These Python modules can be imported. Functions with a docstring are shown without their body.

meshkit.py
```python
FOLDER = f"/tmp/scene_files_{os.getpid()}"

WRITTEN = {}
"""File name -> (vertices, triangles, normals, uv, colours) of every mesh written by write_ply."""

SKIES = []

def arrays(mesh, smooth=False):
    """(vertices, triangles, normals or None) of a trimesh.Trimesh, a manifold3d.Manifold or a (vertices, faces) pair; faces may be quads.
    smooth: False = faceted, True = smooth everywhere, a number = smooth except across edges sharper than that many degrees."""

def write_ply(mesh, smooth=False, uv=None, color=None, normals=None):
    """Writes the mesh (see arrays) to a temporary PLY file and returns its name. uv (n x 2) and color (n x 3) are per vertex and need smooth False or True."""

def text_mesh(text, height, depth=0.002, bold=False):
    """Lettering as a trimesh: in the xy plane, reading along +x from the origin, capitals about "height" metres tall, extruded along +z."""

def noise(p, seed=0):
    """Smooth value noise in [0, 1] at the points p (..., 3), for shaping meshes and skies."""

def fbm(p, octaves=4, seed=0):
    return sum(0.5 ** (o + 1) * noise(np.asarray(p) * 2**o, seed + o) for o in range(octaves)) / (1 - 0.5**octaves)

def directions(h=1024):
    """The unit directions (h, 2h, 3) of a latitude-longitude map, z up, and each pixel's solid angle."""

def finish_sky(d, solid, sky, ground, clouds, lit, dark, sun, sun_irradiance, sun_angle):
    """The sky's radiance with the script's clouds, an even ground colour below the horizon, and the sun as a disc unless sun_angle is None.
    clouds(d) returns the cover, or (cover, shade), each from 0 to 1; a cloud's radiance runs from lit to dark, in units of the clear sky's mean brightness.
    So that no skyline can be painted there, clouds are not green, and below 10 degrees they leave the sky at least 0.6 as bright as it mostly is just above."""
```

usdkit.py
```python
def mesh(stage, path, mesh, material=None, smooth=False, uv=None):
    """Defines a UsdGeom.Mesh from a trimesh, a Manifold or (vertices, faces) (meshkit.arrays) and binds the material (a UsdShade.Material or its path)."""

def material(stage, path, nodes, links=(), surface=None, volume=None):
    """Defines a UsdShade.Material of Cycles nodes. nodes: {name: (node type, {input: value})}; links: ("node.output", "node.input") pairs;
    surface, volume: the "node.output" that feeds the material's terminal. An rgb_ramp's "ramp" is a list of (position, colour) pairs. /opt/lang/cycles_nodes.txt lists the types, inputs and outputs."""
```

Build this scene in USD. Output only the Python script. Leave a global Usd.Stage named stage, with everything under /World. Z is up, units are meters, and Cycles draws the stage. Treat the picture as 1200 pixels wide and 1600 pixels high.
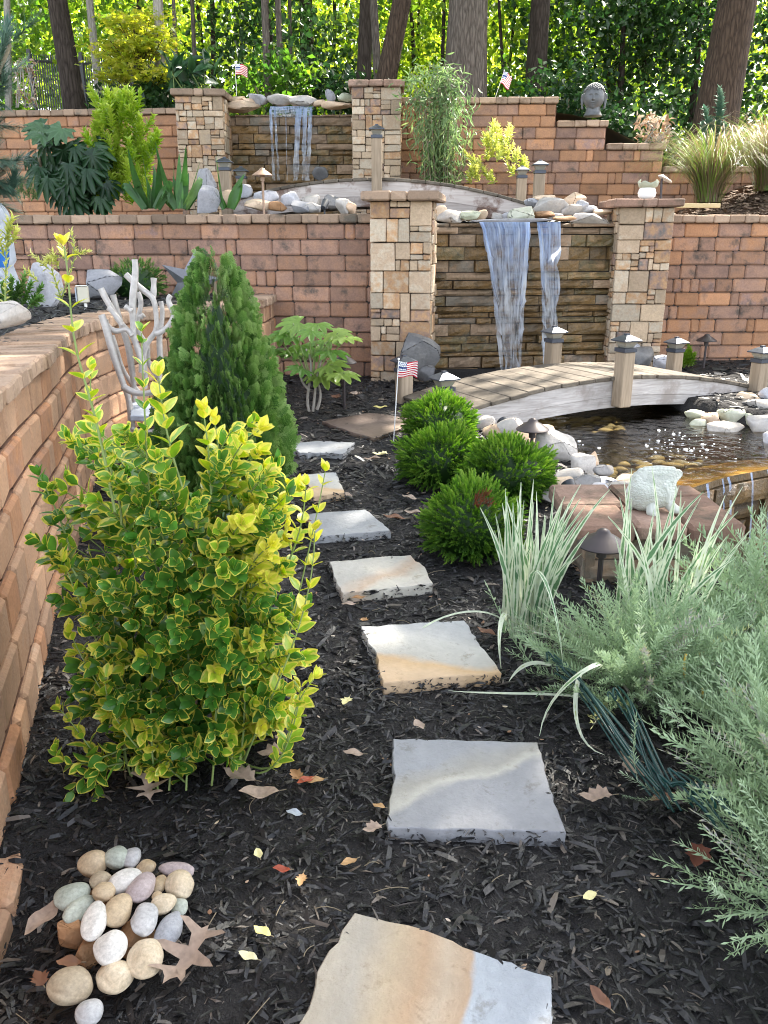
import math, numpy as np, trimesh, usdkit, meshkit
from pxr import Usd, UsdGeom, UsdLux, UsdShade, Sdf, Gf
import manifold3d as m3

# ------------------------------------------------------------------ camera, sky, sun, exposure
stage = Usd.Stage.CreateInMemory()
UsdGeom.SetStageUpAxis(stage, "Z"); UsdGeom.SetStageMetersPerUnit(stage, 1.0)
UsdGeom.Xform.Define(stage, "/World"); UsdGeom.Scope.Define(stage, "/World/Looks")
PITCH, F, EYE = math.radians(18.0), 1290.0, 1.45
CP, SP = math.cos(PITCH), math.sin(PITCH)
cam = UsdGeom.Camera.Define(stage, "/World/Camera")
cam.AddTranslateOp().Set((0, 0, EYE)); cam.AddRotateXOp().Set(72.0)
cam.CreateHorizontalApertureAttr(36.0); cam.CreateFocalLengthAttr(36.0 * F / 1200)
cam.CreateClippingRangeAttr((0.05, 2000)); cam.CreateFStopAttr(0.0)
cam.CreateExposureAttr(2.3)
SUN_AZ, SUN_EL = math.radians(38.0), math.radians(50.0)          # azimuth from +Y towards +X
usdkit.material(stage, "/World/Looks/sky_look", {
    "s": ("sky_texture", {"sky_type": "single_scattering", "sun_disc": False, "sun_elevation": SUN_EL, "sun_rotation": SUN_AZ, "aerosol_density": 2.2}),
    "tc": ("texture_coordinate", {}), "n": ("noise_texture", {"scale": 2.2, "detail": 5, "roughness": 0.6}), "cr": ("rgb_ramp", {"ramp": [(0.35, (0.62, 0.62, 0.62)), (0.65, (0.30, 0.30, 0.30))]}), "cb": ("rgb_to_bw", {}), "h": ("hsv", {"value": 1.15}),
    "b": ("background_shader", {"strength": 0.12})}, [("tc.generated", "n.vector"), ("n.fac", "cr.fac"), ("cr.color", "cb.color"), ("cb.val", "h.saturation"), ("s.color", "h.color"), ("h.color", "b.color")], surface="b.background")   # added thin-cloud noise desaturates the sky for neutral fill
dome = UsdLux.DomeLight.Define(stage, "/World/sky")
UsdShade.MaterialBindingAPI.Apply(dome.GetPrim()).Bind(UsdShade.Material.Get(stage, "/World/Looks/sky_look"))
sun = UsdLux.DistantLight.Define(stage, "/World/sun")
sun.CreateNormalizeAttr(True); sun.CreateIntensityAttr(1.15); sun.CreateAngleAttr(0.5); sun.CreateColorAttr((1.0, 0.93, 0.82))
sun.AddRotateZOp().Set(-math.degrees(SUN_AZ)); sun.AddRotateXOp().Set(-(90 - math.degrees(SUN_EL)))

# ------------------------------------------------------------------ helpers
def rng(seed): return np.random.default_rng(seed)
def ray(px, py):
    u, r = (800 - py) / F, (px - 600) / F
    return np.array([r, CP + u * SP, u * CP - SP])
def at_y(px, py, Y):
    d = ray(px, py); return np.array([0, 0, EYE]) + d * (Y / d[1])
def at_z(px, py, z):
    d = ray(px, py); return np.array([0, 0, EYE]) + d * ((z - EYE) / d[2])
def sstep(t): t = np.clip(t, 0, 1); return t * t * (3 - 2 * t)
def G(y): return 0.16 * sstep((np.asarray(y, float) - 1.5) / 6.5)
def at_g(px, py, dz=0.0):
    z = 0.0
    for _ in range(8):
        p = at_z(px, py, z + dz); z = float(G(p[1]))
    return at_z(px, py, z + dz)

LOC, COUNT = {}, {}
def fresh(parent, name):
    k = parent + "/" + name; n = COUNT.get(k, 0); COUNT[k] = n + 1
    return k if n == 0 else f"{k}_{n:03d}"
def meta(prim, label=None, cat=None, group=None, kind=None):
    for k, v in (("label", label), ("category", cat), ("group", group), ("kind", kind)):
        if v: prim.SetCustomDataByKey(k, v)
def thing(name, label, cat, loc=(0, 0, 0), group=None):
    p = fresh("/World", name); x = UsdGeom.Xform.Define(stage, p)
    loc = tuple(float(c) for c in loc); x.AddTranslateOp().Set(loc); LOC[p] = np.array(loc)
    meta(x.GetPrim(), label, cat, group); return p
def part(parent, name, vf, mat, uv=None, smooth=False, label=None, kind=None):
    p = fresh(parent, name); off = LOC.get(parent, np.zeros(3))
    v, f = (vf.vertices, vf.faces) if isinstance(vf, trimesh.Trimesh) else vf
    v = np.asarray(v, float) - off; f = np.asarray(f)
    if f.shape[1] == 4: f = np.vstack([f[:, [0, 1, 2]], f[:, [0, 2, 3]]])
    used = np.unique(f)
    if len(used) < len(v):
        inv = np.zeros(len(v), int); inv[used] = np.arange(len(used)); v, f = v[used], inv[f]
        if uv is not None and np.ndim(uv) == 2: uv = np.asarray(uv)[used]
    if uv is not None and np.ndim(uv) == 1: uv = np.tile(np.asarray(uv, float), (len(v), 1))
    if uv is not None and smooth not in (True, False):
        if np.ptp(uv, axis=0).max() == 0: v, f, _ = meshkit.arrays((v, f), smooth); uv = np.tile(uv[0], (len(v), 1))
        smooth = True
    if uv is not None and len(uv) != len(v): print("uv mismatch", p, len(uv), len(v))
    m = usdkit.mesh(stage, p, (v, f), M[mat], smooth=smooth, uv=uv)
    LOC[p] = off; meta(m.GetPrim(), label, kind=kind); return p
def solo(name, vf, mat, label=None, cat=None, group=None, kind=None, uv=None, smooth=False):
    p = part("/World", name, vf, mat, uv, smooth); meta(stage.GetPrimAtPath(p), label, cat, group, kind); return p
def dup(src, loc, label, scale=1.0, rotz=0.0):
    name = src.split("/")[-1]
    name = name[:-4] if name[-4:-3] == "_" and name[-3:].isdigit() else name
    p = fresh("/World", name); x = UsdGeom.Xform.Define(stage, p)
    was = stage.GetPrimAtPath(src).GetCustomData()
    x.GetPrim().GetReferences().AddInternalReference(src)
    x.ClearXformOpOrder(); x.GetPrim().SetInstanceable(True)
    x.AddTranslateOp().Set(tuple(float(c) for c in loc))
    if rotz: x.AddRotateZOp().Set(rotz)
    if scale != 1.0: x.AddScaleOp().Set((scale,) * 3)
    meta(x.GetPrim(), label, was.get("category"), was.get("group")); return p

def cat_(meshes):
    vs, fs, n = [], [], 0
    for v, f in meshes:
        v, f = np.asarray(v, float), np.asarray(f)
        if f.shape[1] == 4: f = np.vstack([f[:, [0, 1, 2]], f[:, [0, 2, 3]]])
        vs.append(v); fs.append(f + n); n += len(v)
    return np.vstack(vs), np.vstack(fs)
def frames(d, up, roll=None):
    """matrices whose columns are (side, d, normal), the normal as near to up as can be"""
    d = np.asarray(d, float); d = d / np.maximum(np.linalg.norm(d, axis=-1, keepdims=True), 1e-9)
    up = np.broadcast_to(np.asarray(up, float), d.shape)
    s = np.cross(d, up); n = np.linalg.norm(s, axis=-1, keepdims=True)
    s = np.where(n > 1e-3, s / np.maximum(n, 1e-9), np.cross(d, [1.0, 0.3, 0.2])); s /= np.linalg.norm(s, axis=-1, keepdims=True)
    nn = np.cross(s, d)
    if roll is not None:
        c, k = np.cos(roll)[:, None], np.sin(roll)[:, None]; s, nn = s * c + nn * k, nn * c - s * k
    return np.stack([s, d, nn], -1)
def inst(v, f, R, T, S=1.0):
    n = len(T); S = np.broadcast_to(np.asarray(S, float).reshape(-1, 1, 1) if np.ndim(S) == 1 else (np.asarray(S)[:, None, :] if np.ndim(S) == 2 else S), (n, 1, 3) if np.ndim(S) != 1 else (n, 1, 1))
    V = np.einsum("nij,nkj->nki", R, v[None] * S) + np.asarray(T)[:, None, :]
    Fc = f[None] + (np.arange(n) * len(v))[:, None, None]
    return V.reshape(-1, 3), Fc.reshape(-1, f.shape[1])
def unit(n, r):
    v = r.normal(size=(n, 3)); return v / np.linalg.norm(v, axis=1, keepdims=True)

def cbox(lo, hi, b, r=None, j=0.0):
    """a box with chamfered edges (44 triangles); j jitters its corners"""
    lo, hi = np.asarray(lo, float), np.asarray(hi, float); c, h = (lo + hi) / 2, (hi - lo) / 2
    b = min(b, h.min() * 0.7); V = []; idx = {}
    for sx in (-1, 1):
        for sy in (-1, 1):
            for sz in (-1, 1):
                s = np.array([sx, sy, sz]); o = r.uniform(-j, j, 3) if j else 0
                for k in range(3):
                    p = s * (h - b); p[k] = s[k] * h[k]; idx[sx, sy, sz, k] = len(V); V.append(c + p + o)
    Fc = []
    for k in range(3):
        a, d = [(1, 2), (2, 0), (0, 1)][k]
        for s in (-1, 1):
            q = []
            for sa, sd in ((-1, -1), (1, -1), (1, 1), (-1, 1)):
                t = [0, 0, 0]; t[k], t[a], t[d] = s, sa, sd; q.append(idx[(*t, k)])
            if s < 0: q = q[::-1]
            Fc += [[q[0], q[1], q[2]], [q[0], q[2], q[3]]]
        for sa in (-1, 1):
            for sd in (-1, 1):
                t0, t1 = [0, 0, 0], [0, 0, 0]; t0[k], t1[k] = -1, 1; t0[a] = t1[a] = sa; t0[d] = t1[d] = sd
                q = [idx[(*t0, a)], idx[(*t1, a)], idx[(*t1, d)], idx[(*t0, d)]]
                if sa * sd > 0: q = q[::-1]
                q = q[::-1]
                Fc += [[q[0], q[1], q[2]], [q[0], q[2], q[3]]]
    for s in [(x, y, z) for x in (-1, 1) for y in (-1, 1) for z in (-1, 1)]:
        q = [idx[(*s, 0)], idx[(*s, 1)], idx[(*s, 2)]]
        if s[0] * s[1] * s[2] < 0: q = q[::-1]
        Fc.append(q)
    return np.array(V), np.array(Fc)
def rotz(v, a, c=(0, 0)):
    v = np.array(v, float); x, y = v[:, 0] - c[0], v[:, 1] - c[1]
    v[:, 0], v[:, 1] = c[0] + x * math.cos(a) - y * math.sin(a), c[1] + x * math.sin(a) + y * math.cos(a); return v
def tube(pts, rad, k=8, cap=True):
    P = np.asarray(pts, float); n = len(P); rad = np.broadcast_to(np.asarray(rad, float), n)
    t = np.gradient(P, axis=0); t /= np.maximum(np.linalg.norm(t, axis=1, keepdims=True), 1e-9)
    s = np.cross(t, [0.13, 0.21, 0.97]); bad = np.linalg.norm(s, axis=1) < 0.2; s[bad] = np.cross(t[bad], [1, 0, 0]); s /= np.linalg.norm(s, axis=1, keepdims=True)
    for i in range(1, n):
        q = s[i - 1] - t[i] * (s[i - 1] @ t[i]); s[i] = q / max(np.linalg.norm(q), 1e-9)
    b = np.cross(t, s); a = np.arange(k) * 2 * np.pi / k
    V = (P[:, None] + rad[:, None, None] * (np.cos(a)[None, :, None] * s[:, None] + np.sin(a)[None, :, None] * b[:, None])).reshape(-1, 3); Fc = []
    for i in range(n - 1):
        for m in range(k):
            A, B, C, D = i * k + m, i * k + (m + 1) % k, (i + 1) * k + (m + 1) % k, (i + 1) * k + m; Fc += [[A, B, C], [A, C, D]]
    if cap:
        V = np.vstack([V, P[0], P[-1]])
        for m in range(k): Fc += [[n * k, (m + 1) % k, m], [n * k + 1, (n - 1) * k + m, (n - 1) * k + (m + 1) % k]]
    return V, np.array(Fc)
def smoothpath(pts, n):
    from scipy.interpolate import CubicSpline, PchipInterpolator
    P = np.asarray(pts, float); t = np.r_[0, np.cumsum(np.linalg.norm(np.diff(P, axis=0), axis=1))]
    return (CubicSpline if len(P) > 2 else lambda a, b: PchipInterpolator(a, b))(t, P)(np.linspace(0, t[-1], n))
def lathe(prof, k=24, c=(0, 0, 0)):
    prof = np.asarray(prof, float); a = np.arange(k) * 2 * np.pi / k; n = len(prof)
    V = np.stack([prof[:, None, 0] * np.cos(a), prof[:, None, 0] * np.sin(a), np.broadcast_to(prof[:, None, 1], (n, k))], -1).reshape(-1, 3) + np.asarray(c); Fc = []
    for i in range(n - 1):
        for m in range(k):
            A, B, C, D = i * k + m, i * k + (m + 1) % k, (i + 1) * k + (m + 1) % k, (i + 1) * k + m; Fc += [[A, B, C], [A, C, D]]
    return V, np.array(Fc)
_ico = {}
def ico(n):
    if n not in _ico:
        s = trimesh.creation.icosphere(n); _ico[n] = np.array(s.vertices), np.array(s.faces)
    return _ico[n]
def rock(seed, size, sub=2, rough=0.35, cuts=7, flat=0.0):
    """a broken stone: a sphere cut by random planes, then roughened"""
    r = rng(seed); p = unit(9 + cuts, r) * r.uniform(0.88, 1.12, (9 + cuts, 1)); p[:, 2] = np.clip(p[:, 2], -.8, r.uniform(.62, .95))
    t = trimesh.convex.convex_hull(p); v, f = trimesh.remesh.subdivide_to_size(t.vertices, t.faces, 0.42 if sub < 3 else 0.26); t = trimesh.Trimesh(v, f); t.merge_vertices(); trimesh.smoothing.filter_laplacian(t, lamb=.35, iterations=2)
    v, f = np.array(t.vertices), np.array(t.faces); v = v / np.abs(v).max(0)
    v = v * (1 + rough * .5 * (meshkit.fbm(v * 2.2 + seed * 7.3, 3, seed) - 0.5))[:, None]
    return v * np.asarray(size, float), f
def pebble(seed, size, sub=3):
    r = rng(seed); v, f = ico(sub); v = v.copy()
    v *= (1 + 0.38 * (meshkit.noise(v * 0.9 + seed * 3.1, seed) - 0.5) + 0.10 * (meshkit.noise(v * 1.9 + seed, seed + 1) - 0.5))[:, None]
    return v * np.asarray(size, float), f
def poly_slab(corners, th, seed, jag=0.006, n=10):
    """a flagstone: corners are 3-D points of the top, in order; broken edges"""
    C = np.asarray(corners, float); r = rng(seed); E = []
    for a, b in zip(C, np.roll(C, -1, 0)):
        m = max(3, int(np.linalg.norm(b - a) / 0.025))
        for t in np.arange(m) / m: E.append(a + (b - a) * t)
    E = np.array(E); c = E.mean(0); out = E - c; out[:, 2] = 0; out /= np.linalg.norm(out, axis=1, keepdims=True)
    w = meshkit.noise(E * 9 + seed, seed) - 0.5 + 0.7 * (meshkit.noise(E * 38 + seed, seed + 3) - 0.5)
    E = E + out * (w * jag * 2.4)[:, None]
    rings, k = [], len(E)
    for sh, dz in ((0.75, 0), (0.90, 0), (0.985, 0), (1, -0.004), ("j", -th * 0.35), ("j", -th * 0.75), (0.985, -th)):
        R = c + (E - c) * (1.0 if sh == "j" else sh)
        if sh == "j": R = R + out * (meshkit.noise(E * 30 + seed + dz * 900, seed + 9) - 0.55)[:, None] * 0.012
        R = R.copy(); R[:, 2] += dz; rings.append(R)
    V = np.vstack(rings + [c[None]]); Fc = []
    for i in range(len(rings) - 1):
        for m in range(k):
            A, B, D, Cc = i * k + m, i * k + (m + 1) % k, (i + 1) * k + (m + 1) % k, (i + 1) * k + m; Fc += [[A, D, B], [A, Cc, D]]
    for m in range(k): Fc.append([len(V) - 1, m, (m + 1) % k])
    Fc = np.array(Fc)
    n0 = np.cross(V[Fc[-1][1]] - V[Fc[-1][0]], V[Fc[-1][2]] - V[Fc[-1][0]])
    if n0[2] < 0: Fc = Fc[:, ::-1]
    return V, Fc

# ------------------------------------------------------------------ materials
M = {}
def reg(name, nodes, links, surface="p.BSDF", **kw):
    M[name] = usdkit.material(stage, "/World/Looks/" + name, nodes, links, surface=surface, **kw)
def stone(name, ramp, scale=4, bump=0.4, dist=0.006, rough=0.85, mixn=0.35, fine=60, vary=0.35, moss=None, spec=0.3, stain=None):
    """ramp runs over the piece's own random number (uv.x) blended with a coarse noise; uv.y lightens or darkens"""
    n = {"g": ("geometry", {}), "uv": ("uvmap", {"attribute": "st"}), "x": ("separate_xyz", {}),
         "n1": ("noise_texture", {"scale": scale, "detail": 4, "roughness": 0.6}), "n2": ("noise_texture", {"scale": fine, "detail": 5, "roughness": 0.7}),
         "n3": ("noise_texture", {"scale": scale * 0.9, "detail": 7, "roughness": 0.68}),
         "a": ("math", {"math_type": "multiply_add", "value2": 1 - mixn, "value3": 0.0}), "b": ("math", {"math_type": "multiply_add", "value2": mixn * 2.2, "value3": -mixn * 0.6}),
         "c": ("math", {"math_type": "add", "use_clamp": True}), "r": ("rgb_ramp", {"ramp": ramp}),
         "v0": ("math", {"math_type": "multiply_add", "value2": vary * 1.6, "value3": 1 - vary * 0.8}), "v1": ("math", {"math_type": "multiply_add", "value2": 0.5, "value3": 0.75}),
         "v": ("math", {"math_type": "multiply"}), "h": ("hsv", {}),
         "bs": ("math", {"math_type": "multiply_add", "value2": 0.5}), "bp": ("bump", {"strength": bump, "distance": dist}),
         "p": ("principled_bsdf", {"roughness": rough, "specular_ior_level": spec})}
    l = [("g.position", "n1.vector"), ("g.position", "n2.vector"), ("g.position", "n3.vector"), ("uv.UV", "x.vector"), ("x.x", "a.value1"), ("n1.fac", "b.value1"),
         ("a.value", "c.value1"), ("b.value", "c.value2"), ("c.value", "r.fac"), ("n2.fac", "v0.value1"), ("x.y", "v1.value1"), ("v0.value", "v.value1"), ("v1.value", "v.value2"),
         ("v.value", "h.value"), ("n1.fac", "bs.value3"), ("n2.fac", "bs.value1"), ("bs.value", "bp.height"), ("bp.normal", "p.normal")]
    last = "r.color"
    if moss:
        n["mr"] = ("rgb_ramp", {"ramp": [(0, (0, 0, 0)), (moss[1], (0, 0, 0)), (min(1, moss[1] + 0.16), (1, 1, 1)), (1, (1, 1, 1))]})
        n["mm"] = ("mix", {"color2": moss[0]}); l += [("n3.fac", "mr.fac"), ("mr.color", "mb.color"), ("mb.val", "mm.fac"), (last, "mm.color1")]; n["mb"] = ("rgb_to_bw", {}); last = "mm.color"
    l += [(last, "h.color"), ("h.color", "p.base_color")]
    reg(name, n, l)
def plain(name, col, rough=0.6, metallic=0.0, noise=0.25, scale=20, bump=0.0, dist=0.003, spec=0.5, **kw):
    reg(name, {"g": ("geometry", {}), "n": ("noise_texture", {"scale": scale, "detail": 4, "roughness": 0.6}), "m": ("math", {"math_type": "multiply_add", "value2": noise * 2, "value3": 1 - noise}),
               "h": ("hsv", {"color": col}), "bp": ("bump", {"strength": bump, "distance": dist}), "p": ("principled_bsdf", {"roughness": rough, "metallic": metallic, "specular_ior_level": spec, **kw})},
        [("g.position", "n.vector"), ("n.fac", "m.value1"), ("m.value", "h.value"), ("h.color", "p.base_color"), ("n.fac", "bp.height"), ("bp.normal", "p.normal")])
def leafmat(name, ramp, trans=0.35, rough=0.45, spec=0.4, rim=None, tcol=1.6, noise=0.3, scale=30):
    """ramp over uv.y (each leaf's own number); rim = (colour, where the margin begins) uses uv.x, 0 at the midrib and 1 at the margin"""
    n = {"uv": ("uvmap", {"attribute": "st"}), "x": ("separate_xyz", {}), "r": ("rgb_ramp", {"ramp": ramp}), "g": ("geometry", {}), "n": ("noise_texture", {"scale": scale, "detail": 3}),
         "m": ("math", {"math_type": "multiply_add", "value2": noise * 2, "value3": 1 - noise}), "h": ("hsv", {}),
         "p": ("principled_bsdf", {"roughness": rough, "specular_ior_level": spec}), "hs": ("hsv", {"saturation": 1.1, "value": tcol}),
         "t": ("translucent_bsdf", {}), "mx": ("mix_closure", {"fac": trans})}
    l = [("uv.UV", "x.vector"), ("x.y", "r.fac"), ("g.position", "n.vector"), ("n.fac", "m.value1"), ("m.value", "h.value")]
    last = "r.color"
    if rim:
        n.update({"e": ("math", {"math_type": "multiply_add", "value2": 0.55, "value3": 0.0}), "e2": ("math", {"math_type": "add"}), "en": ("noise_texture", {"scale": 24, "detail": 2}),
                  "e3": ("math", {"math_type": "multiply_add", "value2": 1.7, "value3": -0.85}), "e4": ("math", {"math_type": "add"}),
                  "er": ("rgb_ramp", {"ramp": [(0, (0, 0, 0)), (rim[1], (0, 0, 0)), (min(1, rim[1] + 0.07), (1, 1, 1)), (1, (1, 1, 1))]}), "eb": ("rgb_to_bw", {}), "em": ("mix", {"color2": rim[0]})})
        l += [("x.y", "e.value1"), ("x.x", "e2.value1"), ("e.value", "e2.value2"), ("g.position", "en.vector"), ("en.fac", "e3.value1"), ("e2.value", "e4.value1"), ("e3.value", "e4.value2"),
              ("e5.value", "er.fac"), ("e4.value", "e5.value1"), ("er.color", "eb.color"), ("eb.val", "em.fac"), (last, "em.color1")]
        n["e5"] = ("math", {"math_type": "multiply", "value2": 0.62}); last = "em.color"
    l += [(last, "h.color"), ("h.color", "p.base_color"), ("h.color", "hs.color"), ("hs.color", "t.color"), ("p.BSDF", "mx.closure1"), ("t.BSDF", "mx.closure2")]
    reg(name, n, l, surface="mx.closure")
def wood(name, c1, c2, axis="x", scale=(3, 60, 60), rough=0.8, bump=0.3, stain=None):
    n = {"tc": ("texture_coordinate", {}), "mp": ("mapping", {"scale": scale}), "n": ("noise_texture", {"scale": 1.0, "detail": 5, "roughness": 0.6, "distortion": 0.6}),
         "n2": ("noise_texture", {"scale": 2.3, "detail": 4}), "uv": ("uvmap", {"attribute": "st"}), "x": ("separate_xyz", {}), "r": ("rgb_ramp", {"ramp": [(0.25, c1), (0.75, c2)]}),
         "m": ("math", {"math_type": "multiply_add", "value2": 0.7, "value3": 0.62}), "m2": ("math", {"math_type": "multiply_add", "value2": 0.4, "value3": 0.8}), "mm": ("math", {"math_type": "multiply"}), "h": ("hsv", {}),
         "bp": ("bump", {"strength": bump, "distance": 0.003}), "p": ("principled_bsdf", {"roughness": rough, "specular_ior_level": 0.25})}
    l = [("tc.object", "mp.vector"), ("mp.vector", "n.vector"), ("tc.object", "n2.vector"), ("n.fac", "r.fac"), ("n2.fac", "m.value1"), ("uv.UV", "x.vector"), ("x.x", "m2.value1"), ("m.value", "mm.value1"), ("m2.value", "mm.value2"),
         ("mm.value", "h.value"), ("h.color", "p.base_color"), ("n.fac", "bp.height"), ("bp.normal", "p.normal")]
    if stain:
        n.update({"sn": ("noise_texture", {"scale": 3.2, "detail": 5, "roughness": 0.65}), "sr": ("rgb_ramp", {"ramp": [(0, (0, 0, 0)), (0.5, (0, 0, 0)), (0.62, (1, 1, 1)), (1, (1, 1, 1))]}), "sb": ("rgb_to_bw", {}), "sm": ("mix", {"color2": stain})})
        l += [("tc.object", "sn.vector"), ("sn.fac", "sr.fac"), ("sr.color", "sb.color"), ("sb.val", "sm.fac"), ("r.color", "sm.color1"), ("sm.color", "h.color")]
    else: l += [("r.color", "h.color")]
    reg(name, n, l)

BL = [(0.0, (0.164, 0.099, 0.077)), (0.25, (0.235, 0.140, 0.102)), (0.5, (0.293, 0.169, 0.113)), (0.72, (0.346, 0.184, 0.107)), (0.9, (0.255, 0.160, 0.133)), (1.0, (0.384, 0.216, 0.124))]
stone("block", BL, scale=7, bump=1.0, dist=0.010, fine=60, mixn=0.5, vary=0.55, moss=((0.095, 0.07, 0.055), 0.53))
BL2 = [(0.0, (0.223, 0.124, 0.077)), (0.3, (0.320, 0.166, 0.089)), (0.6, (0.388, 0.193, 0.098)), (0.85, (0.301, 0.175, 0.118)), (1.0, (0.436, 0.239, 0.127))]
stone("block_warm", BL2, scale=7, bump=1.0, dist=0.010, fine=60, mixn=0.45, vary=0.5, moss=((0.20, 0.115, 0.075), 0.57))
BL3 = [(0.0, (0.282, 0.178, 0.117)), (0.35, (0.373, 0.230, 0.143)), (0.7, (0.424, 0.245, 0.143)), (1.0, (0.424, 0.298, 0.203))]
stone("block_sandy", BL3, scale=9, bump=1.0, dist=0.009, fine=90, mixn=0.5, vary=0.5, moss=((0.24, 0.14, 0.09), 0.60))
stone("cap", [(0, (0.190, 0.131, 0.090)), (0.5, (0.285, 0.198, 0.135)), (1, (0.361, 0.243, 0.164))], scale=5, bump=0.7, fine=60, moss=((0.10, 0.085, 0.065), 0.52))
stone("cap_pink", [(0, (0.266, 0.180, 0.124)), (0.5, (0.361, 0.252, 0.176)), (1, (0.332, 0.211, 0.132))], scale=6, bump=0.9, fine=70, vary=0.5, moss=((0.17, 0.105, 0.06), 0.50))
stone("cap_red", [(0, (0.16, 0.092, 0.065)), (0.5, (0.225, 0.135, 0.095)), (1, (0.31, 0.215, 0.165))], scale=6, bump=1.0, dist=0.01, fine=50, vary=0.6, moss=((0.10, 0.075, 0.05), 0.50))
plain("joint", (0.045, 0.035, 0.03), rough=1, noise=0.4)
plain("joint_warm", (0.12, 0.06, 0.035), rough=1, noise=0.4)
stone("veneer", [(0, (0.264, 0.212, 0.156)), (0.2, (0.334, 0.246, 0.160)), (0.4, (0.387, 0.281, 0.188)), (0.55, (0.431, 0.357, 0.264)), (0.72, (0.378, 0.221, 0.112)), (0.84, (0.246, 0.162, 0.120)), (0.94, (0.132, 0.115, 0.104)), (1, (0.317, 0.289, 0.224))], scale=12, bump=1.0, dist=0.012, mixn=0.28, fine=45, vary=0.5)
stone("wet_ledge", [(0, (0.055, 0.036, 0.018)), (0.3, (0.115, 0.070, 0.027)), (0.55, (0.20, 0.115, 0.042)), (0.75, (0.10, 0.078, 0.036)), (1, (0.28, 0.165, 0.075))], scale=7, bump=1.0, dist=0.03, rough=0.38, mixn=0.4, fine=35, vary=0.5, moss=((0.04, 0.035, 0.018), 0.54), spec=0.5)
stone("dry_ledge", [(0, (0.12, 0.085, 0.058)), (0.3, (0.21, 0.145, 0.09)), (0.6, (0.26, 0.175, 0.11)), (0.8, (0.17, 0.145, 0.11)), (1, (0.34, 0.26, 0.19))], scale=7, bump=1.0, dist=0.012, rough=0.7, mixn=0.4, fine=35, vary=0.5, moss=((0.09, 0.07, 0.04), 0.54))
stone("rock_pale", [(0, (0.31, 0.285, 0.26)), (0.4, (0.42, 0.38, 0.335)), (0.7, (0.32, 0.305, 0.29)), (1, (0.44, 0.36, 0.275))], scale=8, bump=0.9, dist=0.01, fine=40, mixn=0.35, vary=0.4, moss=((0.24, 0.22, 0.20), 0.62))
stone("rock_grey", [(0, (0.25, 0.25, 0.265)), (0.5, (0.36, 0.355, 0.37)), (1, (0.46, 0.44, 0.45))], scale=8, bump=0.9, dist=0.01, fine=40, mixn=0.4, vary=0.4, moss=((0.16, 0.15, 0.15), 0.60))
stone("rock_dark", [(0, (0.06, 0.06, 0.065)), (0.6, (0.13, 0.125, 0.12)), (1, (0.2, 0.18, 0.16))], scale=8, bump=0.9, dist=0.012, fine=40, mixn=0.5, vary=0.5, rough=0.5)
stone("rock_tan", [(0, (0.42, 0.31, 0.20)), (0.5, (0.55, 0.42, 0.30)), (1, (0.58, 0.38, 0.24))], scale=8, bump=0.9, dist=0.01, fine=40, mixn=0.4, vary=0.4)
stone("rock_green", [(0, (0.24, 0.26, 0.18)), (0.5, (0.36, 0.37, 0.27)), (1, (0.48, 0.46, 0.38))], scale=8, bump=0.7, dist=0.008, fine=40, mixn=0.4, vary=0.4, rough=0.6)
stone("rock_brown", [(0, (0.25, 0.13, 0.06)), (0.5, (0.36, 0.20, 0.10)), (1, (0.43, 0.26, 0.14))], scale=14, bump=1.0, dist=0.008, fine=60, mixn=0.4, vary=0.4)
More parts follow.
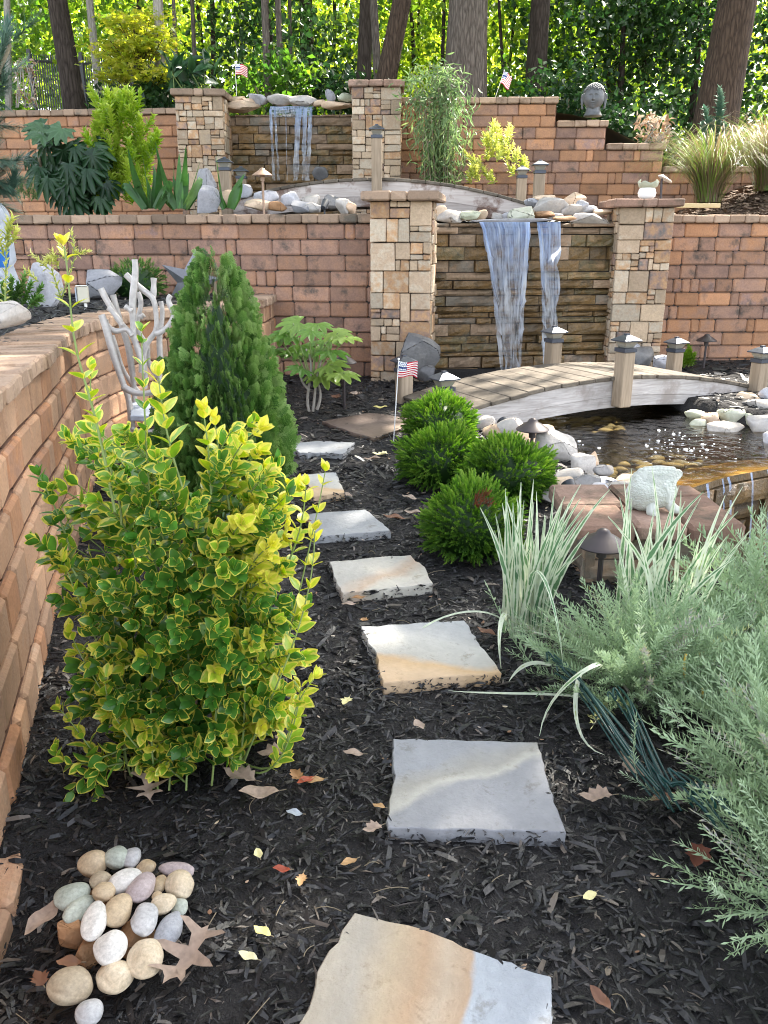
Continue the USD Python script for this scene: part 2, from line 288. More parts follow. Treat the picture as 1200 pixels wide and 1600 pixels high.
for nm, c in dict(cream=((0.429, 0.326, 0.200), (0.576, 0.488, 0.360)), white=((0.444, 0.414, 0.370), (0.624, 0.600, 0.552)), tan=((0.340, 0.244, 0.141), (0.480, 0.376, 0.248)), pgreen=((0.252, 0.274, 0.222), (0.416, 0.432, 0.368)), mauve=((0.296, 0.237, 0.229), (0.416, 0.344, 0.328)), pgrey=((0.281, 0.281, 0.281), (0.464, 0.448, 0.432)), olive=((0.266, 0.207, 0.133), (0.400, 0.328, 0.232)), blue=((0.222, 0.229, 0.244), (0.352, 0.352, 0.368))).items():
    stone("pebble_" + nm, [(0, c[0]), (1, c[1])], scale=22, bump=0.12, dist=0.002, rough=0.55, mixn=0.75, fine=130, vary=0.8, spec=0.4, moss=((0.30, 0.24, 0.17), 0.66))
plain("mulch_soil", (0.016, 0.014, 0.013), rough=0.95, noise=0.5, scale=50, bump=1.0, dist=0.02)
reg("mulch_chip", {"uv": ("uvmap", {"attribute": "st"}), "x": ("separate_xyz", {}), "r": ("rgb_ramp", {"ramp": [(0, (0.005, 0.005, 0.0055)), (0.55, (0.013, 0.012, 0.012)), (0.84, (0.030, 0.027, 0.026)), (0.94, (0.075, 0.062, 0.052)), (1, (0.17, 0.135, 0.105))]}),
    "g": ("geometry", {}), "n": ("noise_texture", {"scale": 160, "detail": 3}), "bp": ("bump", {"strength": 0.6, "distance": 0.002}),
    "p": ("principled_bsdf", {"roughness": 0.46, "specular_ior_level": 0.45})}, [("uv.UV", "x.vector"), ("x.x", "r.fac"), ("r.color", "p.base_color"), ("g.position", "n.vector"), ("n.fac", "bp.height"), ("bp.normal", "p.normal")])
plain("brown_mulch", (0.13, 0.085, 0.06), rough=0.95, noise=0.6, scale=30, bump=1.0, dist=0.03)
plain("forest_floor", (0.07, 0.06, 0.03), rough=1, noise=0.5, scale=3)
wood("deck", (0.075, 0.06, 0.045), (0.165, 0.138, 0.105), scale=(14, 14, 14), stain=(0.075, 0.06, 0.045))
wood("beam", (0.25, 0.225, 0.205), (0.50, 0.46, 0.43), scale=(3.0, 8, 60), stain=(0.26, 0.225, 0.20), bump=0.4)
wood("beam_stained", (0.30, 0.25, 0.22), (0.48, 0.43, 0.39), scale=(3, 8, 60), stain=(0.13, 0.08, 0.06), bump=0.4)
wood("post", (0.17, 0.125, 0.08), (0.31, 0.24, 0.17), scale=(40, 40, 3))
wood("plank_yellow", (0.42, 0.33, 0.17), (0.56, 0.46, 0.27), scale=(3, 40, 40))
plain("lamp_metal", (0.06, 0.065, 0.08), rough=0.38, metallic=0.6, noise=0.2)
plain("lamp_bronze", (0.055, 0.045, 0.045), rough=0.42, metallic=0.5, noise=0.25)
plain("lamp_copper", (0.30, 0.20, 0.14), rough=0.5, metallic=0.5, noise=0.3)
reg("lamp_lens", {"p": ("principled_bsdf", {"base_color": (0.42, 0.40, 0.34), "roughness": 0.25, "transmission_weight": 0.25})}, [])
plain("antler_metal", (0.42, 0.39, 0.36), rough=0.42, metallic=0.2, noise=0.45, scale=28, bump=0.6, dist=0.004)
plain("star_metal", (0.20, 0.20, 0.21), rough=0.5, metallic=0.7, noise=0.3)
plain("fence_wire", (0.006, 0.035, 0.030), rough=0.28, noise=0.15)
plain("fence_iron", (0.05, 0.05, 0.05), rough=0.5, noise=0.2)
plain("pole_white", (0.75, 0.73, 0.70), rough=0.5, noise=0.1)
plain("pale_plaster", (0.40, 0.43, 0.48), rough=0.7, noise=0.12, bump=0.2)
plain("blue_glaze", (0.03, 0.13, 0.38), rough=0.2, noise=0.2)
plain("buddha_grey", (0.11, 0.11, 0.112), rough=0.5, metallic=0.35, noise=0.35, scale=18, bump=0.3)
plain("pot_white", (0.74, 0.72, 0.68), rough=0.6, noise=0.1)
plain("box_beige", (0.50, 0.46, 0.36), rough=0.6, noise=0.08)
plain("rope_yellow", (0.62, 0.40, 0.06), rough=0.7, noise=0.3, scale=80)
plain("black_plastic", (0.02, 0.022, 0.026), rough=0.4, noise=0.2)
reg("fish_stone", {"tc": ("texture_coordinate", {}), "v": ("voronoi_texture", {"scale": 105, "feature": "f1"}), "n": ("noise_texture", {"scale": 25, "detail": 4}), "r": ("rgb_ramp", {"ramp": [(0, (0.36, 0.38, 0.32)), (1, (0.54, 0.54, 0.48))]}),
    "b": ("bump", {"strength": 0.7, "distance": 0.007, "invert": True}), "p": ("principled_bsdf", {"roughness": 0.75, "specular_ior_level": 0.25})},
    [("tc.object", "v.vector"), ("tc.object", "n.vector"), ("n.fac", "r.fac"), ("r.color", "p.base_color"), ("v.distance", "b.height"), ("b.normal", "p.normal")])
reg("fish_plain", {"tc": ("texture_coordinate", {}), "n": ("noise_texture", {"scale": 25, "detail": 4}), "r": ("rgb_ramp", {"ramp": [(0, (0.38, 0.40, 0.34)), (1, (0.56, 0.56, 0.51))]}), "w": ("wave_texture", {"scale": 18, "distortion": 1.5}),
    "b": ("bump", {"strength": 0.35, "distance": 0.004}), "p": ("principled_bsdf", {"roughness": 0.75, "specular_ior_level": 0.25})},
    [("tc.object", "n.vector"), ("tc.object", "w.vector"), ("n.fac", "r.fac"), ("r.color", "p.base_color"), ("w.fac", "b.height"), ("b.normal", "p.normal")])
def bark(name, c1, c2, s=1.0, h=0.03):
    reg(name, {"tc": ("texture_coordinate", {}), "mp": ("mapping", {"scale": (9 * s, 9 * s, 1.6 * s)}), "v": ("voronoi_texture", {"scale": 2.2, "feature": "distance_to_edge"}), "n": ("noise_texture", {"scale": 3.0, "detail": 6, "roughness": 0.7, "distortion": 0.8}),
        "a": ("math", {"math_type": "multiply_add", "value2": 1.3}), "r": ("rgb_ramp", {"ramp": [(0.25, c1), (0.85, c2)]}), "b": ("bump", {"strength": 1.0, "distance": h}), "p": ("principled_bsdf", {"roughness": 0.95, "specular_ior_level": 0.15})},
        [("tc.object", "mp.vector"), ("mp.vector", "v.vector"), ("mp.vector", "n.vector"), ("v.distance", "a.value1"), ("n.fac", "a.value3"), ("a.value", "r.fac"), ("r.color", "p.base_color"), ("a.value", "b.height"), ("b.normal", "p.normal")])
bark("bark_grey", (0.035, 0.028, 0.022), (0.17, 0.14, 0.115), h=0.05); bark("bark_dark", (0.014, 0.010, 0.008), (0.065, 0.05, 0.04)); bark("bark_pale", (0.13, 0.115, 0.09), (0.32, 0.29, 0.25), s=1.5, h=0.012); bark("bark_brown", (0.022, 0.015, 0.011), (0.10, 0.068, 0.048), h=0.06)
plain("stem", (0.20, 0.16, 0.10), rough=0.8, noise=0.3); plain("stem_green", (0.18, 0.24, 0.07), rough=0.6, noise=0.3); plain("stem_grey", (0.30, 0.27, 0.23), rough=0.8, noise=0.3)
leafmat("euonymus", [(0, (0.055, 0.165, 0.024)), (0.3, (0.095, 0.235, 0.030)), (0.6, (0.25, 0.42, 0.035)), (0.8, (0.46, 0.54, 0.045)), (1, (0.62, 0.60, 0.06))], trans=0.3, rough=0.28, spec=0.5, rim=((0.66, 0.60, 0.10), 0.545), scale=60)
leafmat("thuja", [(0, (0.020, 0.058, 0.014)), (0.5, (0.070, 0.165, 0.030)), (0.85, (0.15, 0.27, 0.06)), (1, (0.25, 0.36, 0.12))], trans=0.25, rough=0.55)
leafmat("globosa", [(0, (0.018, 0.055, 0.008)), (0.45, (0.075, 0.18, 0.018)), (0.8, (0.17, 0.32, 0.035)), (1, (0.28, 0.40, 0.07))], trans=0.3, rough=0.5)
leafmat("red_sprig", [(0, (0.16, 0.05, 0.03)), (1, (0.30, 0.11, 0.06))], trans=0.2)
leafmat("iris", [(0, (0.10, 0.20, 0.10)), (0.6, (0.17, 0.28, 0.13)), (1, (0.38, 0.44, 0.14))], trans=0.25, rough=0.4, rim=((0.56, 0.61, 0.46), 0.30), noise=0.1)
leafmat("lavender", [(0, (0.17, 0.24, 0.13)), (0.5, (0.28, 0.375, 0.22)), (0.85, (0.38, 0.48, 0.31)), (0.93, (0.33, 0.31, 0.30)), (1, (0.42, 0.44, 0.18))], trans=0.25, rough=0.6)
leafmat("fatsia", [(0, (0.05, 0.13, 0.02)), (0.6, (0.12, 0.24, 0.04)), (1, (0.24, 0.34, 0.07))], trans=0.3, rough=0.35)
leafmat("fatsia_dark", [(0, (0.014, 0.045, 0.018)), (0.6, (0.028, 0.08, 0.028)), (1, (0.07, 0.14, 0.06))], trans=0.15, rough=0.35)
leafmat("lime_leaf", [(0, (0.12, 0.24, 0.02)), (0.5, (0.24, 0.38, 0.035)), (1, (0.46, 0.54, 0.09))], trans=0.35)
leafmat("yellow_leaf", [(0, (0.28, 0.36, 0.06)), (0.5, (0.50, 0.52, 0.13)), (1, (0.68, 0.66, 0.26))], trans=0.35)
leafmat("strap", [(0, (0.025, 0.075, 0.02)), (0.6, (0.06, 0.15, 0.035)), (1, (0.14, 0.24, 0.07))], trans=0.25, rough=0.35)
leafmat("pine", [(0, (0.05, 0.11, 0.085)), (0.5, (0.09, 0.17, 0.12)), (1, (0.17, 0.26, 0.19))], trans=0.15)
leafmat("willow", [(0, (0.10, 0.17, 0.07)), (0.5, (0.20, 0.29, 0.12)), (0.85, (0.33, 0.38, 0.14)), (1, (0.50, 0.45, 0.17))], trans=0.35)
leafmat("dry_grass", [(0, (0.10, 0.18, 0.03)), (0.4, (0.20, 0.27, 0.06)), (0.6, (0.18, 0.13, 0.075)), (1, (0.22, 0.16, 0.095))], trans=0.3)
leafmat("tree_leaf", [(0, (0.03, 0.075, 0.014)), (0.5, (0.06, 0.125, 0.018)), (1, (0.17, 0.23, 0.03))], trans=0.5, rough=0.4, tcol=2.5)
leafmat("tree_leaf_dark", [(0, (0.012, 0.034, 0.012)), (0.6, (0.026, 0.064, 0.018)), (1, (0.07, 0.13, 0.03))], trans=0.28, rough=0.35, tcol=1.8)
leafmat("tree_leaf_bright", [(0, (0.09, 0.16, 0.02)), (0.5, (0.20, 0.27, 0.035)), (1, (0.40, 0.41, 0.07))], trans=0.5, rough=0.4, tcol=2.2)
leafmat("maple_leaf", [(0, (0.20, 0.26, 0.03)), (0.5, (0.36, 0.37, 0.05)), (1, (0.50, 0.42, 0.09))], trans=0.45, tcol=1.8)
leafmat("dead_leaf", [(0, (0.20, 0.10, 0.055)), (0.3, (0.33, 0.20, 0.12)), (0.6, (0.45, 0.34, 0.25)), (0.85, (0.55, 0.47, 0.38)), (1, (0.50, 0.40, 0.20))], trans=0.15, rough=0.7, noise=.5, scale=70)
leafmat("leaf_red", [(0, (0.30, 0.05, 0.03)), (1, (0.42, 0.10, 0.05))], trans=0.15, rough=0.6)
leafmat("leaf_yellow", [(0, (0.70, 0.60, 0.20)), (1, (0.78, 0.72, 0.42))], trans=0.15, rough=0.6)
leafmat("leaf_tan", [(0, (0.29, 0.205, 0.15)), (1, (0.39, 0.30, 0.235))], trans=0.1, rough=0.7, noise=.55, scale=60)
leafmat("leaf_orange", [(0, (0.33, 0.17, 0.07)), (1, (0.46, 0.28, 0.13))], trans=0.15, rough=0.6, noise=.5, scale=60)
leafmat("leaf_brown", [(0, (0.13, 0.055, 0.03)), (1, (0.22, 0.11, 0.06))], trans=0.1, rough=0.6)
# water: a clear pane with ripples; falling water: clear with white streaks
def water(name, tint, ripple, scale):
    reg(name, {"g": ("geometry", {}), "n": ("noise_texture", {"scale": scale, "detail": 3, "distortion": 0.6}), "b": ("bump", {"strength": 1.0, "distance": ripple}), "f": ("fresnel", {"IOR": 1.33}),
               "t": ("transparent_bsdf", {"color": tint}), "gl": ("glossy_bsdf", {"color": (1, 1, 1), "roughness": 0.03}), "m": ("mix_closure", {})},
        [("g.position", "n.vector"), ("n.fac", "b.height"), ("b.normal", "f.normal"), ("b.normal", "gl.normal"), ("f.fac", "m.fac"), ("t.BSDF", "m.closure1"), ("gl.BSDF", "m.closure2")], surface="m.closure")
water("pond_water", (0.76, 0.72, 0.56), 0.016, 9.0)
reg("falling_water", {"uv": ("uvmap", {"attribute": "st"}), "mp": ("mapping", {"scale": (30, 1.0, 1)}), "n": ("noise_texture", {"scale": 1.0, "detail": 5, "roughness": 0.65, "distortion": 0.2}), "mp2": ("mapping", {"scale": (5, 2.6, 1)}), "n2": ("noise_texture", {"scale": 1.0, "detail": 3}),
    "a": ("math", {"math_type": "multiply"}), "x": ("separate_xyz", {}), "e": ("math", {"math_type": "multiply_add", "value2": -0.035, "value3": 0.04}), "ad": ("math", {"math_type": "add"}),
    "r": ("rgb_ramp", {"ramp": [(0, (0.03,) * 3), (0.16, (0.14,) * 3), (0.235, (0.55,) * 3), (0.36, (0.97,) * 3), (1, (1, 1, 1))]}), "bw": ("rgb_to_bw", {}), "bp": ("bump", {"strength": 1.0, "distance": 0.03}),
    "cv": ("math", {"math_type": "multiply_add", "value2": 0.10, "value3": -0.06}), "ca": ("math", {"math_type": "add"}), "cr": ("rgb_ramp", {"ramp": [(0.36, (0.20, 0.36, 0.72)), (0.52, (0.50, 0.63, 0.86)), (0.68, (0.90, 0.93, 0.97))]}),  # blue of the reflected sky painted into the water's colour
    "t": ("transparent_bsdf", {"color": (0.97, 0.98, 1.0)}), "p": ("principled_bsdf", {"roughness": 0.25, "specular_ior_level": 0.9}), "tl": ("translucent_bsdf", {"color": (0.75, 0.83, 0.95)}), "pm": ("mix_closure", {"fac": 0.45}), "m": ("mix_closure", {})},
    [("uv.UV", "mp.vector"), ("uv.UV", "mp2.vector"), ("mp.vector", "n.vector"), ("mp2.vector", "n2.vector"), ("n.fac", "a.value1"), ("n2.fac", "a.value2"), ("a.value", "ad.value1"), ("uv.UV", "x.vector"), ("x.y", "e.value1"), ("e.value", "ad.value2"), ("ad.value", "r.fac"), ("r.color", "bw.color"),
     ("n.fac", "bp.height"), ("bp.normal", "p.normal"), ("x.y", "cv.value1"), ("cv.value", "ca.value1"), ("n.fac", "ca.value2"), ("ca.value", "cr.fac"), ("cr.color", "p.base_color"), ("p.BSDF", "pm.closure1"), ("tl.BSDF", "pm.closure2"), ("bw.val", "m.fac"), ("t.BSDF", "m.closure1"), ("pm.closure", "m.closure2")], surface="m.closure")
reg("wet_lip", {"g": ("geometry", {}), "n": ("noise_texture", {"scale": 6, "detail": 5}), "r": ("rgb_ramp", {"ramp": [(0.25, (0.10, 0.05, 0.02)), (0.5, (0.32, 0.19, 0.06)), (0.75, (0.50, 0.34, 0.12))]}), "b": ("bump", {"strength": 0.5, "distance": 0.01}), "p": ("principled_bsdf", {"roughness": 0.12, "specular_ior_level": 0.8})},
    [("g.position", "n.vector"), ("n.fac", "r.fac"), ("r.color", "p.base_color"), ("n.fac", "b.height"), ("b.normal", "p.normal")])
# the flag's print: stripes and a starred canton, over uv
def flagmat():
    n = {"uv": ("uvmap", {"attribute": "st"}), "x": ("separate_xyz", {}), "s": ("math", {"math_type": "multiply", "value2": 6.5}), "fr": ("math", {"math_type": "fraction"}), "lt": ("math", {"math_type": "less_than", "value2": 0.5}),
         "m1": ("mix", {"color1": (0.78, 0.76, 0.74), "color2": (0.50, 0.03, 0.06)}), "cu": ("math", {"math_type": "less_than", "value2": 0.44}), "cv": ("math", {"math_type": "greater_than", "value2": 0.46}), "c": ("math", {"math_type": "multiply"}), "m2": ("mix", {"color2": (0.025, 0.05, 0.19)}),
         "p": ("principled_bsdf", {"roughness": 0.6, "specular_ior_level": 0.3}), "tl": ("translucent_bsdf", {}), "mx": ("mix_closure", {"fac": 0.3})}
    reg("flag_print", n, [("uv.UV", "x.vector"), ("x.y", "s.value1"), ("s.value", "fr.value1"), ("fr.value", "lt.value1"), ("lt.value", "m1.fac"), ("x.x", "cu.value1"), ("x.y", "cv.value1"), ("cu.value", "c.value1"), ("cv.value", "c.value2"), ("c.value", "m2.fac"), ("m1.color", "m2.color1"),
        ("m2.color", "p.base_color"), ("m2.color", "tl.color"), ("p.BSDF", "mx.closure1"), ("tl.BSDF", "mx.closure2")], surface="mx.closure")
flagmat()
plain("star_white", (0.8, 0.8, 0.78), rough=0.6, noise=0.05)
# ------------------------------------------------------------------ ground, pond, terraces
import shapely
from shapely.geometry import Polygon, LineString, Point
POND = Polygon([(0.62, 6.7), (0.95, 5.95), (1.2, 5.35), (1.32, 4.95), (1.5, 4.68), (1.84, 4.92), (2.2, 5.22), (2.65, 5.46), (3.5, 5.62), (4.4, 5.9), (3.7, 6.3), (3.2, 6.55), (2.9, 6.9), (2.7, 7.3), (2.55, 8.9), (0.6, 8.8), (0.5, 7.7)])
BASIN = Polygon([(1.58, 2.6), (5.5, 2.6), (5.5, 5.75), (3.5, 5.60), (2.65, 5.44), (2.2, 5.2), (1.84, 4.9), (1.55, 4.62)])
WATER_Z, BASIN_Z = 0.03, -0.62
def grid(x0, x1, y0, y1, step, zf, hole=None):
    xs, ys = np.arange(x0, x1 + step / 2, step), np.arange(y0, y1 + step / 2, step)
    X, Y = np.meshgrid(xs, ys); nx, ny = len(xs), len(ys)
    V = np.stack([X.ravel(), Y.ravel(), zf(X.ravel(), Y.ravel())], 1); i = (np.arange(ny - 1)[:, None] * nx + np.arange(nx - 1)).ravel()
    return V, np.stack([i, i + 1, i + nx + 1, i + nx], 1)
def zground(x, y):
    z = G(y) + 0.022 * (meshkit.fbm(np.stack([x * 3, y * 3, 0 * x], -1), 3, 5) - 0.5) - 0.012
    z = z + 0.035 * sstep((np.interp(y, [1.6, 3, 5, 7], [-.80, -1.1, -1.6, -1.2]) - x) / .12) * sstep((y - 1.5) / .3)
    d = shapely.distance(shapely.points(x, y), POND.boundary) * np.where(shapely.contains_xy(POND, x, y), 1, -1)
    z = np.where(d > -0.12, z + (-0.33 - z) * sstep((d + 0.02) / 0.22), z)
    b = shapely.distance(shapely.points(x, y), BASIN.boundary) * np.where(shapely.contains_xy(BASIN, x, y), 1, -1)
    wd = shapely.distance(shapely.points(x, y), LineString([(1.56, 4.55), (1.84, 4.88), (2.2, 5.17), (2.65, 5.41), (3.5, 5.57), (5.4, 5.6)]))
    z = np.where((wd < .5) & (x > 1.52), np.minimum(z, -.33), z); z = z - .05 * sstep((-.62 - x) / .1) * sstep((1.75 - y) / .2)
    return np.where(b > 0, np.minimum(z, z + (-0.85 - z) * sstep(b / 0.10)), z)
solo("ground", grid(-4.0, 8.0, -3.0, 10.5, 0.06, zground), "mulch_soil", "bed of black wood mulch around the stepping stones", kind="structure", smooth=True)
LWALL = [(-0.80, -1.5), (-0.80, 0.7), (-0.885, 1.51), (-1.04, 2.12), (-1.19, 2.65), (-1.30, 3.0), (-1.42, 3.6), (-1.58, 4.25), (-1.79, 5.1), (-1.85, 5.6), (-1.76, 6.2), (-1.52, 6.7), (-1.12, 7.2), (-1.0, 7.6), (-1.0, 8.6)]
from scipy.ndimage import gaussian_filter1d
lw = gaussian_filter1d(smoothpath(LWALL, 90), 3.0, axis=0, mode="nearest")
side = LineString(lw).offset_curve(0.28)
tp = Polygon([(-7.5, -1.5), (-7.5, 9.4), (-3.5, 9.1), (-1.0, 8.7)] + list(side.coords)[::-1] if side.coords[0][1] < 2 else [(-7.5, -1.5), (-7.5, 9.4), (-3.5, 9.1), (-1.0, 8.7)] + list(side.coords))
v2, f2 = trimesh.creation.triangulate_polygon(tp.buffer(0), engine="earcut")
tm = trimesh.Trimesh(*trimesh.remesh.subdivide_to_size(np.c_[v2, np.full(len(v2), 0.955)], f2, 0.25))
tm.vertices[:, 2] += 0.03 * (meshkit.fbm(tm.vertices * 2.2, 3, 8) - 0.5)
if tm.face_normals[:, 2].mean() < 0: tm.invert()
solo("terrace_ground", tm, "mulch_soil", "black mulch of the raised bed behind the curved wall", kind="structure", smooth=True)
def zupper(x, y): return 1.69 + 0.75 * sstep((x - 3.3) / 3.0) * sstep((y - 9.9) / 2.6 + 0.15) + 0.05 * (meshkit.fbm(np.stack([x * 2, y * 2, 0 * x], -1), 3, 9) - 0.5)
LOWER = [(-9.0, 9.75), (-7.0, 9.35), (-4.0, 8.95), (-0.05, 8.52)]
solo("upper_terrace_ground", cat_([grid(-9, -0.05, 9.6, 14.2, 0.2, zupper), grid(-9, -0.05, 8.9, 9.6, 0.1, lambda x, y: np.where(y > np.interp(x, [-9, -7, -4, -0.05], [9.95, 9.6, 9.2, 8.8]), zupper(x, y), 1.3)), grid(-0.05, 9.5, 9.95, 13.4, 0.15, zupper)]), "mulch_soil", "dark mulch of the upper terrace between the two block walls", kind="structure", smooth=True)
solo("mulch_bank", grid(3.35, 9.4, 10.0, 13.2, 0.12, lambda x, y: zupper(x, y) + 0.012), "brown_mulch", "brown leaf-strewn mulch bank rising at the right", kind="structure", smooth=True)
def zwood(x, y): return 3.28 - 1.0 * sstep((x - 2.3) / 3.0) * (1 - sstep((y - 16) / 10)) - 0.5 * sstep((-x - 2.2) / 3) * (1 - sstep((y - 14) / 12)) + 0.12 * (meshkit.fbm(np.stack([x * .6, y * .6, 0 * x], -1), 3, 4) - 0.5)
solo("woodland_ground", cat_([grid(-30, 30, 13.95, 60, 0.75, zwood), grid(2.2, 30, 12.95, 13.95, 0.25, lambda x, y: zwood(x, y) - 0.03)]), "forest_floor", "shaded woodland floor behind the top wall", kind="structure", smooth=True)
solo("far_ground", cat_([([(-400, 60, 3.2), (400, 60, 3.2), (400, 500, 3.2), (-400, 500, 3.2)], [[0, 1, 2, 3]]), ([(-400, -400, -1.4), (400, -400, -1.4), (400, 60, -1.4), (-400, 60, -1.4)], [[0, 1, 2, 3]])]), "forest_floor", "ground beyond the garden", kind="structure")
solo("pond_water", (lambda t: (np.c_[t[0], np.full(len(t[0]), WATER_Z)], t[1]))(trimesh.creation.triangulate_polygon(POND.buffer(0.05), engine="earcut")), "pond_water", "clear dark pond water with ripples under the wooden bridge", kind="structure")
solo("basin_water", (lambda t: (np.c_[t[0], np.full(len(t[0]), BASIN_Z)], t[1]))(trimesh.creation.triangulate_polygon(BASIN, engine="earcut")), "pond_water", "water of the lower basin beneath the weir", kind="structure")
# stones on the pond's bed
r = rng(21); mesh_, uvs = [], []
stone("bed_stone", [(0, (0.06, 0.048, 0.022)), (0.5, (0.135, 0.10, 0.042)), (1, (0.24, 0.18, 0.075))], scale=9, bump=0.4, dist=0.006, rough=0.7, mixn=0.3)
for y in np.arange(4.7, 8.6, 0.12):
    for x in np.arange(0.6, 3.9, 0.17):
        px_, py_ = x + r.uniform(-.05, .05) + 0.07 * (int(y / 0.12) % 2), y + r.uniform(-.03, .03)
        if POND.buffer(-0.08).contains(Point(px_, py_)):
            v, f = pebble(int(r.integers(1e6)), (0.085 * r.uniform(.7, 1.2), 0.062 * r.uniform(.7, 1.2), 0.03), 1); v = rotz(v, r.uniform(-.7, .7)) + (px_, py_, -0.30 + 0.10 * sstep((5.5 - py_) / 0.9))
            mesh_.append((v, f)); uvs += [(r.random(), r.random())] * len(v)
solo("pond_bed_stones", cat_(mesh_), "bed_stone", "flat golden brown stones on the pond bed", "stones", kind="stuff", uv=np.array(uvs), smooth=True)

# ------------------------------------------------------------------ segmental block walls
def along(path):
    P = np.asarray(path, float); s = np.r_[0, np.cumsum(np.linalg.norm(np.diff(P, axis=0), axis=1))]
    return lambda q: np.array([np.interp(q, s, P[:, 0]), np.interp(q, s, P[:, 1])]), s[-1]
def place(v, p0, p1, back=0.0):
    t = (p1 - p0) / max(np.linalg.norm(p1 - p0), 1e-9); l = np.array([-t[1], t[0]]); v = np.array(v, float)
    return np.c_[p0[0] + t[0] * v[:, 0] + l[0] * (v[:, 1] + back), p0[1] + t[1] * v[:, 0] + l[1] * (v[:, 1] + back), v[:, 2]]
def block_wall(T, path, z0, rows, mat, seed, h=0.15, depth=0.2, batter=0.0, sizes=(0.38, 0.29, 0.19, 0.10), probs=(.4, .25, .2, .15), ends=None, first=0.0, core="joint", bevel=0.014, begin=0.0, warm=None):
    r = rng(seed); at, L = along(path)
    for k in range(rows):
        s = begin - r.uniform(0, 0.3); end = L if ends is None else min(L, ends(k))
        b = batter * k - (first if k == 0 else 0)
        while s < end - 0.02:
            l = r.choice(sizes, p=probs) * r.uniform(0.95, 1.05); s1 = min(s + l, end); s0 = max(s, begin)
            if end - s1 < 0.07: s1 = end
            if s1 - s0 > 0.045:
                p0, p1 = at(s0), at(s1); w = np.linalg.norm(p1 - p0); b = batter * k - (first if k == 0 and p0[1] < 1.9 else 0); j = r.uniform(-.0025, .0025)
                v, f = cbox((0.0025, j, z0 + k * h + 0.0025), (w - 0.0025, depth, z0 + (k + 1) * h - 0.0025), bevel, r, 0.003)
                m = mat if warm is None or r.random() > warm[1] else warm[0]
                part(T, "block", (place(v, p0, p1, b), f), m, uv=(r.random(), r.random()))
            s = s1
        q = np.linspace(begin, end, max(2, int((end - begin) / 0.25)))
        P = [at(a) for a in q]; strip = []
        for a, c in zip(P[:-1], P[1:]):
            v, f = cbox((-0.01, 0.022, z0 + k * h), (np.linalg.norm(c - a) + 0.01, depth - 0.01, z0 + (k + 1) * h), 0.001); strip.append((place(v, a, c, b), f))
        part(T, "mortar_core", cat_(strip), core)
def cap_row(T, path, z, mat, seed, length=0.18, th=0.085, depth=0.30, over=0.035, s0=0.0, s1=None, var=0.2, bevel=0.012):
    r = rng(seed); at, L = along(path); s, end = s0, L if s1 is None else s1
    while s < end - 0.02:
        e = min(s + length * r.uniform(1 - var, 1 + var), end)
        if end - e < length * 0.4: e = end
        p0, p1 = at(s), at(e); w = np.linalg.norm(p1 - p0)
        v, f = cbox((0.002, r.uniform(-.006, .006), z), (w - 0.002, depth, z + th + r.uniform(-.003, .003)), bevel, r, 0.004)
        part(T, "cap_stone", (place(v, p0, p1, -over), f), mat, uv=(r.random(), r.random())); s = e

T = thing("curved_block_wall", "curved sandy block retaining wall beside the path behind the variegated bush", "retaining wall")
block_wall(T, lw[9:], -0.15, 7, "block_sandy", 31, batter=0.017, first=0.04, begin=0.0, core="joint_warm", sizes=(0.30, 0.22, 0.15), probs=(.4, .35, .25), warm=("block_warm", 0.25))
def shift(path, d): return np.array(LineString(path).offset_curve(d).coords)
lwc = shift(lw[9:], 0.017 * 6)
cap_row(T, lwc, 0.902, "cap_pink", 32, length=0.105, depth=0.34, th=0.072, bevel=0.010)
T = thing("block_wall", "lower brown block wall at the left under the fatsia bed", "retaining wall")
block_wall(T, LOWER, 0.14, 10, "block", 33)
cap_row(T, LOWER, 1.642, "cap", 34)
RIGHT = [(3.0, 9.72), (6.6, 9.9), (9.3, 10.05)]
T = thing("block_wall", "lower reddish block wall at the right edge beyond the pond", "retaining wall")
block_wall(T, RIGHT, 0.02, 11, "block", 35, warm=("block_warm", 0.35)); cap_row(T, RIGHT, 1.672, "cap_pink", 36)
UL = [(-8.0, 13.9), (-2.75, 13.4)]
T = thing("block_wall", "top orange block wall at the left below the dark tree trunk", "retaining wall")
block_wall(T, UL, 1.62, 11, "block_warm", 37, core="joint_warm"); cap_row(T, UL, 3.272, "cap", 38, length=0.2)
UR = [(0.2, 12.85), (7.2, 12.7)]
T = thing("block_wall", "top reddish block wall stepping down to the right under the stone head", "retaining wall")
STEP = [(2.42, 11), (3.14, 9), (3.98, 7), (7.0, 5)]
block_wall(T, UR, 1.67, 11, "block", 39, ends=lambda k: next((x - 0.2 for x, n in STEP[::-1] if n > k), 0), core="joint_warm", warm=("block_warm", 0.55))
for i, (x, n) in enumerate(STEP): cap_row(T, UR, 1.67 + n * 0.15 + 0.002, "cap_pink", 40 + i, length=0.2, depth=0.26, s0=0 if i == 0 else STEP[i - 1][0] - 0.2 + 0.03, s1=x - 0.2 + 0.03)

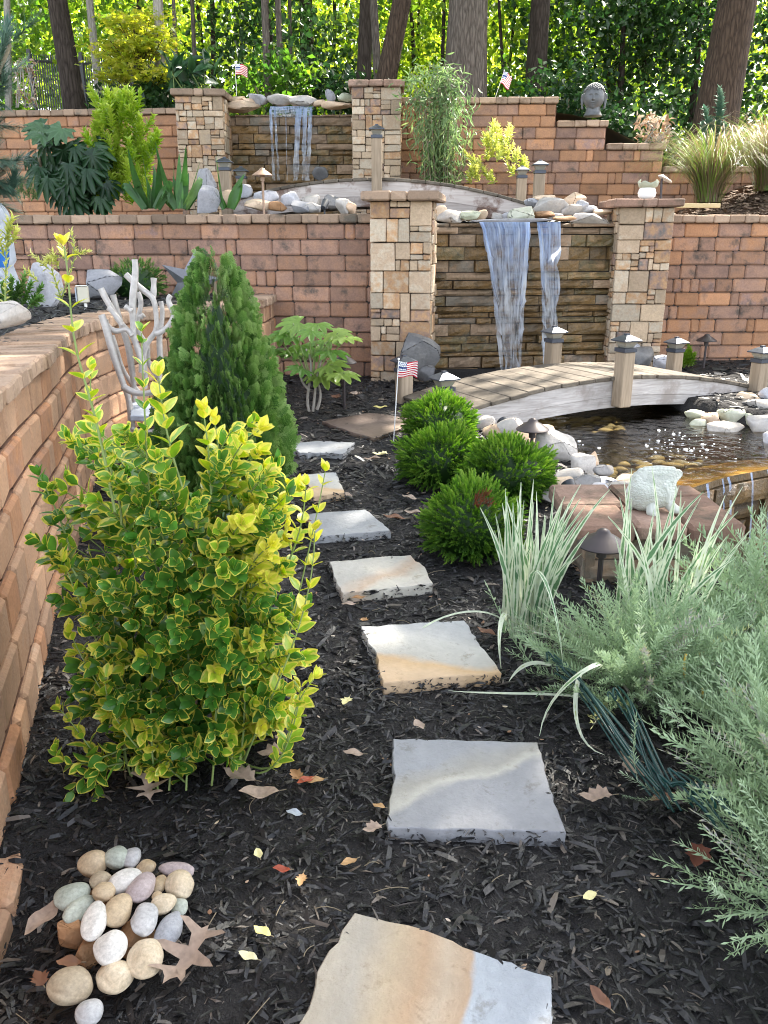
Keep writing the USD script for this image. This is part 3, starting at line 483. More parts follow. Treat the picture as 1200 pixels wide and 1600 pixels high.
# ------------------------------------------------------------------ stone pillars and ledge-stone fountain walls
def mosaic(w, h, r, out, x=0, z=0, lvl=0):
    stop = (w < 0.33 and h < 0.30 and r.random() < (0.22 + 0.3 * (w * h < 0.025))) or (w < 0.14 and h < 0.09) or w * h < 0.007
    if stop: out.append((x, z, w, h)); return
    t = r.uniform(0.32, 0.68)
    if (w > h * 1.5 and w > 0.13) or h < 0.09 or (w > 0.13 and w > h and r.random() < 0.5): mosaic(w * t, h, r, out, x, z, lvl + 1); mosaic(w * (1 - t), h, r, out, x + w * t, z, lvl + 1)
    else: mosaic(w, h * t, r, out, x, z, lvl + 1); mosaic(w, h * (1 - t), r, out, x, z + h * t, lvl + 1)
def pillar(label, c, w, z0, z1, seed, rot=0.0, cap=0.06, capth=0.085, capmat="cap_red", mat="veneer", group=None):
    T = thing("stone_pillar", label, "pillar", (c[0], c[1], z0)); r = rng(seed); h = z1 - z0
    put = lambda v: rotz(v, rot) + (c[0], c[1], 0)
    v, f = cbox((-w / 2 + .035, -w / 2 + .035, z0), (w / 2 - .035, w / 2 - .035, z1), .001); part(T, "mortar_core", (put(v), f), "joint")
    for a in (0, math.pi / 2, -math.pi / 2):
        st = []; ww = w if a == 0 else w - 0.11
        z = 0
        while z < h - 0.02:
            bh = min(r.uniform(0.30, 0.5), h - z)
            if h - z - bh < 0.15: bh = h - z
            mosaic(ww, bh, r, st, 0, z); z += bh
        for (x, z, sw, sh) in st:
            p = r.uniform(-.006, .012)
            v, f = cbox((x - ww / 2 + .003, -w / 2 - p, z0 + z + .003), (x + sw - ww / 2 - .003, -w / 2 + .054, z0 + z + sh - .003), .007, r, .004)
            part(T, "stone", (put(rotz(v, a)), f), mat, uv=(r.random(), r.random()))
    q = w / 2 + cap; xs = [-q, -q + 2 * q * r.uniform(.36, .44), -q + 2 * q * r.uniform(.58, .62), q]
    for i in range(3):
        for (y0, y1) in ((-q, 0.02), (0.02, q)):
            v, f = cbox((xs[i] + .002, y0 + .002, z1 + .001), (xs[i + 1] - .002, y1 - .002, z1 + capth), .014, r, .005); part(T, "cap_stone", (put(v), f), capmat, uv=(r.random(), r.random()))
    return T
def splitstone(l, h, d, seed, amp=0.020):
    """a split-faced stone: its front is a bumpy grid"""
    nx, nz = max(3, min(8, int(l / 0.05))), 4; xs, zs = np.linspace(0, l, nx), np.linspace(0, h, nz); V = []
    for z in zs:
        for x in xs:
            e = min(x, l - x, z, h - z) < 1e-6
            V.append((x, 0.010 if e else -amp * 2 * (meshkit.noise(np.array([x * 16 + seed * 1.7, z * 30, seed * .37]), seed) - .25), z))
    n = len(V); V += [(0, d, 0), (l, d, 0), (l, d, h), (0, d, h)]; Fc = []
    for i in range(nz - 1):
        for k in range(nx - 1):
            a = i * nx + k; Fc += [[a, a + 1, a + nx + 1], [a, a + nx + 1, a + nx]]
    A, B, C, D = 0, nx - 1, nz * nx - 1, (nz - 1) * nx
    Fc += [[n, n + 1, B], [n, B, A], [D, C, n + 2], [D, n + 2, n + 3], [n, A, D], [n, D, n + 3], [B, n + 1, n + 2], [B, n + 2, C], [n + 1, n, n + 3], [n + 1, n + 3, n + 2]]
    return np.array(V), np.array(Fc)
def ledge_wall(T, path, z0, z1, mat, seed, hs=(0.05, 0.11), ls=(0.16, 0.62), depth=0.14, dry=None, batter=0.0):
    r = rng(seed); at, L = along(path); z = z0; k = 0
    while z < z1 - 0.02:
        h = min(r.uniform(*hs), z1 - z)
        if z1 - z - h < 0.03: h = z1 - z
        s = -r.uniform(0, .2); off = batter * k
        while s < L - 0.01:
            l = r.uniform(*ls); e = min(s + l, L); a = max(s, 0)
            if L - e < 0.1: e = L
            if e - a > 0.02:
                p0, p1 = at(a), at(e); w = np.linalg.norm(p1 - p0); v, f = splitstone(w - .009, h - .010, depth, int(r.integers(1e5)))
                m = dry if dry and (r.random() < 0.3 or z > z1 - 0.22) else mat
                part(T, "ledge_stone", (place(v + (0.0045, r.uniform(-.075, .01), z + .004), p0, p1, off), f), m, uv=(r.random(), r.random()))
            s = e
        z += h; k += 1
    v, f = cbox((0, 0.03, z0), (L, depth + 0.3, z1 - 0.01), .001); part(T, "mortar_core", (place(v, at(0), at(L)), f) if len(path) == 2 else cat_([(place(cbox((0, .03, z0), (np.linalg.norm(np.subtract(b, a)), depth + .1, z1 - .01), .001)[0], np.array(a), np.array(b)), f) for a, b in zip(path[:-1], path[1:])]), "joint")
pillar("stacked stone pillar left of the lower waterfall behind the small flag", (0.20, 8.48), 0.58, 0.05, 1.83, 51, rot=-0.16, cap=0.075, capmat="cap")
pillar("stacked stone pillar right of the lower waterfall carrying the white pot", (2.74, 9.42), 0.57, 0.0, 1.81, 52, rot=0.0, cap=0.075)
pillar("stone pillar at the left of the upper waterfall, lower cap", (-2.50, 12.60), 0.64, 1.6, 3.34, 53, cap=0.05, capmat="cap")
pillar("stone pillar at the right of the upper waterfall beside the willow-leaved bush", (-0.10, 12.55), 0.66, 1.6, 3.44, 54, cap=0.05)
LF0, LF1 = (0.42, 9.02), (2.55, 9.36)
T = thing("waterfall_wall", "lower wet ledge-stone wall behind the waterfall and bridge", "stone wall")
ledge_wall(T, [LF0, LF1], -0.35, 1.66, "wet_ledge", 61, hs=(0.04, 0.14), dry="dry_ledge")
T = thing("waterfall_wall", "upper brown ledge-stone wall behind the thin waterfall", "stone wall")
ledge_wall(T, [(-2.25, 12.95), (-0.40, 12.95)], 1.6, 3.20, "wet_ledge", 62, hs=(0.07, 0.14), ls=(0.2, 0.6), dry="dry_ledge")
WEIR = [(1.56, 4.55), (1.84, 4.88), (2.2, 5.17), (2.65, 5.41), (3.5, 5.57), (5.4, 5.6)]
T = thing("weir_wall", "dark wet curved stone weir below the pond's edge behind the fish statue", "stone wall")
ledge_wall(T, WEIR, -0.86, -0.03, "wet_ledge", 63, hs=(0.10, 0.16), ls=(0.22, 0.5))
wl = np.array(LineString(WEIR).offset_curve(0.32).coords); wf = np.array(LineString(WEIR).offset_curve(-0.03).coords)
q = np.linspace(0, 1, 40); A = np.array([LineString(wf).interpolate(t, True).coords[0] for t in q]); B = np.array([LineString(wl).interpolate(t, True).coords[0] for t in q])
V = np.r_[np.c_[A, np.full(40, 0.018)], np.c_[B, np.full(40, -0.02)], np.c_[A, np.full(40, -0.03)]]; i = np.arange(39)
part(T, "weir_lip", (V, np.stack([i, i + 1, i + 41, i + 40], 1)), "wet_lip", smooth=False); part(T, "weir_crest", (V + (0, 0, .001), np.stack([i + 80, i + 81, i + 1, i], 1)), "wet_ledge", uv=(.1, .3))
fishP = thing("stone_pillar", "low stone pillar by the pond that carries the fish statue", "pillar", (1.15, 3.64, 0))
r = rng(55)
v, f = cbox((0.90, 3.39, -0.8), (1.40, 3.89, 0.23), .001); part(fishP, "mortar_core", (v, f), "joint")
for a in (0, math.pi / 2, -math.pi / 2):
    st = []; z = -0.5
    while z < 0.22:
        h = min(r.uniform(.10, .17), 0.23 - z); x = -0.28
        while x < 0.28:
            e = min(x + r.uniform(.14, .3), 0.28); e = 0.28 if 0.28 - e < .08 else e
            v, f = splitstone(e - x - .006, h - .006, .05, int(r.integers(1e5)), .008); v = v + (x + .003, -0.28 if a == 0 else -0.279, z + .003)
            part(fishP, "stone", (rotz(v, a) + (1.15, 3.64, 0), f), "dry_ledge", uv=(r.uniform(.4, 1), r.random())); x = e
        z += h
for (x0, x1, y0, y1) in ((.82, 1.08, 3.31, 3.63), (1.08, 1.30, 3.31, 3.60), (1.30, 1.54, 3.31, 3.76), (.82, 1.12, 3.63, 3.97), (1.12, 1.30, 3.60, 3.97), (1.30, 1.54, 3.76, 3.97)):
    v, f = cbox((x0 + .003, y0, .232), (x1 - .003, y1 - .004, .31), .014, r, .006); part(fishP, "cap_stone", (v, f), "cap_red", uv=(r.random(), r.random()))

# ------------------------------------------------------------------ bridges
def bridge(label, NL, a, L, w, ze, rise, n, wood_, bm, beam_h, posts, seed, zend2=None, ph=0.24, psz=0.12):
    T = thing("footbridge", label, "footbridge", (NL[0], NL[1], 0)); r = rng(seed)
    a = np.array(a, float) / np.linalg.norm(a); nv = np.array([-a[1], a[0]]); zend2 = ze if zend2 is None else zend2
    zt = lambda s: ze + (zend2 - ze) * s / L + rise * (1 - (2 * s / L - 1) ** 2)
    for k in range(n):
        s0, s1 = k * L / n, (k + 1) * L / n; z0, z1 = zt(s0), zt(s1); ln = math.hypot(s1 - s0, z1 - z0); e0, e1 = r.uniform(-.012, .012, 2)
        v, f = cbox((0.003, -0.02 + e0, -0.035), (ln - 0.003, w + 0.02 + e1, 0), .005, r, .002); t = math.atan2(z1 - z0, s1 - s0)
        X = v[:, 0] * math.cos(t) - v[:, 2] * math.sin(t) + s0; Z = v[:, 0] * math.sin(t) + v[:, 2] * math.cos(t) + z0
        part(T, "plank", (np.c_[NL[0] + a[0] * X + nv[0] * v[:, 1], NL[1] + a[1] * X + nv[1] * v[:, 1], Z], f), wood_, uv=(r.random(), r.random()))
    m = 28; S = np.linspace(0.02, L - 0.02, m)
    for y0 in (0.0, w - 0.05):
        for j, (ta, tb) in enumerate(((0.0, 0.60), (0.60, 1.0))):
            V = []
            for s in S:
                u = 2 * s / L - 1; top = zt(s) - 0.037; hh = beam_h * (1 - 0.35 * abs(u) ** 3)
                zb, za = top - hh * ta - (0.002 if j else 0), top - hh * tb
                for (y, z) in ((y0 + j * .003, zb), (y0 + .05, zb), (y0 + .05, za), (y0 + j * .003, za)): V.append((NL[0] + a[0] * s + nv[0] * y, NL[1] + a[1] * s + nv[1] * y, z))
            Fc = []
            for i in range(m - 1):
                for k in range(4): Fc.append([i * 4 + k, i * 4 + (k + 1) % 4, i * 4 + 4 + (k + 1) % 4, i * 4 + 4 + k])
            Fc += [[3, 2, 1, 0], [4 * m - 4, 4 * m - 3, 4 * m - 2, 4 * m - 1]]
            part(T, "beam_board", (np.array(V), np.array(Fc)[:, ::-1]), bm, uv=(r.random(), r.random()))
    for (s, y, zb, zt_, tilt) in posts:
        c = np.array([NL[0] + a[0] * s + nv[0] * y, NL[1] + a[1] * s + nv[1] * y]); rot = math.atan2(a[1], a[0]); g = psz / 2
        P = lambda v: rotz(v, rot) + (c[0], c[1], 0)
        v, f = cbox((-g, -g, zb), (g, g, zt_), .008); po = part(T, "post", (P(v), f), "post", uv=(r.random(), r.random()))
        sq = lambda prof: (lambda q: (rotz(q[0], math.pi / 4), q[1]))(lathe(prof, 4)); z = zt_; k = 1.414
        for nm, prof, mt in (("lamp_collar", [(0, 0), (g * k * 1.08, 0), (g * k * 1.08, .032), (g * k * .72, .036)], "lamp_metal"), ("lamp_lens", [(g * k * .72, .036), (g * k * 1.12, .086), (0, .088)], "lamp_lens"),
                             ("lamp_cap", [(0, .086), (g * k * 1.5, .086), (g * k * 1.5, .096), (g * k * .75, .124), (g * k * .3, .138), (g * k * .28, .148), (0, .15)], "lamp_metal")):
            v, f = sq(prof); part(po, nm, (P(v) + (0, 0, z), f), mt)
    return T
NL = np.array([0.53, 6.29])
bridge("lower arched wooden bridge over the pond with pale grey side beam", NL, (0.903, 0.43), 3.2, 0.85, 0.20, 0.19, 19, "deck", "beam", 0.23,
       [(-0.12, -0.065, 0.05, .40, 0), (1.60, -0.065, .14, .60, 0), (3.20, -0.065, .05, .42, 0), (0.04, .915, .05, .40, 0), (1.60, .915, .12, .58, 0), (3.12, .915, .05, .41, 0)], 71)
bridge("upper arched wooden bridge with water-stained side beam on the upper terrace", np.array([-1.9, 10.45]), (1.0, -0.03), 3.75, 0.85, 1.93, 0.29, 22, "deck", "beam_stained", 0.28,
       [(0.05, -0.065, 1.7, 2.26, 0), (1.82, -0.065, 2.0, 2.60, 0), (3.70, -0.065, 1.7, 2.22, 0), (3.62, 0.915, 1.7, 2.24, 0), (0.05, 0.915, 1.7, 2.24, 0)], 72, zend2=1.86)
# ------------------------------------------------------------------ stepping stones
def slab_mat(name, stops, axis, scale, dist, patch=None):
    """bands of colour across the stone: a distorted coordinate drives a ramp"""
    n = {"tc": ("texture_coordinate", {}), "mp": ("mapping", {"rotation": (0, 0, axis), "scale": (scale,) * 3}), "n": ("noise_texture", {"scale": 1.1, "detail": 5, "roughness": 0.6}), "x": ("separate_xyz", {}),
         "a": ("math", {"math_type": "multiply_add", "value2": dist, "value3": -dist * 0.5 + 0.5}), "s": ("math", {"math_type": "add"}), "r": ("rgb_ramp", {"ramp": stops}), "n2": ("noise_texture", {"scale": 26, "detail": 6, "roughness": 0.7}), "n4": ("noise_texture", {"scale": 5, "detail": 4}), "n5": ("noise_texture", {"scale": 11, "detail": 8, "roughness": 0.75}), "r5": ("rgb_ramp", {"ramp": [(0, (1, 1, 1)), (0.56, (1, 1, 1)), (0.66, (0.62, 0.58, 0.52)), (1, (0.5, 0.46, 0.40))]}), "m5": ("mix", {"mix_type": "multiply", "fac": 0.8}),
         "m": ("math", {"math_type": "multiply_add", "value2": 0.42, "value3": 0.79}), "m4": ("math", {"math_type": "multiply_add", "value2": 0.5, "value3": 0.75}), "mm": ("math", {"math_type": "multiply"}), "h": ("hsv", {}), "b": ("bump", {"strength": 0.8, "distance": 0.007}), "p": ("principled_bsdf", {"roughness": 0.62, "specular_ior_level": 0.4})}
    reg(name, n, [("tc.object", "mp.vector"), ("mp.vector", "n.vector"), ("mp.vector", "x.vector"), ("n.fac", "a.value1"), ("x.x", "s.value1"), ("a.value", "s.value2"), ("s.value", "r.fac"), ("tc.object", "n2.vector"), ("tc.object", "n4.vector"), ("n2.fac", "m.value1"), ("n4.fac", "m4.value1"),
        ("m.value", "mm.value1"), ("m4.value", "mm.value2"), ("mm.value", "h.value"), ("tc.object", "n5.vector"), ("n5.fac", "r5.fac"), ("r.color", "m5.color1"), ("r5.color", "m5.color2"), ("m5.color", "h.color"), ("h.color", "p.base_color"), ("n2.fac", "b.height"), ("b.normal", "p.normal")])
TAN, ORG, BLU, PAL, GRY = (0.39, 0.33, 0.245), (0.40, 0.27, 0.165), (0.29, 0.31, 0.335), (0.42, 0.395, 0.345), (0.225, 0.23, 0.24)
slab_mat("slab_one", [(0, (0.33, 0.29, 0.22)), (0.2, TAN), (0.34, (0.36, 0.32, 0.26)), (0.42, (0.42, 0.33, 0.22)), (0.50, ORG), (0.56, (0.42, 0.33, 0.235)), (0.618, (0.40, 0.28, 0.18)), (0.63, (0.36, 0.385, 0.41)), (0.76, BLU), (1, (0.39, 0.41, 0.44))], 0.12, 1.25, 0.22)
slab_mat("slab_two", [(0, GRY), (0.34, (0.245, 0.25, 0.26)), (0.43, (0.29, 0.275, 0.24)), (0.47, (0.40, 0.38, 0.33)), (0.50, (0.25, 0.25, 0.255)), (0.75, (0.23, 0.23, 0.24)), (1, (0.28, 0.27, 0.265))], 0.9, 1.1, 0.5)
slab_mat("slab_three", [(0, ORG), (0.3, (0.56, 0.40, 0.25)), (0.38, (0.52, 0.35, 0.19)), (0.44, PAL), (0.62, (0.50, 0.48, 0.43)), (0.7, (0.42, 0.41, 0.39)), (1, BLU)], -1.45, 1.4, 0.42)
slab_mat("slab_four", [(0, (0.44, 0.42, 0.37)), (0.40, PAL), (0.52, (0.48, 0.36, 0.26)), (0.60, (0.50, 0.46, 0.38)), (1, (0.36, 0.34, 0.32))], 0.5, 1.3, 0.6)
slab_mat("slab_five", [(0, GRY), (0.5, (0.29, 0.295, 0.30)), (1, (0.35, 0.345, 0.335))], 0.4, 1.3, 0.7)
slab_mat("slab_brown", [(0, (0.09, 0.06, 0.045)), (0.5, (0.125, 0.09, 0.07)), (1, (0.17, 0.12, 0.08))], 0.6, 1.5, 0.7)
EDGE = []
for i, (nm, C, th, lab) in enumerate([
    ("slab_one", [(553, 1424), (690, 1461), (862, 1525), (857, 1620), (838, 1700), (425, 1690), (468, 1598), (508, 1503)], .035, "tan and blue-grey flagstone cut by the bottom of the picture, nearest on the path"),
    ("slab_two", [(611, 1152), (730, 1157), (843, 1158), (862, 1222), (884, 1299), (740, 1296), (609, 1290)], .04, "large square grey flagstone with a pale diagonal vein"),
    ("slab_three", [(567, 979), (727, 968), (752, 1004), (784, 1051), (690, 1058), (598, 1068), (584, 1022)], .04, "pale orange and white flagstone with a blue-grey back edge"),
    ("slab_four", [(512, 877), (642, 867), (662, 886), (679, 911), (600, 920), (535, 927)], .04, "cream flagstone with a rusty smear beside the globe shrub"),
    ("slab_five", [(476, 803), (573, 795), (611, 829), (550, 834), (490, 839)], .04, "plain grey flagstone half behind the yellow shoots"),
    ("slab_three", [(470, 741), (525, 738), (539, 770), (490, 777)], .055, "thick small flagstone, blue-grey above and tan in front"),
    ("slab_five", [(448, 693), (495, 689), (556, 691), (536, 709), (470, 707)], .05, "pale blue flagstone beside the conifer"),
    ("slab_brown", [(503, 658), (575, 645), (643, 652), (640, 663), (585, 685), (545, 674)], .02, "flat brown stone slab farthest up the path")]):
    P = [at_g(x, y, 0.032 if i < 7 else 0.018) for x, y in C]; c = np.mean(P, 0)
    v, f = poly_slab(P, th + 0.03, 80 + i, jag=0.013 if i else 0.010)
    T = thing("stepping_stone", lab, "stepping stone", (c[0], c[1], c[2]))
    part(T, "slab", (v, f), nm, smooth=35); EDGE.append(np.array(P))

# ------------------------------------------------------------------ rocks
def rockp(px, py, w, h, Y, mat, lab, seed, name="rock", sub=2, rot=None, deep=0.8, rough=0.35, cuts=7, tilt=0.0, cat="rock"):
    c = at_y(px, py, Y); d = c[1] * CP - (c[2] - EYE) * SP; k = d / F / 2
    v, f = rock(seed, (w * k * 1.12, w * k * deep, h * k * 1.15), sub, rough, cuts); r = rng(seed)
    if tilt: v = np.c_[v[:, 0] * math.cos(tilt) - v[:, 2] * math.sin(tilt), v[:, 1], v[:, 0] * math.sin(tilt) + v[:, 2] * math.cos(tilt)]
    v = rotz(v, r.uniform(-.4, .4) if rot is None else rot) + c
    solo(name, (v, f), mat, lab, cat, uv=(r.random(), r.random()), smooth=32)
R = rockp
# raised bed at the left
R(12, 499, 62, 50, 4.6, "rock_pale", "pale pinkish boulder on the wall's wide cap at the left edge", 101, sub=3)
R(68, 449, 54, 72, 7.0, "rock_grey", "tall slanted blue-grey rock standing in the raised bed", 102, sub=3, tilt=-0.45, cuts=9)
R(153, 441, 72, 42, 7.9, "rock_grey", "wide flat-topped grey boulder in front of the lower wall", 103, sub=3, rough=.25)
# upper terrace, left of the bridge
R(322, 312, 40, 38, 9.4, "rock_grey", "large smooth grey rock beside the strap-leaved plant", 104, sub=3)
R(326, 277, 34, 28, 10.6, "rock_grey", "dark lilac-grey rock at the foot of the left upper pillar", 105)
R(358, 310, 34, 26, 9.9, "rock_tan", "low tan rock behind the young strap leaves", 106)
for i, (x, y, w, h, m, l) in enumerate([(401, 320, 40, 16, "rock_tan", "flat orange stone at the foot of the upper path light"), (433, 322, 30, 14, "rock_brown", "small brown stone in the row above the wall cap"), (455, 312, 34, 20, "rock_grey", "rounded grey stone under the upper bridge's left end"),
    (470, 322, 30, 18, "rock_grey", "second grey stone from the left below the upper bridge"), (489, 313, 34, 20, "rock_pale", "white stone in the middle of the row below the upper bridge"), (487, 324, 34, 14, "rock_pale", "low white stone in front of the row below the upper bridge"),
    (524, 315, 32, 20, "rock_dark", "dark grey stone left of the pillar cap"), (535, 322, 24, 22, "rock_pale", "pointed pale stone left of the pillar cap"), (548, 324, 18, 16, "rock_tan", "small tan stone touching the pillar cap"), (417, 308, 38, 18, "rock_grey", "long grey stone behind the upper path light"), (380, 300, 26, 20, "rock_grey", "grey stone at the bridge's left post")]):
    R(x, y, w, h, 9.55 if y > 316 else 9.85, m, l, 110 + i)
R(501, 271, 24, 18, 11.9, "rock_dark", "round dark stone at the foot of the right upper pillar", 123)
# over the upper waterfall
for i, (x, y, w, h, m, l) in enumerate([(370, 157, 26, 10, "rock_tan", "tan stone behind the far flag"), (398, 156, 34, 15, "rock_grey", "dark grey cap stone left of the upper waterfall"), (388, 160, 26, 11, "rock_tan", "rust-coloured flat stone left of the upper waterfall"), (440, 156, 42, 16, "rock_pale", "left pale slab over the upper waterfall"), (472, 158, 42, 14, "rock_pale", "right pale slab over the upper waterfall"),
    (499, 162, 26, 9, "rock_tan", "thin tan slab right of the upper waterfall"), (513, 152, 20, 20, "rock_grey", "upright lilac stone right of the upper waterfall"), (541, 154, 28, 12, "rock_green", "mossy stone by the right upper pillar"), (530, 164, 50, 12, "rock_tan", "long tan cap slab by the right upper pillar"), (375, 168, 62, 14, "rock_tan", "long brown cap slab by the left upper pillar")]):
    R(x, y, w, h, 12.9, m, l, 130 + i, deep=.9, rough=.25)
# over the lower waterfall
for i, (x, y, w, h, m, l, Y) in enumerate([(703, 339, 44, 20, "rock_pale", "lilac-pink block left of the waterfall's lip", 9.15), (734, 337, 30, 13, "rock_green", "mossy flat stone at the left of the waterfall's lip", 9.1), (752, 336, 22, 14, "rock_tan", "round tan stone over the left waterfall", 9.2), (777, 338, 18, 12, "rock_pale", "small pale stone over the left waterfall", 9.2), (794, 338, 22, 11, "rock_grey", "small grey stone over the left waterfall", 9.2),
    (818, 333, 44, 30, "rock_green", "large pale green boulder above the gap between the waterfalls", 9.15), (850, 336, 36, 11, "rock_brown", "rusty flat stone over the right waterfall", 9.2), (880, 342, 36, 8, "rock_brown", "thin brown slab at the right of the waterfall's lip", 9.15), (868, 338, 24, 10, "rock_pale", "small pale flat stone over the right waterfall", 9.2), (866, 322, 60, 24, "rock_pale", "long pale boulder on top of the lower waterfall", 9.5), (893, 328, 38, 16, "rock_pale", "slanted pale stone right of the long boulder", 9.45),
    (896, 313, 38, 22, "rock_tan", "pinkish boulder at the back of the rock pile", 9.75), (850, 312, 34, 12, "rock_tan", "tan stone at the back of the rock pile", 9.75), (832, 316, 26, 14, "rock_grey", "grey stone beside the upper bridge's right post", 9.75), (908, 322, 22, 16, "rock_grey", "small blue-grey stone at the right of the rock pile", 9.5), (920, 327, 26, 10, "rock_grey", "flat grey stone near the right pillar", 9.5), (920, 344, 60, 20, "rock_pale", "broad pale block forming the wall's top right", 9.33), (940, 331, 30, 9, "rock_tan", "thin tan stone against the right pillar", 9.45), (690, 333, 20, 22, "rock_tan", "tan upright stone against the left pillar's cap", 9.2), (806, 345, 130, 6, "rock_grey", "thin grey lip stone the lower waterfall runs over", 9.06)]):
    R(x, y, w, h, Y, m, l, 150 + i, deep=.9 if w < 100 else .2, rough=.28)
# around the bridge and pond
R(652, 556, 62, 60, 8.0, "rock_dark", "big dark leaning rock at the foot of the left pillar", 181, sub=3, tilt=-.7, cuts=9)
R(672, 583, 36, 22, 7.7, "rock_dark", "low black rock beside the bridge's far left post", 182)
R(1000, 556, 44, 30, 9.0, "rock_dark", "dark grey rock at the foot of the right pillar", 183)
R(1038, 570, 44, 26, 8.75, "rock_grey", "mossy grey rock beside the right pillar behind the bridge", 184)
R(985, 548, 26, 22, 9.05, "rock_grey", "small grey rock against the right pillar", 185)
for i, (x, y, w, h, m, l, Y) in enumerate([(864, 706, 62, 56, "rock_pale", "large white boulder beside the mushroom path light", 5.35), (757, 664, 34, 22, "rock_pale", "pale blue-white rock under the bridge beam", 6.15), (776, 675, 38, 24, "rock_tan", "cream rock in front of the bridge beam", 6.0), (800, 668, 40, 24, "rock_pale", "pale rock at the pond's left bank", 5.95), (824, 684, 40, 22, "rock_tan", "pinkish flat rock behind the mushroom path light", 5.7),
    (846, 672, 40, 14, "rock_tan", "long brown rock at the water's edge behind the mushroom path light", 5.85), (906, 727, 40, 30, "rock_pale", "white block right of the large boulder", 5.1), (925, 721, 20, 26, "rock_tan", "upright grey-tan stone at the water's edge", 5.15), (942, 735, 28, 16, "rock_pale", "flat cream rock at the water's edge near the fish statue", 5.0), (890, 745, 44, 24, "rock_pale", "white rock behind the globe shrub's right side", 4.85), (918, 757, 42, 26, "rock_pale", "cream angular rock behind the stone pillar", 4.65), (880, 758, 34, 22, "rock_tan", "tan rock beside the globe shrub", 4.6),
    (935, 770, 30, 24, "rock_grey", "grey rock touching the stone pillar's back corner", 4.4), (965, 766, 70, 22, "rock_pale", "broad sunlit white slab behind the fish statue", 4.5), (945, 752, 32, 11, "rock_grey", "thin grey slab at the water's edge", 4.85), (862, 775, 26, 22, "rock_pale", "small white rock behind the rightmost globe shrub", 4.4), (985, 748, 40, 12, "rock_tan", "submerged orange stone by the weir's left end", 4.9),
    (1087, 648, 30, 12, "rock_green", "flat green-grey stone under the bridge's right end", 7.0), (1110, 654, 26, 16, "rock_tan", "cream squared stone at the pond's far right bank", 6.75), (1127, 642, 34, 12, "rock_green", "small mossy stone beneath the beam's right end", 7.1), (1146, 650, 48, 24, "rock_green", "long green slanted rock at the pond's right bank", 6.85), (1134, 669, 50, 20, "rock_pale", "pale rock half in the water at the right bank", 6.5), (1169, 656, 16, 18, "rock_green", "small round green stone at the right bank", 6.6),
    (1188, 664, 42, 32, "rock_pale", "pale block at the right edge of the picture beside the pond", 6.5), (1188, 638, 52, 24, "rock_pale", "flat white rock by the bridge's right post", 6.95), (1168, 624, 40, 22, "rock_tan", "pink-orange rock below the bridge's right post", 7.3), (1200, 620, 30, 30, "rock_grey", "grey rock at the right edge behind the bridge post", 7.3), (1092, 662, 24, 14, "rock_green", "dark wet stone at the pond's right bank", 6.7), (1215, 690, 50, 30, "rock_grey", "half-sunk grey rock at the right edge of the pond", 6.1)]):
    k_ = 1.05 if x > 1080 else 1.12; R(x, y, w * k_, h * k_, Y, m, l, 190 + i, sub=3 if w > 44 else 2)
for i, (x, y, w, m, l) in enumerate([(1165, 690, 36, "rock_green", "wet stone left of the half-sunk rock"), (1230, 650, 40, "rock_grey", "grey rock beyond the right edge of the bank")]): pass

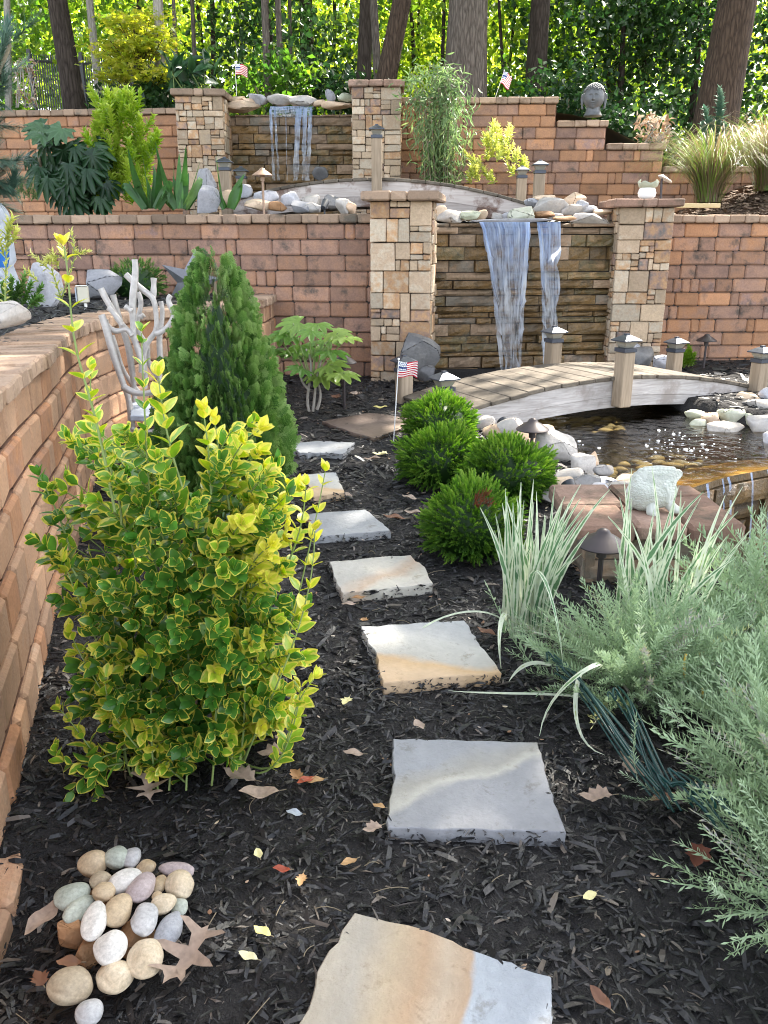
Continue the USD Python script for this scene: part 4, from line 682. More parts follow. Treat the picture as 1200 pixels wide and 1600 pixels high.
# ------------------------------------------------------------------ river pebbles on brown rocks, lower left
def peb(zx, zy, a, b, ang, z, mat, lab, seed):
    px, py = zx / 3, 1200 + zy / 3; c = at_g(px, py, z); k = (c[1] * CP - (c[2] - EYE) * SP) / F / 3
    a_, b_ = a * k, b * k * 1.12; v, f = pebble(seed, (a_, b_, min(a_, b_) * 0.74)); v = rotz(v, math.radians(ang)) + c
    solo("river_pebble", (v, f), "pebble_" + mat, lab, "pebble", uv=(rng(seed).random(), .6), smooth=True)
for i, q in enumerate([(440, 447, 66, 60, 0, .03, "tan", "tan rounded pebble at the back left of the pebble pile"), (545, 422, 56, 56, 0, .034, "pgreen", "grey-green mottled pebble at the back of the pile"), (618, 418, 42, 54, 0, .03, "pgrey", "pale grey pebble at the very back of the pile"), (684, 466, 42, 34, 0, .025, "tan", "small pale tan pebble at the back of the pile"), (826, 475, 92, 38, -8, .025, "mauve", "long mauve pebble at the back right of the pile"),
    (841, 541, 70, 70, 0, .038, "cream", "round golden cream pebble at the right of the pile"), (470, 532, 50, 46, 20, .05, "olive", "small grey-tan pebble upper left in the pile"), (586, 532, 82, 55, 32, .055, "white", "white oval pebble near the pile's top"), (660, 562, 62, 76, -10, .058, "mauve", "pinkish grey oval pebble in the middle of the pile"), (748, 545, 34, 44, 0, .03, "tan", "orange-tan pebble half hidden behind the pinkish one"),
    (486, 582, 50, 48, 0, .062, "tan", "small tan pebble resting against the white oval"), (340, 600, 88, 64, 18, .045, "pgreen", "large pale green pebble at the pile's left"), (366, 668, 52, 82, -28, .042, "pgreen", "darker green pebble at the pile's left side"), (442, 716, 58, 98, 4, .07, "white", "long upright cream-white pebble"), (550, 668, 62, 80, 0, .06, "tan", "plain tan pebble in the middle of the pile"),
    (766, 637, 60, 46, 30, .045, "cream", "cream oval pebble at the right of the pile"), (842, 657, 40, 46, 0, .025, "pgreen", "small grey-green pebble at the right of the pile"), (674, 706, 64, 82, 10, .06, "pgrey", "speckled grey-white pebble in the middle of the pile"), (790, 762, 58, 100, -6, .035, "blue", "long blue-grey pebble at the pile's right side"), (520, 842, 72, 76, 0, .06, "white", "round cream-white pebble at the front of the pile"),
    (686, 890, 80, 90, 8, .04, "cream", "large heart-shaped cream pebble at the front right"), (535, 982, 82, 72, 25, .032, "cream", "yellowish egg-shaped pebble in front of the pile"), (325, 1022, 102, 84, 6, .036, "olive", "largest olive-tan pebble at the front left of the pile"), (421, 1142, 66, 58, -15, .028, "pgrey", "white-grey pebble nearest the bottom of the picture"), (735, 600, 24, 26, 0, .05, "tan", "tiny tan pebble between the larger ones")]):
    peb(*q, 300 + i)
for i, (zx, zy, w, h, l) in enumerate([(335, 770, 150, 120, "brown block of stone under the green pebbles"), (420, 860, 140, 100, "small rusty stone at the front of the pebble pile"), (630, 790, 190, 160, "large rust-brown stone under the pebble pile"), (480, 640, 240, 200, "flat brown stone at the bottom of the pebble pile")]):
    c = at_g(zx / 3, 1200 + zy / 3, 0.012); k = (c[1] * CP - (c[2] - EYE) * SP) / F / 6; v, f = rock(340 + i, (w * k, h * k * 1.1, .034), 3, .3, 10)
    solo("rock", (rotz(v, .3 * i) + c, f), "rock_brown", l, "rock", uv=(.3 + .2 * i, .5), smooth=30)

# ------------------------------------------------------------------ falling water
def sheet(T, name, tops, bots, Y0, Y1, n=14, m=22, u0=0.0, us=1.0, bulge=0.10, seed=0):
    V, U = [], []
    (xa, ya), (xb, yb) = tops; (xc, yc), (xd, yd) = bots
    A, B, C, D = at_y(xa, ya, Y0), at_y(xb, yb, Y0), at_y(xc, yc, Y1), at_y(xd, yd, Y1)
    for i in range(m):
        t = i / (m - 1)
        for k in range(n):
            s = k / (n - 1); w = t ** 0.75
            p = (A * (1 - s) + B * s) * (1 - w) + (C * (1 - s) + D * s) * w
            p[2] = (A[2] * (1 - t) + C[2] * t); p[1] = Y0 + (Y1 - Y0) * math.sqrt(t) + 0.012 * math.sin(9 * s + 3 * t + seed)
            p[0] += (1 if n > 5 else .3) * (0.014 + .03 * (abs(s - .5) > .42)) * (meshkit.noise(np.array([s * 3 + seed, t * 17, u0]), 3) - .5) * (1 + 1.5 * t); p[1] -= .03 * (meshkit.noise(np.array([s * 6, t * 5 + seed, u0 * 3]), 5) - .5); V.append(p); U.append((u0 + s * us, t * 3.0))
    Fc = [[i * n + k, i * n + k + 1, (i + 1) * n + k + 1, (i + 1) * n + k] for i in range(m - 1) for k in range(n - 1)]
    return part(T, name, (np.array(V), np.array(Fc)), "falling_water", uv=np.array(U), smooth=True)
T = thing("waterfall", "wide tapering sheet of falling water at the left of the lower fountain", "waterfall", (1.5, 9, 0))
sheet(T, "water_sheet", ((751, 347), (827, 347)), ((784, 578), (811, 578)), 8.98, 8.84, us=0.8)
sheet(T, "water_strand", ((750, 347), (755, 347)), ((782, 578), (787, 578)), 8.96, 8.82, n=3, u0=3.3, us=0.02); sheet(T, "water_strand", ((822, 347), (828, 347)), ((808, 578), (813, 578)), 8.96, 8.82, n=3, u0=5.3, us=0.03)
T = thing("waterfall", "narrow tapering sheet of falling water at the right of the lower fountain", "waterfall", (1.9, 9, 0))
sheet(T, "water_sheet", ((839, 347), (876, 347)), ((850, 575), (862, 575)), 9.05, 8.92, n=9, us=0.4, u0=2.0, seed=2)
sheet(T, "water_strand", ((838, 347), (843, 347)), ((849, 575), (853, 575)), 9.03, 8.9, n=3, u0=3.3, us=0.02)
T = thing("waterfall", "thin transparent curtain of water on the upper fountain wall", "waterfall", (-1.3, 12.8, 1.7))
for i, (a, b, c, d) in enumerate([(420, 424, 426, 430), (428, 431, 434, 437), (446, 448, 448, 449), (463, 472, 458, 466), (474, 480, 472, 478), (484, 489, 478, 484)]):
    sheet(T, "water_strand", ((a, 170), (b, 170)), ((c, 282), (d, 282)), 12.78, 12.70, n=4, u0=3.3 + 2.13 * i, us=0.06, seed=i)
sheet(T, "water_sheet", ((421, 166), (489, 166)), ((424, 183), (487, 183)), 12.80, 12.77, n=14, m=5, us=1.2, u0=1)
T = thing("waterfall", "fine trickles of water running over the curved weir at the right edge", "waterfall", (2.4, 5.1, 0))
r = rng(77); wfl = LineString(WEIR).offset_curve(-0.05)
for i, (t, w) in enumerate([(.10, .015), (.145, .03), (.19, .02), (.205, .03), (.26, .02), (.30, .05), (.33, .02), (.375, .12), (.42, .16), (.48, .2), (.54, .2)]):
    p, q = wfl.interpolate(t, True), wfl.interpolate(t + w / 4.6, True); drop = -0.58 if i % 3 else -0.35; V, U = [], []
    for k in range(10):
        s = k / 9; z = 0.024 + (drop - 0.02) * s; o = 0.06 * math.sqrt(s)
        for (a, x) in ((p, 0.1 * s), (q, 0.0)): V.append((a.x + o * .55 + (q.x - p.x) * x, a.y - o, z)); U.append((3.3 + i * 1.7 + (0 if a is p else w * 2.0), s * 1.6))
    part(T, "water_strand", (np.array(V), np.array([[2 * k, 2 * k + 1, 2 * k + 3, 2 * k + 2] for k in range(9)])), "falling_water", uv=np.array(U), smooth=True)

r = rng(78); fb = []  # white beads: stand-in sun sparkles on the pond, foam under the falls
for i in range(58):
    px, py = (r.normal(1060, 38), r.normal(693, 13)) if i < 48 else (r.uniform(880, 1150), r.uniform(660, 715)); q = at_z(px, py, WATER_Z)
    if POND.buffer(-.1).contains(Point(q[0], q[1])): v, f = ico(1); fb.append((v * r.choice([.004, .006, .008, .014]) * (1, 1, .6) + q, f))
for i in range(260):
    x = r.choice([1.55, 1.86]) + r.normal(0, .09); fb.append((ico(1)[0] * r.uniform(.006, .022) + (x, 8.86 + .15 * (x - 1.5) + r.normal(0, .07), WATER_Z + .01 + abs(r.normal(0, .04))), ico(1)[1]))
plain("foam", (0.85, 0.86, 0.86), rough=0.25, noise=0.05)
solo("foam_bubbles", cat_(fb), "foam", "white foam bubbles and beads standing in for sun sparkles on the pond water", "foam", kind="stuff", smooth=True)

# ------------------------------------------------------------------ path lights, flags, star, box light
def path_light(label, base, mat="lamp_bronze", h=0.40, s=1.0):
    T = thing("path_light", label, "path light", base, "mushroom path lights")
    b = np.array(base)
    part(T, "stake", tuple([tube([b + (0, 0, -.12), b + (0, 0, h)], .012, 8)[0], tube([b + (0, 0, -.12), b + (0, 0, h)], .012, 8)[1]]), mat, smooth=40)
    v, f = lathe([(0.0, .0), (.105, .0), (.108, .006), (.098, .016), (.06, .042), (.034, .056), (.026, .070), (.014, .078), (0, .080)], 28); part(T, "hat", (v + b + (0, 0, h - .03), f), mat, smooth=50)
    v, f = lathe([(.022, -.05), (.024, 0)], 12); part(T, "lamp_socket", (v + b + (0, 0, h - .03), f), mat, smooth=40)
    return T
L1 = path_light("dark path light by the wall beside the young fatsia", at_g(538, 637) + (0, 0, .0))
g = at_y(832, 672, 5.3); dup(L1, (g[0], g[1], g[2] - .37), "dark path light by the white boulder at the pond")
g = at_y(941, 853, 3.0); dup(L1, (g[0], g[1], g[2] - .37 * .9), "dark path light among the striped iris blades", 0.9)
g = at_y(1104, 533, 9.1); dup(L1, (g[0], g[1], g[2] - .37), "dark path light against the right-hand block wall")
g = at_y(410, 275, 9.25); path_light("copper-capped path light on the upper terrace beneath the bridge", (g[0], g[1], g[2] - .37), "lamp_copper")
g = at_y(1034, 312, 9.95); T = thing("path_light", "broken path light with tipped hat above the white pot's pillar", "path light", g)
q0, q1 = at_y(1032, 316, 9.95), at_y(1034, 279, 9.95)
v, f = tube([q0, q1], .014, 8); part(T, "stake", (v, f), "lamp_bronze", smooth=40)
v, f = lathe([(0, 0), (.085, 0), (.08, .014), (.03, .04), (0, .055)], 20); t = -0.45; v = np.c_[v[:, 0] * math.cos(t) + v[:, 2] * math.sin(t), v[:, 1], -v[:, 0] * math.sin(t) * -1 + v[:, 2] * math.cos(t)]; part(T, "hat", (v + q1 + (.04, 0, -.01), f), "pot_white", smooth=50)
def flag(label, base, top, wdt, hgt, seed, dn=0.0):
    T = thing("small_flag", label, "flag", base, "small stars and stripes flags"); base, top = np.array(base), np.array(top); v, f = tube([base, top], .0035, 6); part(T, "pole", (v, f), "pole_white", smooth=60)
    v, f = ico(1); part(T, "finial", (v * .008 + top, f), "pole_white", smooth=True)
    ax = (base - top) / np.linalg.norm(base - top); n, m = 16, 10; V, U = [], []
    for i in range(m):
        for k in range(n):
            u, w = k / (n - 1), i / (m - 1)
            V.append(top + ax * (.01 + hgt * w + dn * u + .012 * math.sin(5 * u + seed + w)) + np.array([wdt * u, .03 * u * math.sin(7 * u + 2 * w + seed), 0])); U.append((u, 1 - w))
    cl = part(T, "flag_cloth", (np.array(V), np.array([[i * n + k, i * n + k + 1, (i + 1) * n + k + 1, (i + 1) * n + k] for i in range(m - 1) for k in range(n - 1)])), "flag_print", uv=np.array(U), smooth=True)
    V = np.array(V).reshape(m, n, 3); vs = []
    a = np.arange(10) * math.pi / 5 + math.pi / 2; rr = np.where(np.arange(10) % 2, .0032, .008) * (wdt / .13)
    for i in range(4):
        for k in range(4 if i % 2 else 5):
            u, w = (.055 + .085 * k + (.042 if i % 2 else 0)) * (n - 1), (.08 + .125 * i) * (m - 1); c = V[int(w), int(u)] * (1 - (u % 1)) + V[int(w), int(u) + 1] * (u % 1)
            vs.append((np.vstack([[c + (0, -.004, 0)], c + np.c_[rr * np.cos(a), np.full(10, -.004), rr * np.sin(a)]]), [[0, 1 + (k2 + 1) % 10, 1 + k2] for k2 in range(10)]))
    part(cl, "star", cat_(vs), "star_white", kind="stuff")
for px, py, Y, l, rz in [(892, 766, 4.42, "small black spotlight behind the low stone pillar", .4), (507, 320, 9.35, "small black spotlight among the stones below the upper bridge", -.3), (789, 664, 6.05, "small black spotlight by the bridge beam's left end", .6)]:
    c = at_y(px, py, Y); T = thing("spotlight", l, "spotlight", c); v, f = lathe([(0, -.06), (.028, -.055), (.034, -.02), (.040, .05), (.036, .052), (.03, .02), (0, .015)], 16); a = .9; v = np.c_[v[:, 0], v[:, 1] * math.cos(a) + v[:, 2] * math.sin(a), -v[:, 1] * math.sin(a) + v[:, 2] * math.cos(a)]
    part(T, "housing", (rotz(v, rz) + c, f), "black_plastic", smooth=45); part(T, "stake", tube([c - (0, 0, .22), c - (0, 0, .03)], .010, 6), "black_plastic", smooth=40)
flag("small flag on a white pole in the mulch by the bridge", at_g(615, 690), at_y(623, 561, at_g(615, 690)[1] - .02), .135, .105, 0.3, .02)
flag("small flag standing behind the upper waterfall's stones", at_y(370, 150, 13.2), at_y(367, 97, 13.2), .17, .14, 1.2, .05)
flag("small tilted flag behind the top wall beside the thick tree trunk", at_y(773, 155, 13.2), at_y(788, 110, 13.2), .15, .16, 2.2, .09)
c = at_y(297, 440, 8.35); a = np.arange(10) * math.pi / 5 + math.pi / 2 - .22; rr = np.where(np.arange(10) % 2, .125, .31)
rim = c + np.c_[rr * np.cos(a), .10 * np.sin(a) * rr, rr * np.sin(a)]
V = np.vstack([rim, [c + (0, -.075, 0)], [c + (0, .02, 0)]]); solo("metal_star", (V, np.array([[10, (k + 1) % 10, k] for k in range(10)] + [[11, k, (k + 1) % 10] for k in range(10)])), "star_metal", "dark metal star leaning on the lower wall behind the conifer", "star ornament")
g = at_y(130, 460, 6.7); T = thing("box_light", "beige box-shaped garden light on a stake in the raised bed", "garden light", (g[0], g[1], .97))
v, f = cbox((-.042, -.03, -.062), (.042, .03, .062), .006); part(T, "housing", (rotz(v, .25) + g, f), "box_beige"); v, f = cbox((-.05, -.034, .060), (.034, .03, .066), .002); part(T, "lid", (rotz(v, .25) + g + (-.0, 0, .003), f), "pot_white")
v, f = cbox((-.058, -.02, -.055), (-.046, .03, .055), .003); part(T, "back_plate", (rotz(v, .25) + g, f), "pale_plaster"); part(T, "stake", tube([g + (.01, 0, -.15), g + (.01, 0, -.06)], .012, 6), "pot_white", smooth=40)

# ------------------------------------------------------------------ statues
def blob(chains, edge=0.012, it=12, sub=None):
    """spheres joined by hulls into one smooth body; chains: lists of (x, y, z, r)"""
    S = lambda q: m3.Manifold.sphere(q[3], 20).translate(tuple(float(t) for t in q[:3])); out = None
    for ch in chains:
        for a, b in (zip(ch[:-1], ch[1:]) if len(ch) > 1 else [(ch[0], ch[0])]):
            h = m3.Manifold.batch_hull([S(a), S(b)]); out = h if out is None else out + h
    for q in sub or []: out = out - S(q)
    o = out.refine_to_length(edge).to_mesh(); t = trimesh.Trimesh(o.vert_properties[:, :3], o.tri_verts); t.merge_vertices(); trimesh.smoothing.filter_taubin(t, iterations=it); return np.array(t.vertices), np.array(t.faces)
c0 = at_z(1015, 797, .311); k = 3.62 / F
P = lambda x, z, r, y=0.0: (x * k, y * k, (z + 31) * k, r * k)
T = thing("fish_statue", "white stone fish statue with open mouth sitting on the low pillar", "statue", c0)
body = blob([[P(-12, -6, 26), P(-8, 2, 30), P(10, 0, 27)], [P(10, 0, 27), P(20, 14, 20)], [P(20, 14, 20), P(38, 29, 8)], [P(18, 2, 20), P(33, 3, 8)], [P(38, 29, 8), P(10, 31, 9), P(-20, 31, 7)], [P(-8, 2, 28), P(-22, 22, 12)], [P(-12, -6, 26), P(-30, -12, 10), P(-32, -25, 6)]], .006, 10, sub=[P(44, 16, 11, -2), P(36, 15, 7), P(44, 15, 11, -14)])
body[0][:, 2] = np.maximum(body[0][:, 2], 0.002)
bd = part(T, "body", (body[0] + c0, body[1]), "fish_stone", smooth=True)
fin = blob([[P(-20, 34, 5), P(-30, 20, 5), P(-37, 0, 4)], [P(-20, 34, 5), P(-26, 10, 5), P(-32, -8, 4)], [P(-14, 36, 5), P(8, 38, 5), P(30, 36, 5)], [P(-14, 36, 4), P(-16, 20, 5, -14), P(-26, -2, 4, -14)]], .006, 6); part(T, "mane_fin", (fin[0] + c0, fin[1]), "fish_plain", smooth=True)
for ch in ([[P(-4, -16, 9, -20), P(-6, -25, 8, -26), P(-4, -27, 6, -30)]], [[P(22, -12, 9, -12), P(30, -22, 8, -16), P(39, -26, 6, -17)]]):
    b_ = blob(ch, .006, 6); part(T, "foot_fin", (np.maximum(b_[0], [-9, -9, .002]) + c0, b_[1]), "fish_plain", smooth=True)
for (x, z, y, rr) in ((25, 22, -15, 4.2),):
    v, f = ico(3); part(T, "eye", (v * rr * k + c0 + (x * k, y * k, (z + 31) * k), f), "fish_plain", smooth=True)
b_ = blob([[P(14, 14, 3.5, -22), P(20, 2, 3.5, -23), P(19, -10, 3.5, -22)], [P(20, 16, 2.6, -19), P(26, 4, 2.6, -18), P(25, -6, 2.6, -18)]], .004, 4); part(T, "gill_ridge", (b_[0] + c0, b_[1]), "fish_plain", smooth=True)

hc = at_y(926, 182, 12.95); T = thing("stone_head", "grey stone head statue with closed eyes on the stepped wall cap", "statue", hc)
v, f = ico(5); p = v.copy(); x, y, z = p[:, 0], -p[:, 1], p[:, 2]; fr = sstep((y - .05) / .3)
gs = lambda cx, cz, sx, sz: np.exp(-((x - cx) / sx) ** 2 - ((z - cz) / sz) ** 2) * fr
dsp = .19 * gs(0, -.14, .085, .10) + .075 * gs(0, .08, .06, .17) + .05 * gs(-.10, -.17, .05, .05) + .05 * gs(.10, -.17, .05, .05) + .055 * (gs(0, -.39, .17, .035) + gs(0, -.47, .13, .035)) - .05 * gs(0, -.43, .15, .014) + .09 * gs(0, -.70, .2, .12)
for s in (-1, 1):
    dsp += -.11 * gs(s * .26, .10, .15, .09) + .06 * gs(s * .27, .07, .12, .055) - .02 * gs(s * .27, .03, .12, .012) + .045 * np.exp(-((z - .23 + .5 * (np.abs(x) - .2) ** 2 * 2) / .028) ** 2) * np.exp(-((x - s * .27) / .2) ** 2) * fr + .03 * gs(s * .42, -.25, .2, .2)
hair = sstep((z - .52 + .10 * np.abs(x) - .55 * (1 - sstep((y + .2) / .5))) / .05)
q = p * (1 + dsp + .035 * hair)[:, None]; jaw = 1 - .22 * sstep((-z - .1) / .8); q[:, 0] *= .148 * jaw; q[:, 1] *= .160; q[:, 2] *= .178
turn = lambda w: rotz(w, -0.28) + hc + (0, 0, .235)
hd = part(T, "face", (turn(q), f), "buddha_grey", smooth=True)
cur = []; r = rng(5)
for i in range(260):
    ph = i * 2.39996; zz = 1 - i / 259 * 1.25; rad = math.sqrt(max(0, 1 - min(1, zz * zz))); d = np.array([rad * math.cos(ph), rad * math.sin(ph), zz])
    if zz > (.50 if d[1] < 0 else -.2) : vv, ff = ico(1); cur.append((vv * .0155 + d * np.array([.148, .160, .178]) * 1.05, ff))
cv, cf = cat_(cur); part(T, "hair_curls", (turn(cv), cf), "buddha_grey", smooth=True, kind="stuff")
for s in (-1, 1):
    e = blob([[(s * .150, .0, .03, .018), (s * .166, .01, .045, .016), (s * .172, .02, .0, .014), (s * .160, .005, -.07, .013), (s * .152, .0, -.125, .017)], [(s * .15, 0, .03, .014), (s * .150, 0, -.08, .010)]], .008, 5); part(T, "ear", (turn(e[0]), e[1]), "buddha_grey", smooth=True)
v, f = lathe([(0, -.235), (.125, -.235), (.13, -.225), (.115, -.20), (.10, -.17), (.098, -.12), (.09, -.08)], 28); part(T, "neck", (turn(v), f), "buddha_grey", smooth=45)

c0 = at_y(1010, 311, 9.30); T = thing("white_pot", "round white pot with a mossy frilled rim on the right pillar", "pot", c0)
v, f = lathe([(0, 0), (.06, 0), (.088, .025), (.094, .06), (.082, .10), (.07, .115), (0, .115)], 24); part(T, "pot_body", (v + c0, f), "pot_white", smooth=50)
v, f = lathe([(.06, .105), (.085, .112), (.105, .15), (.10, .165), (.08, .15), (.05, .125)], 24); v[:, 2] += .012 * np.sin(np.arctan2(v[:, 1], v[:, 0]) * 5) * (v[:, 2] > .14); part(T, "frilled_rim", (v + c0, f), "rock_green", uv=(.3, .4), smooth=50)
for s in (-1, 1):
    b_ = blob([[(s * .085, -.02, .13, .016), (s * .10, -.02, .165, .012), (s * .085, -.02, .185, .007)]], .006, 4); part(T, "ear_tuft", (b_[0] + c0, b_[1]), "rock_green", uv=(.6, .4), smooth=True)
c0 = at_y(-4, 452, 6.6); T = thing("garden_figure", "pale blue-grey rounded garden figure cut by the left edge", "statue", c0); kk = 6.6 / F
Q = lambda x, z, r, y=0: (x * kk, y * kk, z * kk, r * kk)
b_ = blob([[Q(-2, 98, 34), Q(-4, 60, 30)], [Q(-4, 60, 30), Q(8, 30, 20), Q(14, 8, 20)], [Q(-4, 60, 30), Q(-16, 20, 30)], [Q(10, 70, 22), Q(22, 45, 12), Q(14, 26, 10, -22)]], .02, 10); part(T, "figure_body", (b_[0] + c0, b_[1]), "pale_plaster", smooth=True)
b_ = blob([[Q(18, 4, 12, -26), Q(34, 2, 9, -20)], [Q(-10, 4, 12, -26), Q(0, 2, 10, -28)]], .02, 6); part(T, "figure_feet", (b_[0] + c0, b_[1]), "pale_plaster", smooth=True)
g = at_y(2, 418, 6.05); v, f = lathe([(0, 0), (.045, 0), (.062, .06), (.068, .12), (.072, .125), (.06, .125), (.05, .02), (0, .02)], 24); solo("blue_pot", (v + g, f), "blue_glaze", "deep blue glazed pot in front of the pale garden figure", "pot", smooth=45)

# ------------------------------------------------------------------ the branch chair
def bc(zx, zy, Y): return at_y(140 + zx / 5, 390 + zy / 5, Y)
g = at_g(235, 722); T = thing("branch_chair", "silvery metal chair made of antler-like branches in the wall's bay", "chair", (g[0], 4.9, 0.1))
BR = [(.020, 4.86, [(92, 508), (140, 650), (180, 800), (232, 960), (268, 1060), (300, 1150), (322, 1300), (326, 1440), (300, 1560), (292, 1640)]), (.017, 4.97, [(88, 303), (140, 405), (192, 490), (262, 590), (330, 670), (370, 755), (410, 880), (430, 1010)]), (.016, 4.90, [(146, 452), (198, 510), (250, 590)]),
      (.018, 5.02, [(182, 353), (215, 470), (265, 640), (300, 750), (325, 900), (346, 1070), (350, 1200)]), (.015, 4.90, [(128, 545), (160, 612), (210, 636), (262, 625), (330, 672)]), (.020, 4.92, [(352, 76), (352, 250), (336, 430), (340, 560), (348, 680), (385, 800), (410, 960)]), (.015, 4.88, [(276, 442), (330, 482)]),
      (.017, 4.96, [(282, 193), (340, 250), (420, 318), (490, 378), (512, 440), (522, 540), (513, 640), (470, 702), (440, 752), (425, 900), (430, 1080)]), (.017, 4.98, [(502, 222), (500, 380)]), (.016, 5.05, [(375, 335), (388, 500), (374, 600), (408, 690), (442, 742), (455, 850), (482, 930), (540, 1000)]),
      (.016, 5.04, [(555, 404), (558, 600), (546, 700), (552, 850), (545, 1000), (545, 1200)]), (.017, 4.95, [(633, 358), (648, 470), (660, 505), (640, 560), (590, 620), (515, 655)]), (.014, 5.06, [(178, 670), (230, 850), (270, 950), (340, 1060), (380, 1110)]), (.019, 4.80, [(258, 1065), (330, 1108), (420, 1125), (490, 1112), (570, 1080), (640, 1060)]), (.014, 5.0, [(425, 510), (392, 532)]),
      (.018, 4.70, [(560, 1390), (570, 1500), (590, 1640)]), (.018, 5.0, [(600, 1100), (640, 1300), (640, 1600)]), (.016, 4.72, [(330, 1400), (440, 1425), (560, 1400)]), (.014, 4.78, [(310, 1560), (420, 1580), (560, 1570)])]
for i, (rr, Y, pts) in enumerate(BR):
    q = smoothpath([bc(x, y, Y) for x, y in pts], max(8, 5 * len(pts))); n = len(q)
    w = rr * (1 + .12 * np.sin(np.linspace(0, 9, n) + i)); part(T, "branch", tube(q, w, 10), "antler_metal", smooth=50)
sp = [np.r_[bc(335, 1180, 5.02)[:2], 0.53], np.r_[bc(590, 1180, 5.02)[:2], 0.53], np.r_[bc(600, 1400, 4.72)[:2], 0.50], np.r_[bc(325, 1400, 4.72)[:2], 0.50]]
part(T, "seat", poly_slab(sp, .03, 9, .01), "pale_plaster", smooth=35)

# ------------------------------------------------------------------ folded wire fence
T = thing("wire_fence", "folded dark green wire border fence lying along the lavender", "wire fence", (.7, 2.0, 0)); r = rng(88)
def wires(P0, P1, n, spread, hz, sag, seed):
    r = rng(seed); P0, P1 = np.array(P0), np.array(P1); ax = (P1 - P0) / np.linalg.norm(P1 - P0); sd = np.array([ax[1], -ax[0], 0])
    for i in range(n):
        a, b = r.uniform(-spread, spread, 2); e0, e1 = r.uniform(0, .12), r.uniform(0, .10); h0, h1 = r.uniform(0, hz, 2)
        q = [P0 + ax * e0 + sd * a + (0, 0, h0), P0 * .66 + P1 * .34 + sd * (a + b) / 2 + (0, 0, (h0 + h1) / 2 + sag * r.uniform(.4, 1)), P0 * .33 + P1 * .67 + sd * (b + .01) + (0, 0, h1 + sag * .7), P1 - ax * e1 + sd * b + (0, 0, h1)]
        part(T, "wire", tube(smoothpath(q, 14), .0032, 6), "fence_wire", smooth=60)
        if i % 3 == 0:
            q = [P0 + ax * e0 + sd * a + (0, 0, h0), P0 + ax * (e0 - .03) + sd * (a + .012) + (0, 0, h0 + .01), P0 + ax * e0 + sd * (a + .024) + (0, 0, h0 + .004)]; part(T, "wire", tube(smoothpath(q, 8), .0032, 6), "fence_wire", smooth=60)
wires(at_z(862, 1036, .12), at_z(1042, 1262, .06), 11, .022, .06, .03, 1); wires(at_z(953, 1080, .13), at_z(1060, 1290, .06), 8, .018, .05, .03, 2); wires(at_z(1040, 1225, .12), at_z(1172, 1330, .09), 12, .035, .07, .03, 3)

# ------------------------------------------------------------------ mulch chips and fallen leaves
def chips(n, seed, xf, yf, zf, ls, keep=None, lay=0.02):
    r = rng(seed); x, y = xf(r, n), yf(r, n)
    if keep is not None: m = keep(x, y); x, y = x[m], y[m]
    n = len(x); L = np.exp(r.normal(math.log(ls), .55, n)).clip(ls * .25, ls * 3.2); W = L * r.uniform(.09, .30, n); H = np.minimum(W * .6, .006)
    base = np.array([(-.5, -.35, 0), (.5, -.2, 0), (.45, .3, 0), (-.42, .42, .2), (0.05, .5, .6), (.1, -.48, .8)]) ; fc = np.array([(0, 2, 1), (0, 3, 2), (0, 1, 5), (1, 2, 5), (5, 2, 4), (2, 3, 4), (3, 0, 4), (0, 5, 4)])
    a = r.uniform(0, 6.283, n); R_ = frames(np.stack([np.cos(a), np.sin(a), r.normal(0, .22, n)], 1), (0, 0, 1), r.normal(0, .45, n)); R_ = R_[:, :, [1, 0, 2]] * np.array([1, -1, 1])
    V, Fc = inst(base, fc, R_, np.stack([x, y, zf(x, y) + r.uniform(-.2, 1, n) * lay], 1), np.stack([L, W, H], 1))
    t = r.random(n) ** 1.25; return (V, Fc), np.repeat(np.stack([t, r.random(n)], 1), 6, 0)
u = lambda a, b: (lambda r, n: r.uniform(a, b, n))
PB = POND.buffer(.02).union(BASIN); kp = lambda x, y: ~shapely.contains_xy(PB, x, y)
near = kp
sets = [chips(33000, 1, u(-1.3, 1.7), lambda r, n: .85 + 1.75 * r.random(n), zground, .0205, near), chips(24000, 2, u(-1.75, 1.7), lambda r, n: 2.5 + 2.6 * r.random(n) ** 1.2, zground, .026, near), chips(14000, 3, lambda r, n: r.uniform(-1.9, 1.4, n), lambda r, n: 4.9 + 3.6 * r.random(n), zground, .036, near), chips(6000, 4, u(2.4, 7.8), u(6.4, 9.7), zground, .055, near)]
re_ = rng(66)
for P in EDGE:                                                     # chips lapping over the rims of the flagstones
    q = np.vstack([a + (b - a) * re_.random((int(np.linalg.norm(b - a) / .008), 1)) for a, b in zip(P, np.roll(P, -1, 0))]); q = q + (q - P.mean(0)) * (re_.normal(.012, .035, (len(q), 1))); m = q[:, 1] > .8; q = q[m]
    sets.append(chips(len(q), int(len(q)), lambda r, n, q=q: q[:, 0], lambda r, n, q=q: q[:, 1], lambda x, y, q=q: q[:, 2] - .022, .019, None, .022))
solo("mulch_chips", cat_([s[0] for s in sets]), "mulch_chip", "black shredded wood mulch covering the garden bed", "mulch", kind="stuff", uv=np.vstack([s[1] for s in sets]))
tkeep = lambda x, y: shapely.contains_xy(tp, x, y)
s = chips(9000, 5, u(-4.5, -1.1), u(3.0, 8.9), lambda x, y: np.full_like(x, .955), .045, tkeep); solo("mulch_chips", s[0], "mulch_chip", "black mulch of the raised bed at the left", "mulch", kind="stuff", uv=s[1])
s = chips(5000, 6, u(-5, 2.6), u(9.0, 11.5), zupper, .06, lambda x, y: (y > np.interp(x, [-7, -4, 0], [9.6, 9.2, 8.85])) & ((x < -.1) | (y > 10))); solo("mulch_chips", s[0], "mulch_chip", "dark mulch on the upper terrace", "mulch", kind="stuff", uv=s[1])
